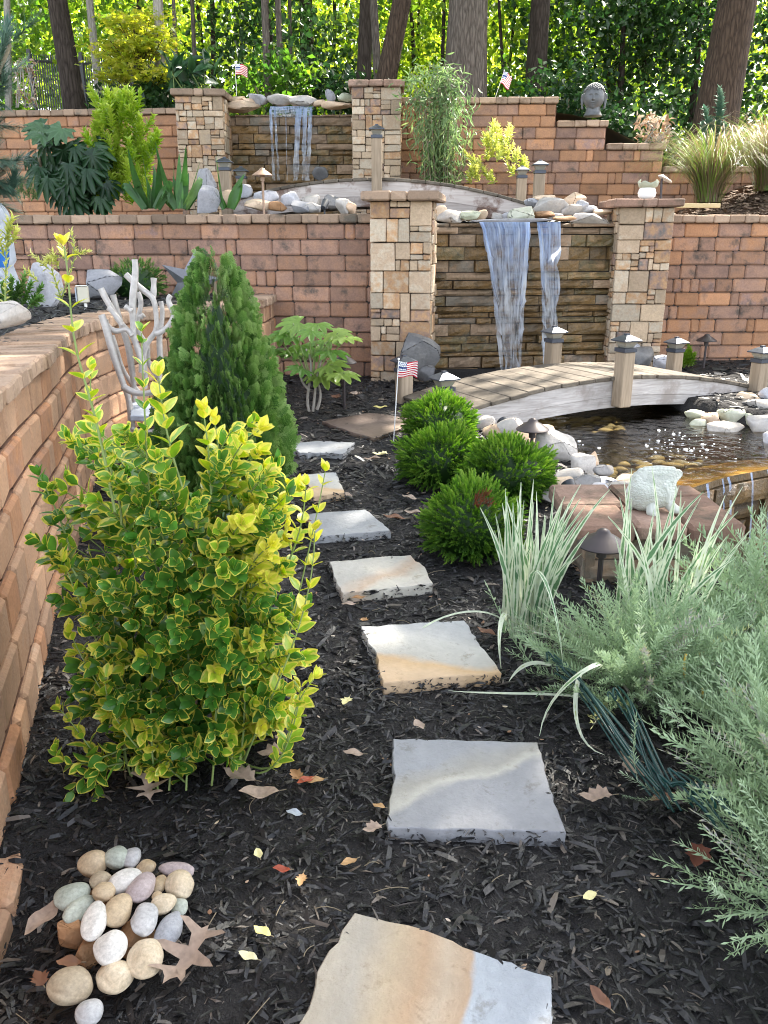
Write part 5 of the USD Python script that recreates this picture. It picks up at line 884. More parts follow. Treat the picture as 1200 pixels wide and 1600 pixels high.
s = chips(6000, 7, u(3.2, 6.5), u(9.95, 12.7), lambda x, y: zupper(x, y) + .012, .08); s2 = s[1].copy(); s2[:, 0] = .55 + .45 * s2[:, 0]
leafmat("bark_bits", [(0, (0.07, 0.045, 0.03)), (0.5, (0.17, 0.11, 0.075)), (1, (0.36, 0.26, 0.19))], trans=.05, rough=.9)
solo("bark_litter", s[0], "bark_bits", "brown bark and leaf litter on the bank at the right", "litter", kind="stuff", uv=np.c_[s2[:, 0], s[1][:, 0]])

def leaf_outline(kind, r):
    if kind == "oak":
        H = [(0, 0), (.05, .10), (.28, .08), (.37, .15), (.12, .23), (.08, .36), (.40, .47), (.52, .58), (.30, .56), (.10, .53), (.08, .64), (.24, .82), (.30, .94), (.13, .84), (.05, .90), (0, 1)]
    elif kind == "lobed": H = [(0, 0), (.08, .10), (.26, .16), (.20, .26), (.36, .40), (.24, .46), (.34, .64), (.18, .68), (.16, .82), (0, 1)]
    else: H = [(0, 0), (.12, .12), (.22, .32), (.25, .5), (.2, .72), (.1, .88), (0, 1)]
    L = [(-x * r.uniform(.85, 1.1), y) for x, y in H[1:-1]][::-1]; return np.array(H + L) - (0, .5)
def fallen(px, py, sz, ang, kind, mat, lab, seed, curl=.55, grp=None, z=.022, lift=0.0):
    r = rng(seed); o = leaf_outline(kind, r); v2, f2 = trimesh.creation.triangulate_polygon(Polygon(o).buffer(0), engine="earcut"); v2, f2 = trimesh.remesh.subdivide(np.c_[v2, 0 * v2[:, 0]], f2)
    c = at_g(px, py, z); k = sz * (c[1] * CP - (c[2] - EYE) * SP) / F * 1.05
    v = v2.copy(); v[:, 2] = curl * (np.abs(v[:, 0]) ** 1.3) + curl * .6 * v[:, 1] ** 2 + .05 * np.sin(v[:, 1] * 9 + seed) + .0
    v *= k; tl = r.uniform(-.15, .15) + lift; v[:, 2] += tl * v[:, 1]; v = rotz(v, math.radians(ang)) + c; v[:, 2] += .004 - min(0, (v[:, 2] - c[2]).min())
    T = thing("fallen_leaf", lab, "fallen leaf", c, grp); part(T, "leaf_blade", (v, f2), mat, uv=(.2, r.random()), smooth=True)
    m = int(np.argmin(v2[:, 1])); d = v[m] - c; part(T, "leaf_stalk", tube([v[m], v[m] + d * .35 + (0, 0, -.002)], .0012, 5), "stem")
LV = [(293, 1505, 110, 155, "oak", "leaf_tan", "large tan oak leaf with deep lobes beside the pebble pile"), (232, 1236, 62, 200, "oak", "leaf_tan", "pale curled oak leaf under the variegated bush"), (68, 1440, 66, 150, "oval", "leaf_tan", "curled pinkish-tan leaf left of the pebble pile"), (108, 1507, 42, 80, "oval", "leaf_brown", "brown leaf behind the largest olive pebble"), (62, 1532, 40, 40, "lobed", "leaf_brown", "reddish brown curled leaf at the lower left"),
      (410, 1458, 32, 60, "oval", "leaf_yellow", "small yellow leaf left of the nearest flagstone"), (388, 1498, 32, 70, "oval", "leaf_yellow", "pale cream leaf left of the nearest flagstone's corner"), (404, 1338, 26, 20, "oval", "leaf_yellow", "pale upright leaf in the mulch left of the grey flagstone"), (440, 1362, 28, 80, "oval", "leaf_red", "small bright red leaf on the black mulch"), (471, 1378, 26, 170, "lobed", "leaf_orange", "orange-tan leaf left of the path"), (545, 1350, 28, 120, "oval", "leaf_orange", "peach-coloured curled leaf above the nearest flagstone"), (582, 1297, 34, 120, "lobed", "leaf_tan", "tan frayed leaf at the grey flagstone's left corner"),
      (921, 1404, 32, 130, "oval", "leaf_yellow", "bright yellow leaf right of the nearest flagstone"), (937, 1565, 44, 30, "oval", "leaf_brown", "curled dark brown leaf at the bottom right"), (655, 1137, 32, 200, "oval", "leaf_tan", "curled brown leaf behind the grey flagstone"), (541, 1099, 26, 160, "lobed", "leaf_yellow", "pale yellow lobed leaf beside the bush"), (552, 1180, 32, 80, "oval", "leaf_tan", "tan curled leaf on the mulch between bush and flagstone"), (592, 1262, 22, 60, "oval", "leaf_orange", "peach leaf near the grey flagstone's left edge"), (930, 1248, 50, 85, "lobed", "leaf_tan", "grey-tan torn leaf by the folded wire fence"), (990, 1205, 52, 200, "lobed", "leaf_tan", "crumpled tan leaf under the wire fence"),
      (1090, 1345, 56, 150, "lobed", "leaf_rust", "large rust-red leaf under the lavender"), (1035, 1250, 40, 100, "oval", "leaf_brown", "brown leaf in shade under the wire fence"), (460, 1273, 28, 70, "oval", "blue_bit", "small blue-grey chip on the mulch"), (425, 1178, 44, 100, "lobed", "leaf_tan", "tan crumpled leaf under the bush's right side"), (375, 1215, 54, 70, "lobed", "leaf_tan", "grey-tan leaf in front of the bush"), (340, 1180, 50, 120, "oval", "leaf_tan", "tan leaf beneath the bush's lower leaves"), (405, 1245, 60, 95, "oval", "dead_leaf", "long brown leaf in front of the bush"), (463, 1215, 30, 40, "lobed", "leaf_orange", "peach scrap of leaf right of the bush"), (478, 1222, 30, 120, "oval", "leaf_red", "rusty red leaf right of the bush"), (493, 1222, 28, 100, "oval", "leaf_orange", "cream-orange leaf right of the bush"),
      (582, 718, 26, 80, "oval", "leaf_tan", "pale leaf beside the path near the blue flagstone"), (594, 712, 24, 80, "lobed", "leaf_yellow", "yellow leaf on the mulch near the bridge"), (594, 639, 22, 80, "oval", "leaf_yellow", "bright yellow leaf behind the brown slab"), (555, 618, 26, 60, "lobed", "leaf_tan", "tan leaf near the path light by the wall"), (524, 622, 24, 20, "lobed", "leaf_brown", "brown leaf near the young fatsia"), (640, 780, 26, 60, "oval", "leaf_tan", "pale leaf beside the middle globe shrub"), (616, 812, 34, 90, "oval", "leaf_brown", "dark orange leaf beside the plain grey flagstone"), (645, 803, 28, 80, "oval", "leaf_tan", "long tan leaf right of the plain grey flagstone"), (545, 776, 18, 30, "oval", "leaf_tan", "small tan leaf at the thick flagstone's corner"), (569, 971, 18, 30, "lobed", "leaf_orange", "orange scrap at the pale flagstone's back corner"), (560, 936, 22, 80, "oval", "leaf_orange", "tan-orange leaf in front of the cream flagstone"), (545, 946, 24, 70, "oval", "leaf_tan", "tan leaf at the cream flagstone's front left"), (480, 818, 24, 80, "oval", "leaf_brown", "brown leaf by the yellow shoots"), (760, 990, 30, 60, "oval", "leaf_brown", "reddish leaf at the foot of the iris")]
leafmat("leaf_rust", [(0, (0.13, 0.04, 0.022)), (1, (0.20, 0.07, 0.035))], trans=0.1, rough=0.7)
plain("blue_bit", (0.36, 0.39, 0.42), rough=.5, noise=.1)
for i, (x, y, s, a, k_, m_, l) in enumerate(LV): fallen(x, y, s, a, k_, m_, l, 400 + i)
r = rng(99); o = leaf_outline("oval", r); v2, f2 = trimesh.creation.triangulate_polygon(Polygon(o), engine="earcut"); v2 = np.c_[v2, .3 * v2[:, 0] ** 2 + .2 * v2[:, 1] ** 2]
n = 330; x = r.uniform(-1.6, 1.6, n); y = .9 + 7 * r.random(n) ** 1.1; m = kp(x, y) & (x > np.interp(y, [1, 3, 5, 7], [-.85, -1.2, -1.75, -1.2])); x, y = x[m], y[m]; n = len(x); a = r.uniform(0, 6.28, n)
V, Fc = inst(v2, f2, frames(np.stack([np.cos(a), np.sin(a), r.normal(0, .3, n)], 1), (0, 0, 1)), np.stack([x, y, zground(x, y) + .02], 1), r.uniform(.008, .024, n)); uvl = np.repeat(np.stack([np.full(n, .2), r.random(n)], 1), len(v2), 0)
solo("leaf_litter", (V, Fc), "dead_leaf", "small scraps of dead leaves strewn on the black mulch", "leaf litter", kind="stuff", uv=uvl)
tw = [];
for i in range(130):
    x, y = r.uniform(-1.0, 1.3), .95 + 4.5 * r.random() ** 1.3
    if kp(np.array([x]), np.array([y]))[0]: a, l = r.uniform(0, 6.28), r.uniform(.03, .09); z = float(zground(np.array([x]), np.array([y]))[0]) + .02; tw.append(tube(smoothpath([(x, y, z), (x + .5 * l * math.cos(a) + r.normal(0, .006), y + .5 * l * math.sin(a), z + r.uniform(.0, .012)), (x + l * math.cos(a), y + l * math.sin(a), z)], 5), .0011, 4, False))
solo("twig_litter", cat_(tw), "stem", "thin brown twigs and pine needles lying on the mulch", "twigs", kind="stuff")
# ------------------------------------------------------------------ plants
def leafgrid(nx=5, ny=6, fold=.22, curl=.18, prof=None, wave=0.0):
    xs = np.linspace(-1, 1, nx); ts = np.linspace(0, 1, ny); V, E = [], []
    for t in ts:
        w = (prof or (lambda q: math.sin(math.pi * min(1, q ** .85 * .97 + .02)) ** .8))(t)
        for x in xs: V.append((x * w * .5, t, fold * abs(x) * w * .5 - curl * t * t + wave * math.sin(t * 9 + x))); E.append(max(abs(x), 0 if t < .8 else (t - .8) / .2))
    Fc = [[i * nx + k, i * nx + k + 1, (i + 1) * nx + k + 1, (i + 1) * nx + k] for i in range(ny - 1) for k in range(nx - 1)]
    F3 = np.array(Fc); return np.array(V), np.vstack([F3[:, [0, 1, 2]], F3[:, [0, 2, 3]]]), np.array(E)
def pairs_on(path, seed, n, L, ang=50, start=0.0, roll0=0.0, tip=True, taper=.35):
    """opposite leaves in crossing pairs along a stem: directions, up vectors, places, sizes"""
    r = rng(seed); at = smoothpath(path, 40); D, U, P, S = [], [], [], []
    for i in range(n):
        t = start + (1 - start) * (i + .5) / n; q = t * 39; k = min(int(q), 38); p = at[k] + (at[k + 1] - at[k]) * (q - k); ax = at[k + 1] - at[k]; ax /= np.linalg.norm(ax)
        s = np.cross(ax, [.3, .9, .1]); s /= np.linalg.norm(s); b = np.cross(ax, s); a = roll0 + i * math.pi / 2 + r.normal(0, .2)
        for sg in (1, -1):
            o = (s * math.cos(a) + b * math.sin(a)) * sg; an = math.radians(ang * (1 - .35 * t) + r.normal(0, 9)); D.append(o * math.sin(an) + ax * math.cos(an)); U.append(ax - o * .2); P.append(p); S.append(L * (1 - taper * max(0, (t - .55) / .45)) * r.uniform(.75, 1.12))
    if tip:
        ax = at[-1] - at[-3]; ax /= np.linalg.norm(ax)
        for k in range(4):
            o = unit(1, r)[0]; o -= ax * (o @ ax); D.append(ax * .9 + o * .55); U.append(ax - o); P.append(at[-1]); S.append(L * r.uniform(.5, .75))
    return D, U, P, S
def pick_visible(C, S, n=300, cell=11):
    """the leaves that show largest: nearest to the camera in their patch of view"""
    d = C - (0, 0, EYE); dep = d[:, 1] * CP - d[:, 2] * SP; px = 600 + F * d[:, 0] / dep; py = 800 - F * (d[:, 1] * SP + d[:, 2] * CP) / dep
    best = {}
    for i in np.argsort(dep):
        k = (int(px[i] // cell), int(py[i] // cell)); best.setdefault(k, i)
    idx = np.array(sorted(best.values(), key=lambda i: -S[i] / dep[i])); return idx[:n]
T = thing("variegated_bush", "variegated evergreen bush with yellow-edged leaves at the left of the path", "bush", at_g(290, 1195)); r = rng(501)
base = at_g(290, 1195); D, U, P, S, Yl = [], [], [], [], []; stems = []
cen = at_y(285, 908, 2.16)
def shoot(path, n, L, yel, seed, ang=52, start=0.35, rad=.0035, taper=.35):
    d, u, p, s = pairs_on(path, seed, n, L, ang, start, rng(seed).uniform(0, 3), taper=taper); rr = rng(seed + 1); D.extend(d); U.extend(u); P.extend(p); S.extend(s)
    m = len(d); tt = np.linspace(0, 1, m); Yl.extend(np.clip(yel + .30 * (tt - .6) * (yel > .3) + rr.normal(0, .10, m), 0, 1)); stems.append(tube(smoothpath(path, 14), np.linspace(rad, rad * .45, 14), 5))
for i in range(225):
    ph, zz = r.uniform(0, 6.283), r.uniform(-1, 1); rad = r.uniform(.5, 1) ** .5; side = rad * (1 - .25 * max(0, zz) ** 2 - .12 * max(0, -zz) ** 3)
    if i > 50 and math.sin(ph) > .35: ph = -ph
    tip = cen + np.array([.35 * side * math.cos(ph), .27 * side * math.sin(ph), .45 * zz + .05 * math.sin(i * 2.1)])
    out = np.array([math.cos(ph) * .5, math.sin(ph) * .45 - .12, .62 + .25 * zz]); out /= np.linalg.norm(out); mid = tip - out * r.uniform(.17, .26)
    b0 = base + (0.16 * math.cos(ph), .12 * math.sin(ph), 0); q = b0 * .55 + mid * .45 + (0, 0, .02)
    yel = float(np.clip((r.normal(.24, .10) if zz > .0 else r.normal(.05, .08)) + .30 * max(0, zz - .55) + (.50 if math.cos(ph) > .72 and r.random() < .6 else 0) + (.55 if r.random() < (.22 if zz < 0 else .12) else 0), 0, 1))
    shoot([mid - out * .02 + (q - mid) * .15, mid, tip] if i > 24 else [b0, q, mid, tip], 6 if i > 24 else 13, r.uniform(.054, .074), yel, 600 + i, start=.1 if i > 24 else .06)
B = lambda pts, Y: [at_y(x, y, Y) for x, y in pts]
shoot(B([(180, 800), (160, 700), (140, 620), (118, 540), (108, 450), (100, 385)], 1.95), 11, .050, .74, 801, ang=62, start=.05, rad=.0042)
shoot(B([(190, 820), (175, 740), (150, 660), (142, 580)], 2.0), 8, .050, .66, 802, start=.1)
shoot(B([(238, 850), (230, 720), (224, 600), (221, 520)], 2.02), 9, .042, .34, 803, ang=48, start=.1)
shoot(B([(285, 760), (262, 680), (248, 590)], 1.98), 6, .062, .74, 804, start=.2); shoot(B([(330, 780), (325, 700), (318, 645)], 2.05), 6, .055, .80, 805, start=.1); shoot(B([(360, 800), (345, 720), (335, 655)], 2.1), 6, .052, .82, 806, start=.1)
for k, (pts, Y, y_) in enumerate([([(455, 980), (478, 880), (500, 780), (508, 738)], 2.1, .86), ([(460, 1000), (486, 900), (492, 830)], 2.02, .80), ([(440, 900), (470, 820), (478, 760)], 2.15, .78), ([(450, 1150), (470, 1090), (490, 1062)], 1.95, .70), ([(440, 1180), (462, 1120), (470, 1075)], 1.95, .66), ([(420, 900), (440, 800), (450, 760)], 2.2, .6), ([(110, 860), (80, 780), (62, 745)], 2.05, .12), ([(120, 900), (85, 860), (60, 845)], 2.0, .18), ([(150, 1000), (120, 930), (100, 880)], 1.98, .62), ([(160, 1080), (130, 1030), (110, 990)], 1.95, .66), ([(150, 1180), (120, 1140), (95, 1110)], 1.95, .55), ([(160, 1200), (130, 1215), (112, 1240)], 1.92, .30), ([(150, 1210), (150, 1235), (150, 1250)], 1.93, .32), ([(140, 1190), (100, 1190), (88, 1175)], 1.93, .45), ([(250, 1190), (225, 1180), (215, 1200)], 1.95, .5), ([(300, 1180), (340, 1170), (360, 1185)], 1.95, .3), ([(200, 1150), (180, 1120), (165, 1060)], 1.93, .64)]): q_ = B(pts, Y); g_ = at_g(285 + (pts[0][0] - 285) * .55, 1190) if pts[0][1] > 950 else q_[0]; shoot(([g_] if pts[0][1] > 950 else []) + q_, 8, .054, y_, 810 + k, start=.32 if pts[0][1] > 950 else .1)
pv, pf, pe = leafgrid(5, 6, .14, .16); D, U, P, S, Yl = map(np.array, (D, U, P, S, Yl)); Rm = frames(D, U); sc = np.stack([S * .70, S, S], 1)
P = P + Rm[:, :, 1] * .004; C = P + Rm[:, :, 1] * (S * .5)[:, None]; vis = pick_visible(C, S); rest = np.setdiff1d(np.arange(len(S)), vis)
for i in vis:
    v, f = inst(pv, pf, Rm[i:i + 1], P[i:i + 1], sc[i:i + 1]); part(T, "leaf", (v, f), "euonymus", uv=np.c_[pe, np.full(len(pe), Yl[i])], smooth=True)
v, f = inst(pv, pf, Rm[rest], P[rest], sc[rest]); part(T, "leaves", (v, f), "euonymus", uv=np.c_[np.tile(pe, len(rest)), np.repeat(Yl[rest], len(pe))], smooth=True, kind="stuff")
part(T, "stems", cat_(stems), "stem_green", smooth=True)
for q in ([base, base + (.05, .02, .25), at_y(345, 880, 2.12), at_y(340, 800, 2.14)], [base + (.1, 0, 0), at_y(380, 1000, 2.2), at_y(390, 900, 2.2)], [base - (.1, 0, 0), base + (-.12, .02, .3), base + (-.16, .05, .6)]): part(T, "main_stem", tube(smoothpath(q, 14), np.linspace(.011, .006, 14), 8), "stem", smooth=True)

def fan_spray(seed):
    """a flat, feathery spray: strips of scale leaves on a branching axis"""
    r = rng(seed); V, Fc, E = [], [], []
    def strip(a, b, w0, w1, e0, e1):
        d = b - a; s = np.array([d[1], -d[0], 0]); s = s / max(np.linalg.norm(s), 1e-6); n = len(V); z = np.array([0, 0, .02])
        V.extend([a - s * w0, a + s * w0, b + s * w1, b - s * w1]); E.extend([e0, e0, e1, e1]); Fc.append([n, n + 1, n + 2]); Fc.append([n, n + 2, n + 3])
    strip(np.zeros(3), np.array([0, 1, .05]), .03, .03, 0, 1)
    for k in range(6):
        for sg in (-1, 1):
            a = np.array([0, .12 + .145 * k, .01 * k]); L = .55 * (1 - k / 7.5) * r.uniform(.8, 1.15); an = math.radians(40 + r.normal(0, 6)); d = np.array([sg * math.sin(an), math.cos(an), r.normal(0, .18)]); b = a + d * L; strip(a, b, .028, .022, .2 + .1 * k, .7 + .05 * k)
            for j in (.35, .65):
                for s2 in (-1, 1):
                    c = a + d * L * j; an2 = math.radians(38) * s2; e = np.array([d[0] * math.cos(an2) + d[1] * math.sin(an2), -d[0] * math.sin(an2) + d[1] * math.cos(an2), d[2]]); strip(c, c + e * L * .38, .026, .014, .4, 1)
    return np.array(V), np.array(Fc), np.array(E)
def foliage(protos, D, U, P, S, tone, roll=None, boost=.25):
    r = rng(3); w = r.integers(0, len(protos), len(S)); ms, us = [], []
    for k, (v, f, e) in enumerate(protos):
        i = np.where(w == k)[0]
        if len(i): ms.append(inst(v, f, frames(D[i], U[i], None if roll is None else roll[i]), P[i], S[i])); us.append(np.stack([np.tile(e, len(i)), np.clip(np.repeat(tone[i], len(e)) + boost * (np.tile(e, len(i)) - .5), 0, 1)], 1))
    return cat_(ms), np.vstack(us)
c0 = np.array([-.825, 4.18, .07]); T = thing("conifer", "feathery bright green cone-shaped conifer between chair and path", "conifer", c0); r = rng(520); n = 3500
t = r.random(n) ** .62; ph = r.uniform(0, 6.283, n); prof = lambda t: .045 + .282 * np.minimum(1, t / .62) ** .75 - .06 * np.maximum(0, t - .8) / .2
lump = 1 + .08 * (meshkit.noise(np.stack([np.cos(ph) * 2.2, np.sin(ph) * 2.2, t * 7], -1), 4) - .5) * 2; rad = prof(t) * r.uniform(.62, 1.0, n) * lump
P = c0 + np.stack([rad * np.cos(ph), rad * np.sin(ph), 1.31 * (1 - t)], 1); o = np.stack([np.cos(ph), np.sin(ph), 0 * ph], 1); D = o * r.uniform(.25, .75, n)[:, None] + (0, 0, 1) * r.uniform(.75, 1.1, n)[:, None] + .25 * unit(n, r)
U = np.cross(o, [0, 0, 1.0]) + .5 * unit(n, r); tone = np.clip(.60 + .24 * r.normal(size=n) + .3 * (rad / prof(t) - .8) + .10 * np.cos(ph + .3), 0, 1)  # tone painted lighter on the sunlit right side and outer sprays
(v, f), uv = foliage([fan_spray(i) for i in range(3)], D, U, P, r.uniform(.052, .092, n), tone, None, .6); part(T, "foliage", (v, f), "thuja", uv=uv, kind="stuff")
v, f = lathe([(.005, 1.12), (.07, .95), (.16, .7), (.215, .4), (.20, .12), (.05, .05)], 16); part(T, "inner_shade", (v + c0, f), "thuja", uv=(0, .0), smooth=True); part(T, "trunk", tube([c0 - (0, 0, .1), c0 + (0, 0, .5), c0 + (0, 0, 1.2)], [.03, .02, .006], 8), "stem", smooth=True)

def needle_sprig(seed, n=15, spread=62, w=.11, L=.30):
    r = rng(seed); V, Fc, E = [], [], []
    for k in range(n):
        t = k / (n - 1); a = k * 2.4 + r.normal(0, .2); an = math.radians(spread * (1 - .72 * t)); d = np.array([math.cos(a) * math.sin(an), math.cos(an), math.sin(a) * math.sin(an)]); p = np.array([0, t * .78, 0]); l = L * (1 - .35 * t); s = np.cross(d, [.2, .1, .95]); s /= np.linalg.norm(s); m = len(V)
        V.extend([p - s * w * .5, p + s * w * .5, p + d * l]); E.extend([t * .6, t * .6, .3 + .7 * t]); Fc.append([m, m + 1, m + 2])
        s2 = np.cross(d, s); V.extend([p - s2 * w * .5, p + s2 * w * .5, p + d * l]); E.extend([t * .6, t * .6, .3 + .7 * t]); Fc.append([m + 3, m + 4, m + 5])
    return np.array(V), np.array(Fc), np.array(E)
def globe(label, c, R0, seed, sq=.82, n=1500, mat="globosa", red=False, group="clipped globe conifers beside the path", sz=.047):
    T = thing("globe_shrub", label, "shrub", c, group); r = rng(seed); c = np.array(c); ph, z = r.uniform(0, 6.283, n), r.uniform(-.45, 1, n); h = np.sqrt(1 - np.clip(z, -1, 1) ** 2)
    d = np.stack([h * np.cos(ph), h * np.sin(ph), z], 1); lump = 1 + .40 * (meshkit.noise(d * 2.4 + seed, seed) - .5); P = c + (0, 0, R0 * sq * .45) + d * (R0 * (.70 + .16 * r.random(n)) * lump)[:, None] * (1, 1, sq)
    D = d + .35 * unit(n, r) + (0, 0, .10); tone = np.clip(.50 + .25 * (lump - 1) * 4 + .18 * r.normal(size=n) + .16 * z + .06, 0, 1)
    rd = np.zeros(n, bool)
    if red: rd = (np.linalg.norm(d - np.array([.22, -.45, .86]), axis=1) < .26)
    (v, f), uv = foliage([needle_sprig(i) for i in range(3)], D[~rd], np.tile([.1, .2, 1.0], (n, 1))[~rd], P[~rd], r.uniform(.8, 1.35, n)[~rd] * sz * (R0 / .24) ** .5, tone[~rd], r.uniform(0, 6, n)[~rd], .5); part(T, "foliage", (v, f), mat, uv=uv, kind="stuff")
    if red:
        (v, f), uv = foliage([needle_sprig(7)], D[rd], np.tile([.1, .2, 1.0], (n, 1))[rd], P[rd], np.full(rd.sum(), sz * .9), tone[rd]); part(T, "withered_sprigs", (v, f), "red_sprig", uv=uv, label="rust-red withered tips on the shrub's crown", kind="stuff")
    v, f = ico(3); part(T, "inner_branches", (v * (R0 * .66, R0 * .66, R0 * sq * .66) + c + (0, 0, R0 * sq * .45), f), mat, uv=(0, 0), smooth=True); return T  # solid core painted darkest green for the shade between sprigs
def on_g(px, py, Y): p = at_y(px, py, Y); return np.array([p[0], p[1], float(G(p[1]))])
GS = globe("rounded bright green shrub in the row's second place beside the path", on_g(690, 738, 4.85), .29, 531)
for px, py, Y, s, rz, l in [(688, 654, 5.8, .98, 70, "rounded green shrub farthest back beside the bridge end"), (792, 752, 4.55, 1.03, 200, "rounded green shrub at the right beside the pond rocks")]: dup(GS, on_g(px, py, Y), l, s, rz)
globe("rounded green shrub nearest the camera with rust-red tips on top", on_g(734, 838, 3.75), .262, 533, sq=.95, red=True, n=1500, sz=.044)
globe("round green shrub in the raised bed behind the branch chair", (at_y(212, 440, 8.15)[0], 8.15, .97), .30, 534, group=None, n=520, mat="thuja")

# striped iris
T = thing("striped_iris", "clump of upright white-striped iris blades in front of the low pillar", "iris", at_g(880, 985)); r = rng(541)
def blade(path, w, seed, name="blade", tone=.3, up=(0, -1, .3), n=12, mat="iris", fold=.18, T_=None, taper=1.0):
    q = smoothpath(path, n); t = np.linspace(0, 1, n); ww = w * .5 * np.minimum(1, (1.02 - t) * (2.2 if taper == 1 else 1.4)) ** .8 * (.75 + .25 * np.minimum(1, t * 4)); tg = np.gradient(q, axis=0); tg /= np.linalg.norm(tg, axis=1, keepdims=True); s = np.cross(tg, up); s /= np.maximum(np.linalg.norm(s, axis=1, keepdims=True), 1e-6); nn = np.cross(s, tg); V, E = [], []
    for i in range(n):
        for x in (-1, -.45, .1, 1): V.append(q[i] + s[i] * x * ww[i] + nn[i] * fold * abs(x) * ww[i]); E.append(abs(x))
    Fc = np.array([[i * 4 + k, i * 4 + k + 1, i * 4 + 5 + k, i * 4 + 4 + k] for i in range(n - 1) for k in range(3)]); return part(T_ or T, name, (np.array(V), Fc), mat, uv=np.c_[E, np.full(len(E), tone)], smooth=True)
for i in range(84):
    left = i < 54; bx, by = (r.uniform(785, 850), r.uniform(968, 1000)) if left else (r.uniform(955, 1075), r.uniform(985, 1030)); b = at_g(bx, by); h = r.uniform(.34, .60) if left else r.uniform(.42, .66); lean = (r.normal(.10, .16) + .9 * ((bx - 815) / 400)) if left else r.normal(.12, .2); ly = r.normal(.05, .12); bend = r.uniform(0, .25)
    tip = b + np.array([lean * h, ly * h, h * math.sqrt(max(.3, 1 - lean ** 2))]); m = b * .45 + tip * .55 + (-lean * h * .12, 0, h * .06); a = r.normal(0, .5); blade([b, m, tip + (lean * bend * h * .4, 0, -abs(bend) * h * .08)], r.uniform(.017, .026), i, tone=r.random() * (.55 if r.random() < .9 else 1), up=(math.sin(a), -math.cos(a), .25))
for pts, w, tn in [([(800, 985, .03), (770, 960, .10), (700, 962, .10), (655, 985, .04), (640, 1030, .035)], .008, 1.0), ([(910, 1060, .03), (880, 1075, .18), (855, 1110, .10), (843, 1150, .03)], .014, .6), ([(920, 1090, .03), (860, 1085, .035), (780, 1083, .03), (700, 1079, .025)], .009, .95), ([(905, 1075, .05), (900, 1120, .10), (915, 1160, .05), (945, 1180, .03)], .014, .9), ([(800, 985, .03), (788, 960, .17), (780, 1000, .16), (783, 1045, .05)], .018, .8), ([(860, 1040, .10), (820, 1040, .07), (795, 1065, .03)], .016, .95), ([(830, 990, .03), (830, 900, .32), (860, 930, .40), (880, 1040, .18)], .015, .2)]: blade([at_z(x, y, z) for x, y, z in pts], w, 0, tone=tn, up=(0, -.5, .9), n=16)

# lavender
def lav_stem(seed, n=24, L=.11, bend=.25):
    r = rng(seed); V, Fc, E = [], [], []; sp = lambda t: np.array([.06 * math.sin(3 * t + seed), t, bend * t * t])
    for k in range(10):
        a, b = sp(k / 10), sp((k + 1) / 10); m = len(V); V.extend([a - (.004, 0, 0), a + (.004, 0, 0), b + (.004, 0, 0), b - (.004, 0, 0)]); E.extend([0] * 4); Fc += [[m, m + 1, m + 2], [m, m + 2, m + 3]]
    for k in range(n):
        t = .22 + .78 * k / (n - 1)
        for sg in (0, math.pi):
            a = sg + k * 1.57 + r.normal(0, .3); an = math.radians(r.uniform(30, 62) * (1 - .4 * (t > .9))); p = sp(t); d = np.array([math.cos(a) * math.sin(an), math.cos(an), math.sin(a) * math.sin(an)]); l = L * r.uniform(.6, 1.25) * (1.15 - .35 * t); s = np.cross(d, [.3, .2, .9]); s *= .0095 / np.linalg.norm(s); m = len(V); mid = p + d * l * .55 + (0, .008, 0)
            V.extend([p, mid + s, p + d * l + (0, .012, 0), mid - s]); E.extend([.2, .5, 1, .5]); Fc += [[m, m + 1, m + 2], [m, m + 2, m + 3]]
    return np.array(V), np.array(Fc), np.array(E)
LP = [lav_stem(i) for i in range(5)]
def lavender(label, c, n, H, sx, sy, seed, lean=(0, 0, 0)):
    T = thing("lavender", label, "lavender", c); n = int(n * .8); r = rng(seed); ph, rr = r.uniform(0, 6.283, n), np.sqrt(r.random(n)); o = np.stack([np.cos(ph) * rr, np.sin(ph) * rr, 0 * ph], 1); P = np.array(c) + o * (sx * .55, sy * .55, 0) + (0, 0, 1) * (r.uniform(0, .55, n) * H * (1 - .6 * rr))[:, None]
    D = o * (.75, .75, 0) + np.array([0, 0, 1.0]) * (1 - .55 * rr)[:, None] + .22 * unit(n, r) + np.array(lean); tone = np.clip(.45 + .16 * r.normal(size=n) + .15 * (o[:, 0] > .2), 0, .86); tone = np.where(r.random(n) < .07, .93, tone); tone = np.where(r.random(n) < .02, 1.0, tone)
    (v, f), uv = foliage(LP, D, o + unit(n, r) * .6, P, H * r.uniform(.55, .95, n), tone, None, .15); part(T, "foliage", (v, f), "lavender", uv=uv, kind="stuff")
    st = [tube([np.array(c) + (o[i] * (.05, .05, 0)), np.array(c) + o[i] * (sx * .4, sy * .4, 0) + (0, 0, H * .3)], .004, 5) for i in range(14)]; part(T, "woody_stems", cat_(st), "stem_grey", smooth=True)
lavender("grey-green lavender mound between the iris blades and the wire fence", at_z(1005, 1085, 0.0), 420, .33, .34, .28, 551, (0, 0, .1))
lavender("tall grey lavender at the right edge below the weir", at_z(1215, 1020, -.02), 300, .43, .27, .34, 552, (.1, 0, .2))
lavender("lush pale green lavender filling the lower right corner", at_z(1262, 1285, 0.0), 380, .36, .28, .32, 553, (0, 0, .15))
lavender("light green lavender at the right edge above the corner plant", at_z(1215, 1130, 0.0), 360, .33, .30, .3, 554, (0, 0, .15))
lavender("lavender shoots spilling out at the bottom right corner", at_z(1285, 1455, 0.0), 220, .30, .22, .26, 555, (-.10, -.1, .1))
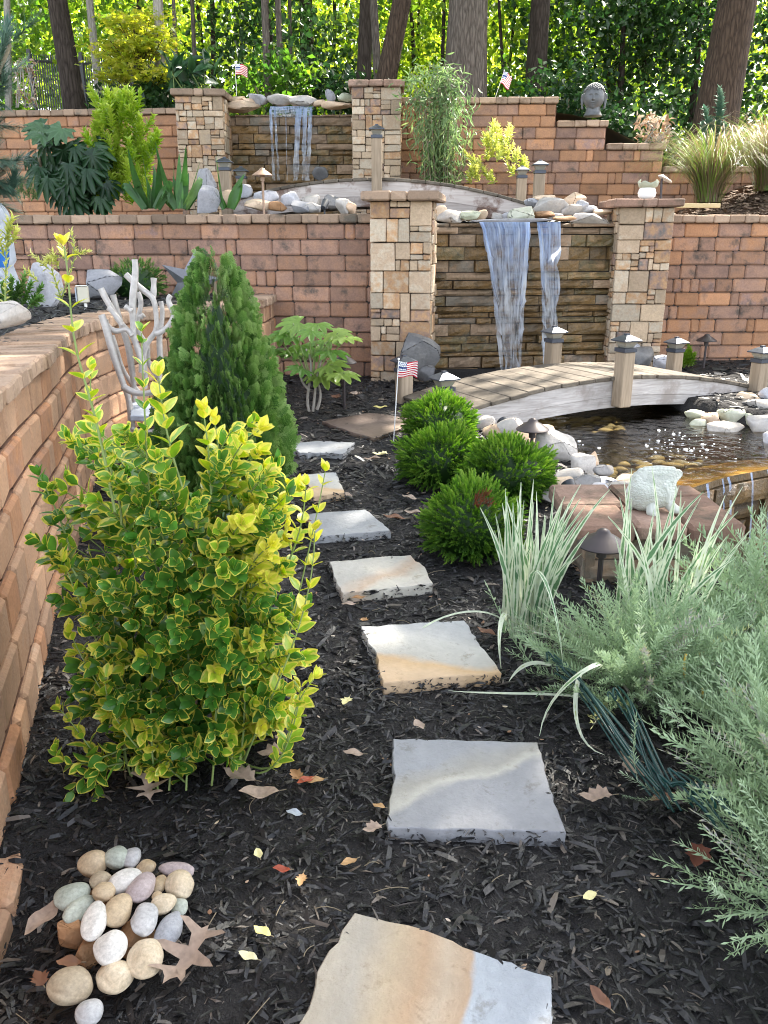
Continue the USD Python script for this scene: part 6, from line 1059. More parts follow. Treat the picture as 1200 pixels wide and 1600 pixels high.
T = thing("lavender", "loose lavender sprigs lying beside the pale orange flagstone", "lavender", at_g(810, 1010)); S_ = [((860, 1050, .04), (765, 968, .05)), ((880, 1060, .04), (790, 1000, .04)), ((890, 1070, .05), (800, 1040, .035)), ((870, 1045, .08), (812, 985, .10)), ((1075, 1268, .05), (975, 1228, .06)), ((1000, 1215, .12), (985, 1130, .22)), ((1130, 1390, .14), (1098, 1398, .22)), ((1040, 1250, .05), (980, 1250, .03))]
A_, B_ = np.array([at_z(*a) for a, b in S_]), np.array([at_z(*b) for a, b in S_]); (v, f), uv = foliage(LP, B_ - A_, np.tile([0, -.3, 1.0], (len(S_), 1)), A_, np.linalg.norm(B_ - A_, axis=1) * 1.05, np.array([.5, .45, .5, .4, .85, .4, .8, .4])); part(T, "foliage", (v, f), "lavender", uv=uv, kind="stuff")
part(lav_r := thing("rope", "bit of yellow twisted rope among the lavender", "rope", at_z(1075, 1060, .3)), "cord", tube(smoothpath([at_y(1072, 1022, 2.3), at_y(1069, 1045, 2.3), at_y(1074, 1068, 2.32)], 8), .004, 6), "rope_yellow", smooth=True); v_ = tube(smoothpath([at_y(1098, 1075, 2.25), at_y(1100, 1095, 2.25), at_y(1104, 1104, 2.25)], 8), .004, 6); part(lav_r, "cord", v_, "rope_yellow", smooth=True)

# palmate leaves
def palmate(lobes=8, seed=0, depth=.42, droop=.25):
    r = rng(seed); pts = [(0, 0)]; 
    for k in range(lobes):
        a = math.radians(-118 + 236 * k / (lobes - 1)); L = 1 - .30 * abs(a) / 2.06; w = math.radians(236 / (lobes - 1))
        if k: pts.append((depth * math.sin(a - w / 2), depth * math.cos(a - w / 2)))
        for da, q in ((-.36, .74), (-.2, .90), (0, 1.0), (.2, .90), (.36, .74)): pts.append((L * q * math.sin(a + da * w), L * q * math.cos(a + da * w)))
    v2, f2 = trimesh.creation.triangulate_polygon(Polygon(pts), engine="earcut"); R_ = np.hypot(v2[:, 0], v2[:, 1]); v = np.c_[v2, -droop * R_ ** 2 + .05 * np.cos(np.arctan2(v2[:, 0], v2[:, 1]) * (lobes - 1) * 1.525) * R_]; return v, f2, R_
PL = [palmate(8, i, .60, .22) for i in range(3)]; PD = [palmate(8, i, .34, .75) for i in range(3)]
b = at_g(487, 643); T = thing("young_fatsia", "young shrub with large star-shaped green leaves by the lower wall", "shrub", b); r = rng(561)
for i, (x, y, s, tn) in enumerate([(458, 505, 42, .55), (432, 527, 40, .5), (447, 522, 40, .35), (497, 508, 34, .5), (528, 520, 38, .9), (543, 527, 36, .8), (512, 532, 34, .45), (470, 543, 36, .4), (492, 548, 40, .5), (437, 548, 30, .05), (466, 576, 32, .1), (520, 570, 40, .7), (508, 588, 42, .8), (538, 584, 40, .9), (487, 588, 26, .75), (520, 550, 40, .35), (484, 520, 32, .4), (455, 552, 30, .2)]):
    p = at_y(x, y, b[1] + r.uniform(-.25, .2)); d = np.array([(x - 487) / 45 + r.normal(0, .25), -.75 + r.normal(0, .25), r.uniform(-.35, .1)]); v, f, e = PL[i % 3]; R1 = frames(d[None], np.array([[(x - 487) / 120, -.55, .85]])); sc = s * b[1] / F * .95
    v, f = inst(v, f, R1, (p - R1[0, :, 1] * sc * .25)[None], np.array([sc])); lf = part(T, "leaf", (v, f), "fatsia", uv=np.c_[e * .3, np.full(len(v), min(1, tn + .25))], smooth=True); part(T, "leaf_stalk", tube(smoothpath([at_y(488 + (x - 487) * .25, 585, b[1]), at_y(487 + (x - 487) * .6, (y + 590) / 2 - 6, b[1]), p], 7), .005, 5), "stem_green", smooth=True)
for q in ([(483, 643), (481, 615), (486, 580), (478, 545)], [(489, 643), (492, 615), (496, 585), (505, 555)], [(495, 640), (500, 610), (492, 590)], [(484, 610), (470, 590), (468, 575)]): part(T, "trunk", tube(smoothpath(B(q, b[1]), 10), np.linspace(.013, .007, 10), 8), "stem_grey", smooth=True)
b = np.array([at_y(105, 318, 10.2)[0], 10.2, 1.7]); T = thing("dark_fatsia", "dark green shrub with drooping hand-shaped leaves on the upper terrace at the left", "shrub", b)
for i in range(74):
    top = i < 12; x, y = (r.uniform(62, 100), r.uniform(195, 222)) if top else (r.normal(105, 30), r.uniform(225, 312)); x = min(max(x, 45), 172); p = at_y(x, y, 10.2 + r.uniform(-.35, .3)); d = np.array([(x - 100) / 60 + r.normal(0, .3), -.5 + r.normal(0, .3), -.15 if top else r.uniform(-1.3, -.4)]); v, f, e = (PL if top else PD)[i % 3]; R1 = frames(d[None], np.array([[0, -.8, .55]])); s = r.uniform(.17, .25)
    v, f = inst(v, f, R1, p[None], np.array([s])); part(T, "leaf", (v, f), "fatsia_dark", uv=np.c_[e * .3, np.full(len(v), np.clip(r.normal(.35, .22) + .35 * top, 0, 1))], smooth=True)
for q in ([(100, 322), (98, 280), (80, 205)], [(105, 322), (120, 270), (140, 240)], [(95, 322), (70, 280), (60, 240)], [(108, 322), (135, 290), (155, 275)]): part(T, "stem", tube(smoothpath(B(q, 10.25), 10), .018, 7), "stem", smooth=True)
# leafy rosette shrubs
lf_ = leafgrid(3, 4, .2, .15); NL_ = [(lf_[0] * (.38, 1, 1), lf_[1], lf_[2])]; BLf = [(lf_[0] * (.42, 1, 1), lf_[1], lf_[2])]
def spike_shrub(name, label, cat, b, spikes, mat, leaf, per, seed, tone=.5, kind=NL_, stem="stem_green", spread=55):
    """upright shoots, each clad in whorled leaves; spikes: (base, tip) point pairs"""
    T = thing(name, label, cat, b); r = rng(seed); D, U, P, S, tn, st = [], [], [], [], [], []
    for a, c in spikes:
        a, c = np.array(a), np.array(c); ax = (c - a) / np.linalg.norm(c - a); s = np.cross(ax, [.2, .9, .1]); s /= np.linalg.norm(s); q = np.cross(ax, s); st.append(tube([a, c], [.006, .003], 5)); t0 = tone + r.normal(0, .12)
        for k in range(per):
            t = (k + .5) / per; an = math.radians(spread * (1 - .55 * t) + r.normal(0, 8)); g_ = k * 2.39996; o = s * math.cos(g_) + q * math.sin(g_); D.append(o * math.sin(an) + ax * math.cos(an)); U.append(ax - .3 * o); P.append(a + (c - a) * t); S.append(leaf * r.uniform(.7, 1.15) * (1 - .25 * t)); tn.append(t0 + .25 * (t - .5) + r.normal(0, .08))
    (v, f), uv = foliage(kind, np.array(D), np.array(U), np.array(P), np.array(S), np.clip(tn, 0, 1)); part(T, "foliage", (v, f), mat, uv=uv, kind="stuff", smooth=True); part(T, "stems", cat_(st), stem, smooth=True); return T
r = rng(571); sp = []
for i in range(130):
    y = r.uniform(175, 322); hw = 54 * min(1, ((y - 128) / 120)) ** .9 if y < 260 else 50; x = 190 + r.uniform(-1, 1) * hw - (8 if y > 250 else 0); Y = 10.45 + r.uniform(-.35, .35); a = at_y(x, y, Y); sp.append((a, a + (r.normal(0, .05) + (x - 190) / 900, r.normal(-.04, .05), r.uniform(.14, .25))))
sp += [(at_y(188, 190, 10.4), at_y(188, 143, 10.4)), (at_y(189, 205, 10.4), at_y(188, 160, 10.4)), (at_y(215, 235, 10.4), at_y(222, 195, 10.4)), (at_y(228, 250, 10.4), at_y(234, 212, 10.4)), (at_y(178, 220, 10.4), at_y(172, 185, 10.4))]
spike_shrub("lime_shrub", "bright lime-green cone-shaped shrub on the upper terrace at the left", "shrub", (at_y(190, 322, 10.45)[0], 10.45, 1.7), sp, "lime_leaf", .115, 30, 572, .68)
sp = []
for i in range(46):
    y = r.uniform(212, 288); x = 778 + r.uniform(-1, 1) * (24 if y < 250 else 44); a = at_y(x, y, 11.6 + r.uniform(-.25, .25)); sp.append((a, a + (r.normal(0, .06), r.normal(-.03, .05), r.uniform(.08, .16))))
sp += [(at_y(795, 222, 11.6), at_y(800, 200, 11.6)), (at_y(765, 230, 11.6), at_y(760, 212, 11.6)), (at_y(815, 265, 11.6), at_y(822, 248, 11.6)), (at_y(748, 282, 11.6), at_y(741, 262, 11.6))]
spike_shrub("yellow_shrub", "pale yellow-green shrub behind the upper bridge's right end", "shrub", (at_y(778, 290, 11.6)[0], 11.6, 1.75), sp, "yellow_leaf", .085, 22, 573, .45)
sp = [(at_y(a, b_, 6.0), at_y(c, d, 6.0)) for a, b_, c, d in [(118, 400, 112, 362), (92, 420, 82, 392), (76, 420, 50, 397), (106, 410, 100, 388), (112, 398, 137, 392), (90, 400, 74, 402), (60, 440, 38, 420), (100, 405, 92, 380), (86, 405, 66, 410)]]
spike_shrub("variegated_shrub", "small cream and yellow variegated shrub in the raised bed", "shrub", (at_y(95, 470, 6.1)[0], 6.1, .97), sp + [((at_y(96, 468, 6.1)), at_y(118, 398, 6.0)), (at_y(96, 468, 6.1), at_y(80, 420, 6.0))], "yellow_leaf", .055, 18, 574, .7)
sp = [(at_y(a, b_, 4.9), at_y(c, d, 4.9)) for a, b_, c, d in [(12, 390, 14, 345), (6, 400, -6, 352), (18, 380, 26, 360), (8, 375, 20, 340)]]; spike_shrub("variegated_shrub", "cream-tipped sprigs at the left edge in front of the garden figure", "shrub", (at_y(8, 470, 4.9)[0], 4.9, .97), sp + [(at_y(8, 480, 4.9), at_y(10, 380, 4.9))], "yellow_leaf", .06, 22, 575, .62)
sp = [(at_y(a, b_, 5.2), at_y(a + dx, b_ - 34, 5.2)) for a, b_, dx in [(10, 478, -6), (22, 480, 6), (34, 478, 14), (0, 478, -14), (44, 482, 20), (16, 470, 2), (30, 466, 8), (-10, 470, -10)]] + [(at_y(46, 478, 5.1), at_y(62, 466, 5.1))]
spike_shrub("low_conifer", "low feathery green plant behind the pinkish boulder", "shrub", (at_y(20, 482, 5.2)[0], 5.2, .97), sp, "thuja", .06, 40, 576, .6)
sp = [(at_y(x, y, 9.15), at_y(x + r.normal(0, 6), y - 18, 9.15)) for x, y in [(r.uniform(1046, 1082), r.uniform(556, 580)) for _ in range(26)]]; spike_shrub("low_conifer", "small light green shrub behind the bridge's right end", "shrub", (at_y(1064, 580, 9.15)[0], 9.15, .12), sp, "lime_leaf", .06, 26, 577, .3)
sp = [(at_y(x, y, 10.9), at_y(x + r.normal(0, 6), y - 16, 10.9)) for x, y in [(r.uniform(25, 60), r.uniform(290, 318)) for _ in range(22)]]; spike_shrub("low_conifer", "small speckled shrub behind the dark fatsia", "shrub", (at_y(42, 320, 10.9)[0], 10.9, 1.7), sp, "willow", .05, 20, 578, .5)
# strap-leaved plants
def straps(label, b, tips, Y, w, seed):
    T = thing("strap_leaf_plant", label, "plant", b); r = rng(seed)
    for i, (x, y, bx, bend, tn) in enumerate(tips):
        q0, q2 = at_y(bx, 326, Y + r.uniform(-.1, .1)), at_y(x, y, Y + r.uniform(-.2, .2)); q1 = q0 * .4 + q2 * .6 + (bend * .15, 0, .06 + abs(bend) * .12); a = r.normal(0, .7); blade([q0, q1, q2], w * r.uniform(.85, 1.2), i, "leaf", tn, (math.sin(a), -math.cos(a), .1), 12, "strap", .25, T, .6)
straps("dark green plant with broad strap leaves beside the lime shrub", at_y(235, 326, 9.45), [(200, 232, 228, -.2, .35), (206, 262, 232, -.3, .75), (222, 240, 236, 0, .3), (240, 262, 240, .1, .2), (247, 250, 246, .1, .15), (258, 292, 246, .5, .5), (196, 305, 226, -.6, .3), (214, 290, 230, -.2, .25), (252, 310, 242, .5, .4), (228, 275, 238, 0, .4), (205, 290, 226, -.4, .2), (262, 318, 246, .4, .3)], 9.45, .085, 581)
straps("green plant with broad strap leaves left of the smooth grey rock", at_y(285, 326, 9.5), [(243, 222, 276, -.3, .3), (240, 258, 274, -.5, .85), (290, 230, 284, .1, .4), (280, 240, 282, 0, .55), (272, 252, 280, -.1, .35), (313, 250, 290, .3, .15), (310, 280, 288, .6, .9), (312, 302, 292, .6, .25), (262, 300, 276, -.4, .5), (300, 300, 290, .3, .3), (258, 285, 274, -.3, .3), (295, 270, 286, .1, .45), (270, 275, 279, 0, .2), (318, 318, 294, .3, .4)], 9.5, .085, 582)
straps("young plant of a few strap leaves behind the tan rocks", at_y(358, 328, 9.45), [(338, 242, 352, -.1, .45), (382, 272, 360, .2, .6), (376, 285, 362, .3, .5), (368, 300, 362, .1, .4), (335, 306, 352, -.3, .3)], 9.45, .085, 583)
# blue pine at the left edge
b = np.array([-3.55, 6.3, .95]); T = thing("blue_pine", "blue-green pine with long needles at the left edge", "pine tree", b); part(T, "trunk", tube(smoothpath([b, b + (.05, 0, 1), b + (-.05, 0, 2.2), b + (0, 0, 3.3)], 16), np.linspace(.07, .02, 16), 10), "bark_brown", smooth=True)
def needles(seed, n=110):
    r = rng(seed); V, Fc, E = [], [], []
    for k in range(n):
        t = r.random(); a = r.uniform(0, 6.28); an = math.radians(r.uniform(18, 48) * (1.1 - .5 * t)); d = np.array([math.cos(a) * math.sin(an), math.cos(an), math.sin(a) * math.sin(an) - .05]); p = np.array([0, t * .75, 0]); l = .5 * r.uniform(.8, 1.1); s = np.cross(d, [.3, .1, .9]); s *= .017 / np.linalg.norm(s); m = len(V); V.extend([p - s, p + s, p + d * l]); E.extend([.2, .2, 1]); Fc.append([m, m + 1, m + 2])
    return np.array(V), np.array(Fc), np.array(E)
D, P = [], []
for (x0, y0, x1, y1) in [(-60, 260, 30, 85), (-60, 270, 22, 100), (-50, 250, 10, 150), (-60, 300, 14, 190), (-60, 320, 30, 268), (-60, 330, 20, 285), (-70, 250, 5, 215), (-60, 310, 36, 300), (-60, 240, 24, 120), (-60, 280, 12, 245), (-60, 250, 38, 70)]:
    a, c = at_y(x0 - 25, y0, 5.9), at_y(x1 - 22, y1, 5.9); part(T, "branch", tube(smoothpath([b + (0, 0, min(3.1, max(.8, a[2] - 1))), a, c], 8), .012, 6), "stem", smooth=True)
    for k in range(5): P.append(a + (c - a) * (.45 + .13 * k) + r.normal(0, .03, 3)); D.append((c - a) / np.linalg.norm(c - a) + r.normal(0, .35, 3))
(v, f), uv = foliage([needles(1), needles(2)], np.array(D), np.tile([.1, .1, 1.0], (len(D), 1)), np.array(P), np.full(len(D), .24), np.clip(r.normal(.6, .2, len(D)), 0, 1)); part(T, "foliage", (v, f), "pine", uv=uv, kind="stuff")
# willow-leaved bush
b = np.array([at_y(690, 272, 12.1)[0], 12.1, 1.7]); T = thing("willow_bush", "tall airy bush with narrow hanging leaves beside the right upper pillar", "bush", b); D, P, S, tn = [], [], [], []
for i in range(58):
    x, y = 686 + r.normal(0, 31), r.uniform(98, 225); x = min(max(x, 622), 752)
    if y < 130: x = 686 + (x - 686) * .75
    tip = at_y(x, y, 12.1 + r.uniform(-.45, .35)); q = smoothpath([b + r.normal(0, .05, 3) * (1, 1, 0), b * .45 + tip * .55 + (0, 0, .1), tip, tip + ((x - 686) / 300, -.1, -.14)], 14)
    part(T, "stem", tube(q, np.linspace(.010, .003, 14), 5), "stem", smooth=True)
    for k in range(44): t = int(r.uniform(5, 14)) % 14; p = q[t] + r.normal(0, .05, 3); P.append(p); D.append((r.normal(0, .5), r.normal(-.1, .5), -.75 + r.normal(0, .3) + .45 * (y < 140))); S.append(r.uniform(.09, .15)); tn.append(np.clip(.30 + .5 * max(0, (y - 150) / 90) * r.random() + r.normal(0, .13), 0, 1))
v0, f0, e0 = leafgrid(3, 4, .2, .1); (v, f), uv = foliage([(v0 * (.17, 1, 1), f0, e0)], np.array(D), unit(len(D), r), np.array(P), np.array(S), np.array(tn)); part(T, "foliage", (v, f), "willow", uv=uv, kind="stuff", smooth=True)
# ornamental grass and other right-hand plants
def grass(label, b, n, H, seed, spread=.8, wd=.011, name="ornamental_grass", dry=.5):
    T = thing(name, label, "grass", b); r = rng(seed); V, Fc, UVs = [], [], []
    for i in range(n):
        ph = r.uniform(0, 6.283); o = np.array([math.cos(ph), math.sin(ph), 0]); h, s = H * r.uniform(.6, 1.1), spread * r.uniform(.15, 1); p0 = np.array(b) + o * r.uniform(0, .16); q = smoothpath([p0, p0 + o * s * .28 * H + (0, 0, h * .62), p0 + o * s * .75 * H + (0, 0, h * .86), p0 + o * s * 1.15 * H + (0, 0, h * r.uniform(.25, .75))], 7); t = np.linspace(0, 1, 7); sd = np.array([-o[1], o[0], 0]) * wd * .5; m = len(V); tone = r.random(); lowdry = tone > .45
        for k in range(7): V.extend([q[k] - sd * (1.05 - t[k]), q[k] + sd * (1.05 - t[k])]); UVs.extend([(.2, .12 + .25 * r.random() if not lowdry else .45 + .55 * tone)] * 2)
        for k in range(6): a = m + 2 * k; Fc += [[a, a + 1, a + 3], [a, a + 3, a + 2]]
    part(T, "blades", (np.array(V), np.array(Fc)), "dry_grass", uv=np.array(UVs), smooth=True, kind="stuff")
grass("large clump of part-dry ornamental grass at the right edge by the big tree", (at_y(1108, 300, 11.2)[0], 11.2, 1.95), 900, .9, 591, 1.25); grass("green and tan ornamental grass at the far right edge", (at_y(1200, 285, 11.5)[0], 11.5, 2.1), 800, .95, 592, 1.3)
sp = [(at_y(x, y, 11.9), at_y(x + dx, y - 34, 11.9)) for x, y, dx in [(1112, 225, -2), (1122, 215, 2), (1126, 190, 1), (1108, 205, -6), (1120, 205, 4), (1128, 230, 4), (1104, 230, -6), (1125, 175, 0)]]; spike_shrub("blue_conifer", "small blue-green conifer in front of the big leaning trunk", "conifer", (at_y(1118, 260, 11.9)[0], 11.9, 2.2), sp + [(at_y(1118, 265, 11.9), at_y(1124, 150, 11.9))], "pine", .12, 46, 593, .4)
g0, g1 = at_y(1058, 322, 10.05), at_y(1126, 322, 10.05); v, f = cbox((g0[0], g0[1], g0[2] - .02), (g1[0], g1[1] + .05, g1[2] + .03), .006); solo("timber_edging", (v, f), "plank_yellow", "yellowed timber edging board beside the right pillar", "timber edging", uv=(.6, .5))
# ------------------------------------------------------------------ woodland
dia = np.array([(0, 0, 0), (.34, .45, .07), (0, 1, -.06), (-.34, .45, .07)]); diaf = np.array([(0, 1, 2), (0, 2, 3)])
def crown(T, cen, rad, n, leaf, mat, seed, tone=.4, clumps=60, gap=1.0, name="crown", spread=.28):
    r = rng(seed); cc = unit(clumps, r) * (r.random(clumps) ** .38)[:, None] * rad + np.array(cen); k = r.integers(0, clumps, n); cs = r.uniform(.6, 1.3, clumps) * spread * min(rad)
    P = cc[k] + r.normal(size=(n, 3)) * cs[k][:, None] * (1, 1, .7); D = unit(n, r) + (0, 0, -.35); U = np.tile([0, 0, 1.0], (n, 1)) + .8 * unit(n, r); t = np.clip(tone + r.normal(0, .16, clumps)[k] + r.normal(0, .12, n), 0, 1)
    V, Fc = inst(dia, diaf, frames(D, U), P, leaf * r.uniform(.7, 1.3, n)); part(T, name, (V, Fc), mat, uv=np.repeat(np.stack([np.full(n, .2), t], 1), 4, 0), kind="stuff")
def trunk(T, pts, rad, mat, seed, k=22, n=40, name="trunk"):
    q = smoothpath(pts, n); t = np.linspace(0, 1, n); rr = rad * (1 - .45 * t) * (1 + .5 * np.exp(-t * n * .22) * (n > 20)); v, f = tube(q, rr, k); m = n * k; c = np.repeat(q, k, 0); d = v[:m] - c; v[:m] = c + d * (1 + .16 * (meshkit.fbm(np.c_[d / np.maximum(np.linalg.norm(d, axis=1, keepdims=True), 1e-9) * 2.5, t.repeat(k) * 0 + c[:, 2] * .5] [:, :3] + c * (0, 0, .6), 3, seed) - .5))[:, None]
    part(T, name, (v, f), mat, smooth=True)
def tree(name, label, px0, py0, px1, py1, w, Y, mat, seed, H=15, crowns=(), limbs=3, bend=0.0):
    """a tree whose trunk runs through two points of the view at distance Y and on up to H metres"""
    a, b = at_y(px0, py0, Y), at_y(px1, py1, Y); ax = (a - b) / abs(a[2] - b[2]); z0 = float(zwood(np.array([b[0]]), np.array([Y]))[0]) - .2; base = b + ax * (z0 - b[2]) ; d = Y * CP; rad = w * d / F / 2 * 1.0; r = rng(seed)
    T = thing(name, label, "tree", base); top = base + ax * min(H, 9) * .9 + (0, 0, H - min(H, 9) * .9); pts = [base, base + ax * 2 + (bend * .04, 0, 0), base + ax * 4.2, base + ax * 4.2 * 1.02 + (0, 0, (H - 4.2) * .4) + r.normal(0, .15, 3), np.array([base[0] + ax[0] * 5, base[1], z0 + H])]
    trunk(T, pts, rad, mat, seed)
    for i in range(limbs):
        h = r.uniform(.42, .8) * H; p = np.array([base[0] + ax[0] * min(h, 5), Y, z0 + h]); ph = r.uniform(0, 6.28); L = r.uniform(1.5, 3); part(T, "limb", tube(smoothpath([p, p + (L * .5 * math.cos(ph), L * .5 * math.sin(ph), .5), p + (L * math.cos(ph), L * math.sin(ph), 1.4)], 10), np.linspace(rad * .35, rad * .1, 10), 8), mat, smooth=True)
    for c in crowns: crown(T, np.array([base[0] + c[0], Y + c[1], z0 + c[2]]), c[3], c[4], c[5], c[6], seed + 7, *(c[7:] or ()))
    return T
hi = lambda n=2200, dx=0, dy=0, h=11, R_=(3.2, 3.2, 3.0): [(dx, dy, h, R_, n, .30, "tree_leaf", .45, 70)]
tree("tree", "dark trunk leaning left in front of the iron fence", 90, 0, 114, 150, 27, 16, "bark_dark", 601, 16, hi())
tree("tree", "thin pale trunk just right of the dark leaning trunk", 140, 0, 155, 150, 11, 17, "bark_pale", 602, 12, hi(900, h=9, R_=(1.8, 1.8, 2)))
tree("tree", "smooth pale grey trunk behind the yellow maple", 246, 0, 255, 150, 14, 15.2, "bark_pale", 603, 13, hi(1000, h=10, R_=(2, 2, 2.2)))
tree("tree", "slender grey trunk, left one of a close pair above the upper waterfall", 413, 0, 421, 150, 10, 15.5, "bark_grey", 604, 12, hi(900, h=9, R_=(1.8, 1.8, 2)))
tree("tree", "slender grey trunk, right one of a close pair above the upper waterfall", 434, 0, 439, 150, 8, 15.8, "bark_grey", 605, 12, hi(900, h=9, R_=(1.8, 1.8, 2)))
tree("tree", "dark blackish trunk right of the slender pair", 478, 0, 482, 150, 20, 21, "bark_dark", 606, 14, hi(1600))
tree("tree", "dark trunk directly behind the right upper pillar", 572, 0, 569, 125, 19, 17.5, "bark_dark", 607, 15, hi(1600))
tree("tree", "thin grey trunk between two darker ones behind the right upper pillar", 584, 0, 590, 125, 11, 17, "bark_grey", 608, 13, hi(800, R_=(1.8, 1.8, 2)))
tree("tree", "brown trunk leaning right behind the right upper pillar", 628, 0, 605, 125, 25, 16, "bark_brown", 609, 16, hi())
tree("tree", "thick grey furrowed trunk behind the willow-leaved bush", 732, 0, 727, 120, 50, 15.5, "bark_grey", 610, 18, hi(3000, h=13, R_=(4, 3.6, 3.4)))
tree("tree", "straight blackish trunk behind the top wall's highest part", 845, 0, 836, 140, 26, 17, "bark_dark", 611, 17, hi(2600))
tree("tree", "massive leaning brown trunk at the right behind the ornamental grass", 1152, 0, 1118, 190, 52, 14.6, "bark_brown", 612, 19, [(1.5, -2.2, 12.5, (5.4, 4.6, 3.0), 4700, .30, "tree_leaf", .45, 120), (-2.6, 1.0, 13, (3.2, 3, 2.6), 1800, .30, "tree_leaf", .45, 60)], 5)  # high crown spread out of view to shade the garden
T = thing("tree", "tall unseen tree added beyond the right edge to shade the garden", "tree", (9.4, 8.6, 2.0)); trunk(T, [(9.4, 8.6, 1.5), (9.3, 8.6, 6), (9.0, 8.5, 12), (8.8, 8.4, 17)], .3, "bark_brown", 613); crown(T, (7.3, 8.6, 12.5), (4.6, 4.2, 3.0), 3900, .30, "tree_leaf", 614, .45, 110)  # tree added out of view so its crown shades the garden
for i, (x0, x1, w, Y, m) in enumerate([(783, 786, 5, 19, "bark_dark"), (694, 690, 6, 20, "bark_dark"), (212, 214, 9, 19, "bark_dark"), (520, 518, 6, 22, "bark_dark"), (330, 334, 8, 20, "bark_dark"), (300, 306, 7, 18, "bark_grey"), (800, 792, 5, 21, "bark_dark"), (452, 455, 6, 19, "bark_grey"), (952, 950, 8, 20, "bark_dark"), (1010, 1004, 7, 19, "bark_dark"), (10, 14, 10, 15, "bark_pale"), (272, 276, 6, 17, "bark_grey"), (376, 378, 7, 23, "bark_dark"), (655, 652, 5, 22, "bark_dark"), (892, 890, 6, 23, "bark_dark")]):
    lab = ["wisp of a dark stem right of the flag by the thick trunk", "thin dark stem left of the thick furrowed trunk", "dark trunk seen through the yellow maple", "thin dark stem right of the blackish trunk", "dark stem above the left upper pillar", "grey stem left of the far flag", "second thin dark stem right of the tilted flag", "thin grey stem right of the slender pair", "dark stem behind the stone head", "dark stem right of the stone head", "pale trunk at the very left edge behind the blue pine", "thin grey stem right of the smooth pale trunk", "dark stem just right of the far flag", "thin dark stem left of the willow-leaved bush", "thin dark stem right of the straight blackish trunk"][i]
    tree("sapling", lab, x0, 0, x1, 140, w, Y, m, 630 + i, 8, [(0, 0, 5.2, (1.3, 1.2, 1.9), 900, .14, "tree_leaf", .5, 40)], 1)
# understorey: leafy trees and bushes filling the wood behind the wall
US = [(-9.5, 20, 6.2, (2.6, 2, 2.6), 4200, "tree_leaf", .35), (-6.6, 19, 6.0, (2.2, 1.8, 2.2), 3600, "tree_leaf", .55), (-4.4, 22, 6.4, (2.4, 2, 2.6), 4200, "tree_leaf_bright", .35), (-2.4, 19, 5.6, (1.8, 1.5, 2.4), 3600, "tree_leaf_dark", .5), (-1.0, 24, 6.5, (2.4, 2, 3.0), 4200, "tree_leaf_bright", .45), (.6, 21, 5.6, (1.6, 1.4, 2.2), 3000, "tree_leaf", .7), (1.9, 23, 6.4, (2.2, 2, 2.8), 4200, "tree_leaf_bright", .5), (3.3, 20, 5.8, (1.9, 1.6, 2.4), 3600, "tree_leaf", .6), (4.6, 18.2, 5.3, (1.9, 1.5, 2.0), 3600, "tree_leaf_dark", .45), (6.2, 18.6, 5.6, (2.0, 1.6, 2.4), 3600, "tree_leaf_dark", .4), (5.4, 22, 7, (2.4, 2, 2.6), 3600, "tree_leaf", .6), (8.6, 18, 5.2, (2.1, 1.7, 2.6), 3600, "tree_leaf_dark", .5), (10.6, 20, 6, (2.4, 2, 3), 3600, "tree_leaf", .5), (-12, 18, 6, (2.4, 2, 3), 3000, "tree_leaf_dark", .5), (7.6, 24, 7, (2.8, 2, 3), 3400, "tree_leaf_bright", .3), (-7.5, 26, 7.5, (3, 2, 3.2), 3600, "tree_leaf_bright", .3), (3.6, 28, 8, (3.4, 2.4, 3.4), 3800, "tree_leaf_bright", .55), (-3, 29, 8, (3.4, 2.4, 3.4), 3800, "tree_leaf_bright", .5), (0.4, 31, 8, (3.4, 2.4, 3.6), 3800, "tree_leaf_bright", .6), (9, 30, 8, (3.6, 2.4, 3.6), 3400, "tree_leaf_bright", .4), (-11, 30, 8, (3.6, 2.4, 3.6), 3400, "tree_leaf_bright", .4)]
UL_ = ["leafy tree at the far left behind the iron fence", "leafy green tree left of the dark leaning trunk's top", "yellow-green sunlit tree behind the yellow maple", "dark bushy tree above the upper waterfall's left", "bright sunlit tree above the upper waterfall", "green bushy tree behind the right upper pillar", "bright yellow-green tree left of the thick furrowed trunk", "green tree between the thick trunk and the blackish trunk", "dark glossy-leaved tree left of the stone head", "dark glossy-leaved tree right of the stone head", "green tree high behind the stone head", "dark leafy tree behind the massive leaning trunk", "leafy tree at the far right edge", "dark leafy tree beyond the left edge", "sunlit tree far behind the dark trees at the right", "sunlit tree far behind the iron fence", "distant bright tree in the middle of the wood", "distant bright tree left of the middle of the wood", "farthest bright tree straight ahead", "distant sunlit tree at the right", "distant sunlit tree at the left"]
for i, (x, y, z, rad, n, m, tn) in enumerate(US):
    T = thing("leafy_tree", UL_[i], "tree", (x, y, 3.0)); part(T, "trunk", tube(smoothpath([(x, y, 2.4), (x + .1, y, z - rad[2] * .6), (x - .05, y, z + rad[2] * .6)], 12), np.linspace(.10, .03, 12), 8), "bark_dark", smooth=True)
    crown(T, (x, y, z), rad, int(n * .92), .155 if y < 25 else .23, m, 700 + i, tn + .08, 70)
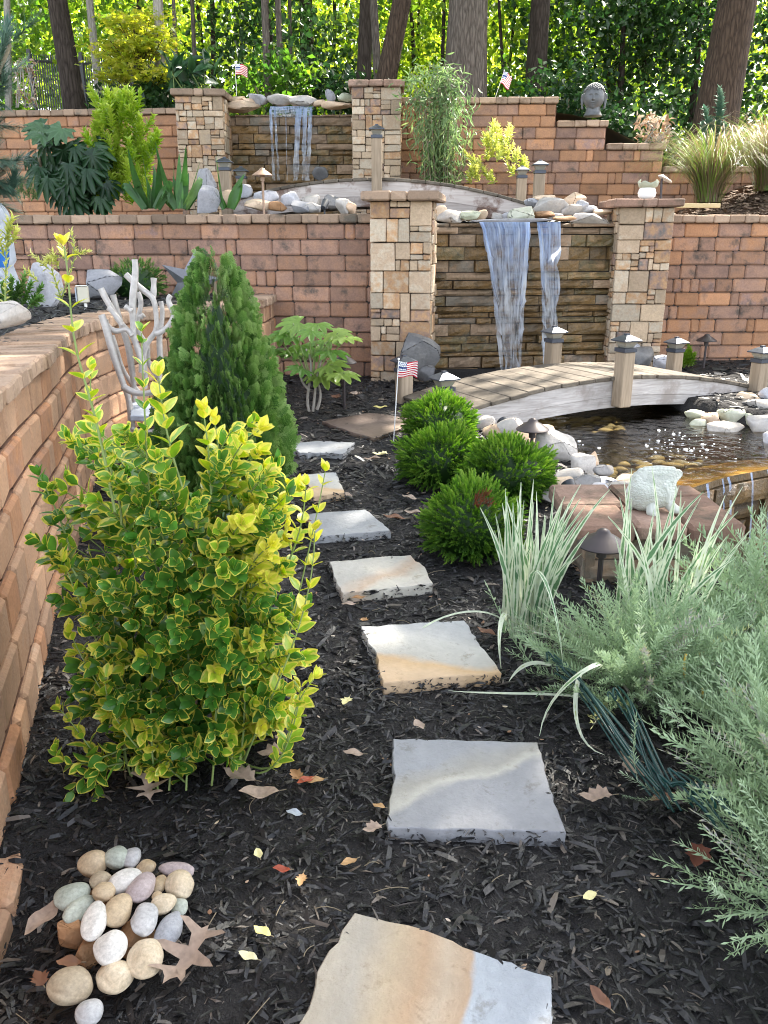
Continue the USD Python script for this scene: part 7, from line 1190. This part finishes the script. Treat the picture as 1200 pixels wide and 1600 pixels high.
BU = [(-7.2, 15.4, 1.0, "tree_leaf", "broad-leaved bush behind the top wall at the left edge"), (-3.3, 14.6, .6, "tree_leaf_dark", "dark bush right of the smooth pale trunk"), (-1.9, 15.6, .8, "tree_leaf", "bush behind the upper waterfall's left stones"), (-.9, 16.0, .8, "tree_leaf_dark", "dark bush behind the upper waterfall's right stones"), (.9, 16.8, .9, "tree_leaf_bright", "bright bush behind the willow-leaved bush"), (2.2, 16.6, .8, "tree_leaf", "bush behind the tilted flag"), (3.2, 15.8, .9, "tree_leaf_dark", "dark bush left behind the stone head"), (4.2, 15.2, .9, "tree_leaf_dark", "dark bush behind the stepped wall"), (5.0, 16.6, .9, "tree_leaf", "bush between the stone head and the leaning trunk"), (7.2, 15.6, 1.1, "tree_leaf", "green bush right of the leaning trunk"), (-5.0, 16.6, .8, "tree_leaf_dark", "dark undergrowth at the foot of the iron fence")]
for i, (x, y, s, m, l) in enumerate(BU):
    z = float(zwood(np.array([x]), np.array([y]))[0]); T = thing("bush", l, "bush", (x, y, z)); crown(T, (x, y, z + s * .7), (s * 1.1, s * .8, s * .8), 1300, .12, m, 760 + i, .4, 34, name="foliage"); part(T, "stems", cat_([tube([(x, y, z - .1), (x + dx, y, z + s * .9)], .015, 5) for dx in (-.3, 0, .25)]), "stem", smooth=True)
solo_leaf = []
r = rng(790); n = 38000; P = np.stack([r.uniform(-32, 32, n), r.uniform(34, 44, n), 3 + 15 * r.random(n) ** 1.2], 1); m = meshkit.fbm(P * .22, 3, 2) > .44; P = P[m]; n = len(P)
V, Fc = inst(dia, diaf, frames(unit(n, r), np.tile([0, 0, 1.0], (n, 1)) + .8 * unit(n, r)), P, r.uniform(.3, .6, n)); solo("distant_wood", (V, Fc), "tree_leaf_bright", "sunlit leaf mass of the far wood showing between the trunks", "woodland", kind="stuff", uv=np.repeat(np.stack([np.full(n, .2), np.clip(r.normal(.45, .2, n), 0, 1)], 1), 4, 0))
# yellow maple in front of the fence
b = np.array([at_y(215, 150, 14.9)[0], 14.9, 3.0]); T = thing("yellow_maple", "small yellow-leaved maple in front of the pale trunk at the left", "tree", b); part(T, "trunk", tube(smoothpath([b, b + (.1, 0, .8), b + (.05, 0, 1.8)], 10), np.linspace(.03, .012, 10), 8), "bark_brown", smooth=True); D, P, tn = [], [], []
for i in range(46):
    x, y = r.uniform(160, 258), r.uniform(22, 128); x = min(x, 215 + (150 - y) * .8 + 20); p = at_y(x, y, 14.8 + r.uniform(-.5, .4)); k = 46; P.append(p + r.normal(size=(k, 3)) * (.17, .17, .04) + (0, 0, 0)); part(T, "branch", tube([b + (.07, 0, min(1.6, max(.5, p[2] - b[2] - .5))), p], .006, 5), "bark_brown", smooth=True)
P = np.vstack(P); n = len(P); V, Fc = inst(*(lambda q: (q[0], q[1]))(palmate(5, 3, .3, .3)), frames(unit(n, r) * (1, 1, .4) + (0, 0, -.2), np.tile([0, 0, 1.0], (n, 1)) + .4 * unit(n, r)), P, r.uniform(.045, .075, n)); k = len(V) // n; part(T, "foliage", (V, Fc), "maple_leaf", uv=np.repeat(np.stack([np.full(n, .2), np.clip(r.normal(.35, .25, n), 0, 1)], 1), k, 0), kind="stuff")
# broad-leaved plant on the left upper pillar, dead fern, pine branch
for nm, lab, (x0, y0, x1, y1), Y, mat, s, n, dr in [("broad_leaved_plant", "green broad-leaved plant rising behind the left upper pillar", (265, 98, 335, 140), 13.5, "fatsia_dark", .16, 60, .9), ("dry_bush", "withered brown bush behind the stepped wall", (995, 180, 1050, 225), 13.6, "dead_leaf", .11, 170, .5), ("dry_brush", "tangle of dry brown brush in front of the iron fence", (22, 92, 60, 160), 14.6, "dead_leaf", .09, 110, .5)]:
    T = thing(nm, lab, "bush" if "dry" in nm else "plant", at_y((x0 + x1) / 2, y1, Y)); P = np.array([at_y(r.uniform(x0, x1), r.uniform(y0, y1), Y + r.uniform(-.2, .3)) for _ in range(n)]); D = unit(n, r) + (0, -.4, .3 * (dr > .6)); (v, f), uv = foliage(BLf, D, unit(n, r) + (0, -.6, .8), P, r.uniform(.6, 1.2, n) * s * (2 if dr > .6 else 1), np.clip(r.normal(.5, .25, n), 0, 1)); part(T, "foliage", (v, f), mat, uv=uv, smooth=True, kind="stuff")
    part(T, "stems", cat_([tube([at_y(r.uniform(x0, x1), y1 + 8, Y), at_y(r.uniform(x0, x1), r.uniform(y0, y1), Y + r.uniform(-.2, .2))], .008, 5) for _ in range(14)]), "stem_grey" if "dry" in nm else "stem_green", smooth=True)
# iron fence
T = thing("iron_fence", "tall dark iron picket fence behind the trees at the left", "fence", (-5, 18, 3)); f0, f1 = at_y(45, 84, 17.6), at_y(262, 96, 18.6); n = 62
for i in range(n):
    t = i / (n - 1); p = f0 * (1 - t) + f1 * t; v, f = cbox((p[0] - .011, p[1] - .011, p[2] - 1.7), (p[0] + .011, p[1] + .011, p[2]), .002); part(T, "picket", (v, f), "fence_iron")
for dz in (-.12, -1.45): v, f = tube([f0 + (0, -.02, dz), f1 + (0, -.02, dz)], .022, 4); part(T, "rail", (v, f), "fence_iron")
for t in (.0, .36, .72, 1): p = f0 * (1 - t) + f1 * t; v, f = cbox((p[0] - .035, p[1] - .035, p[2] - 1.8), (p[0] + .035, p[1] + .035, p[2] + .08), .006); part(T, "fence_post", (v, f), "fence_iron")
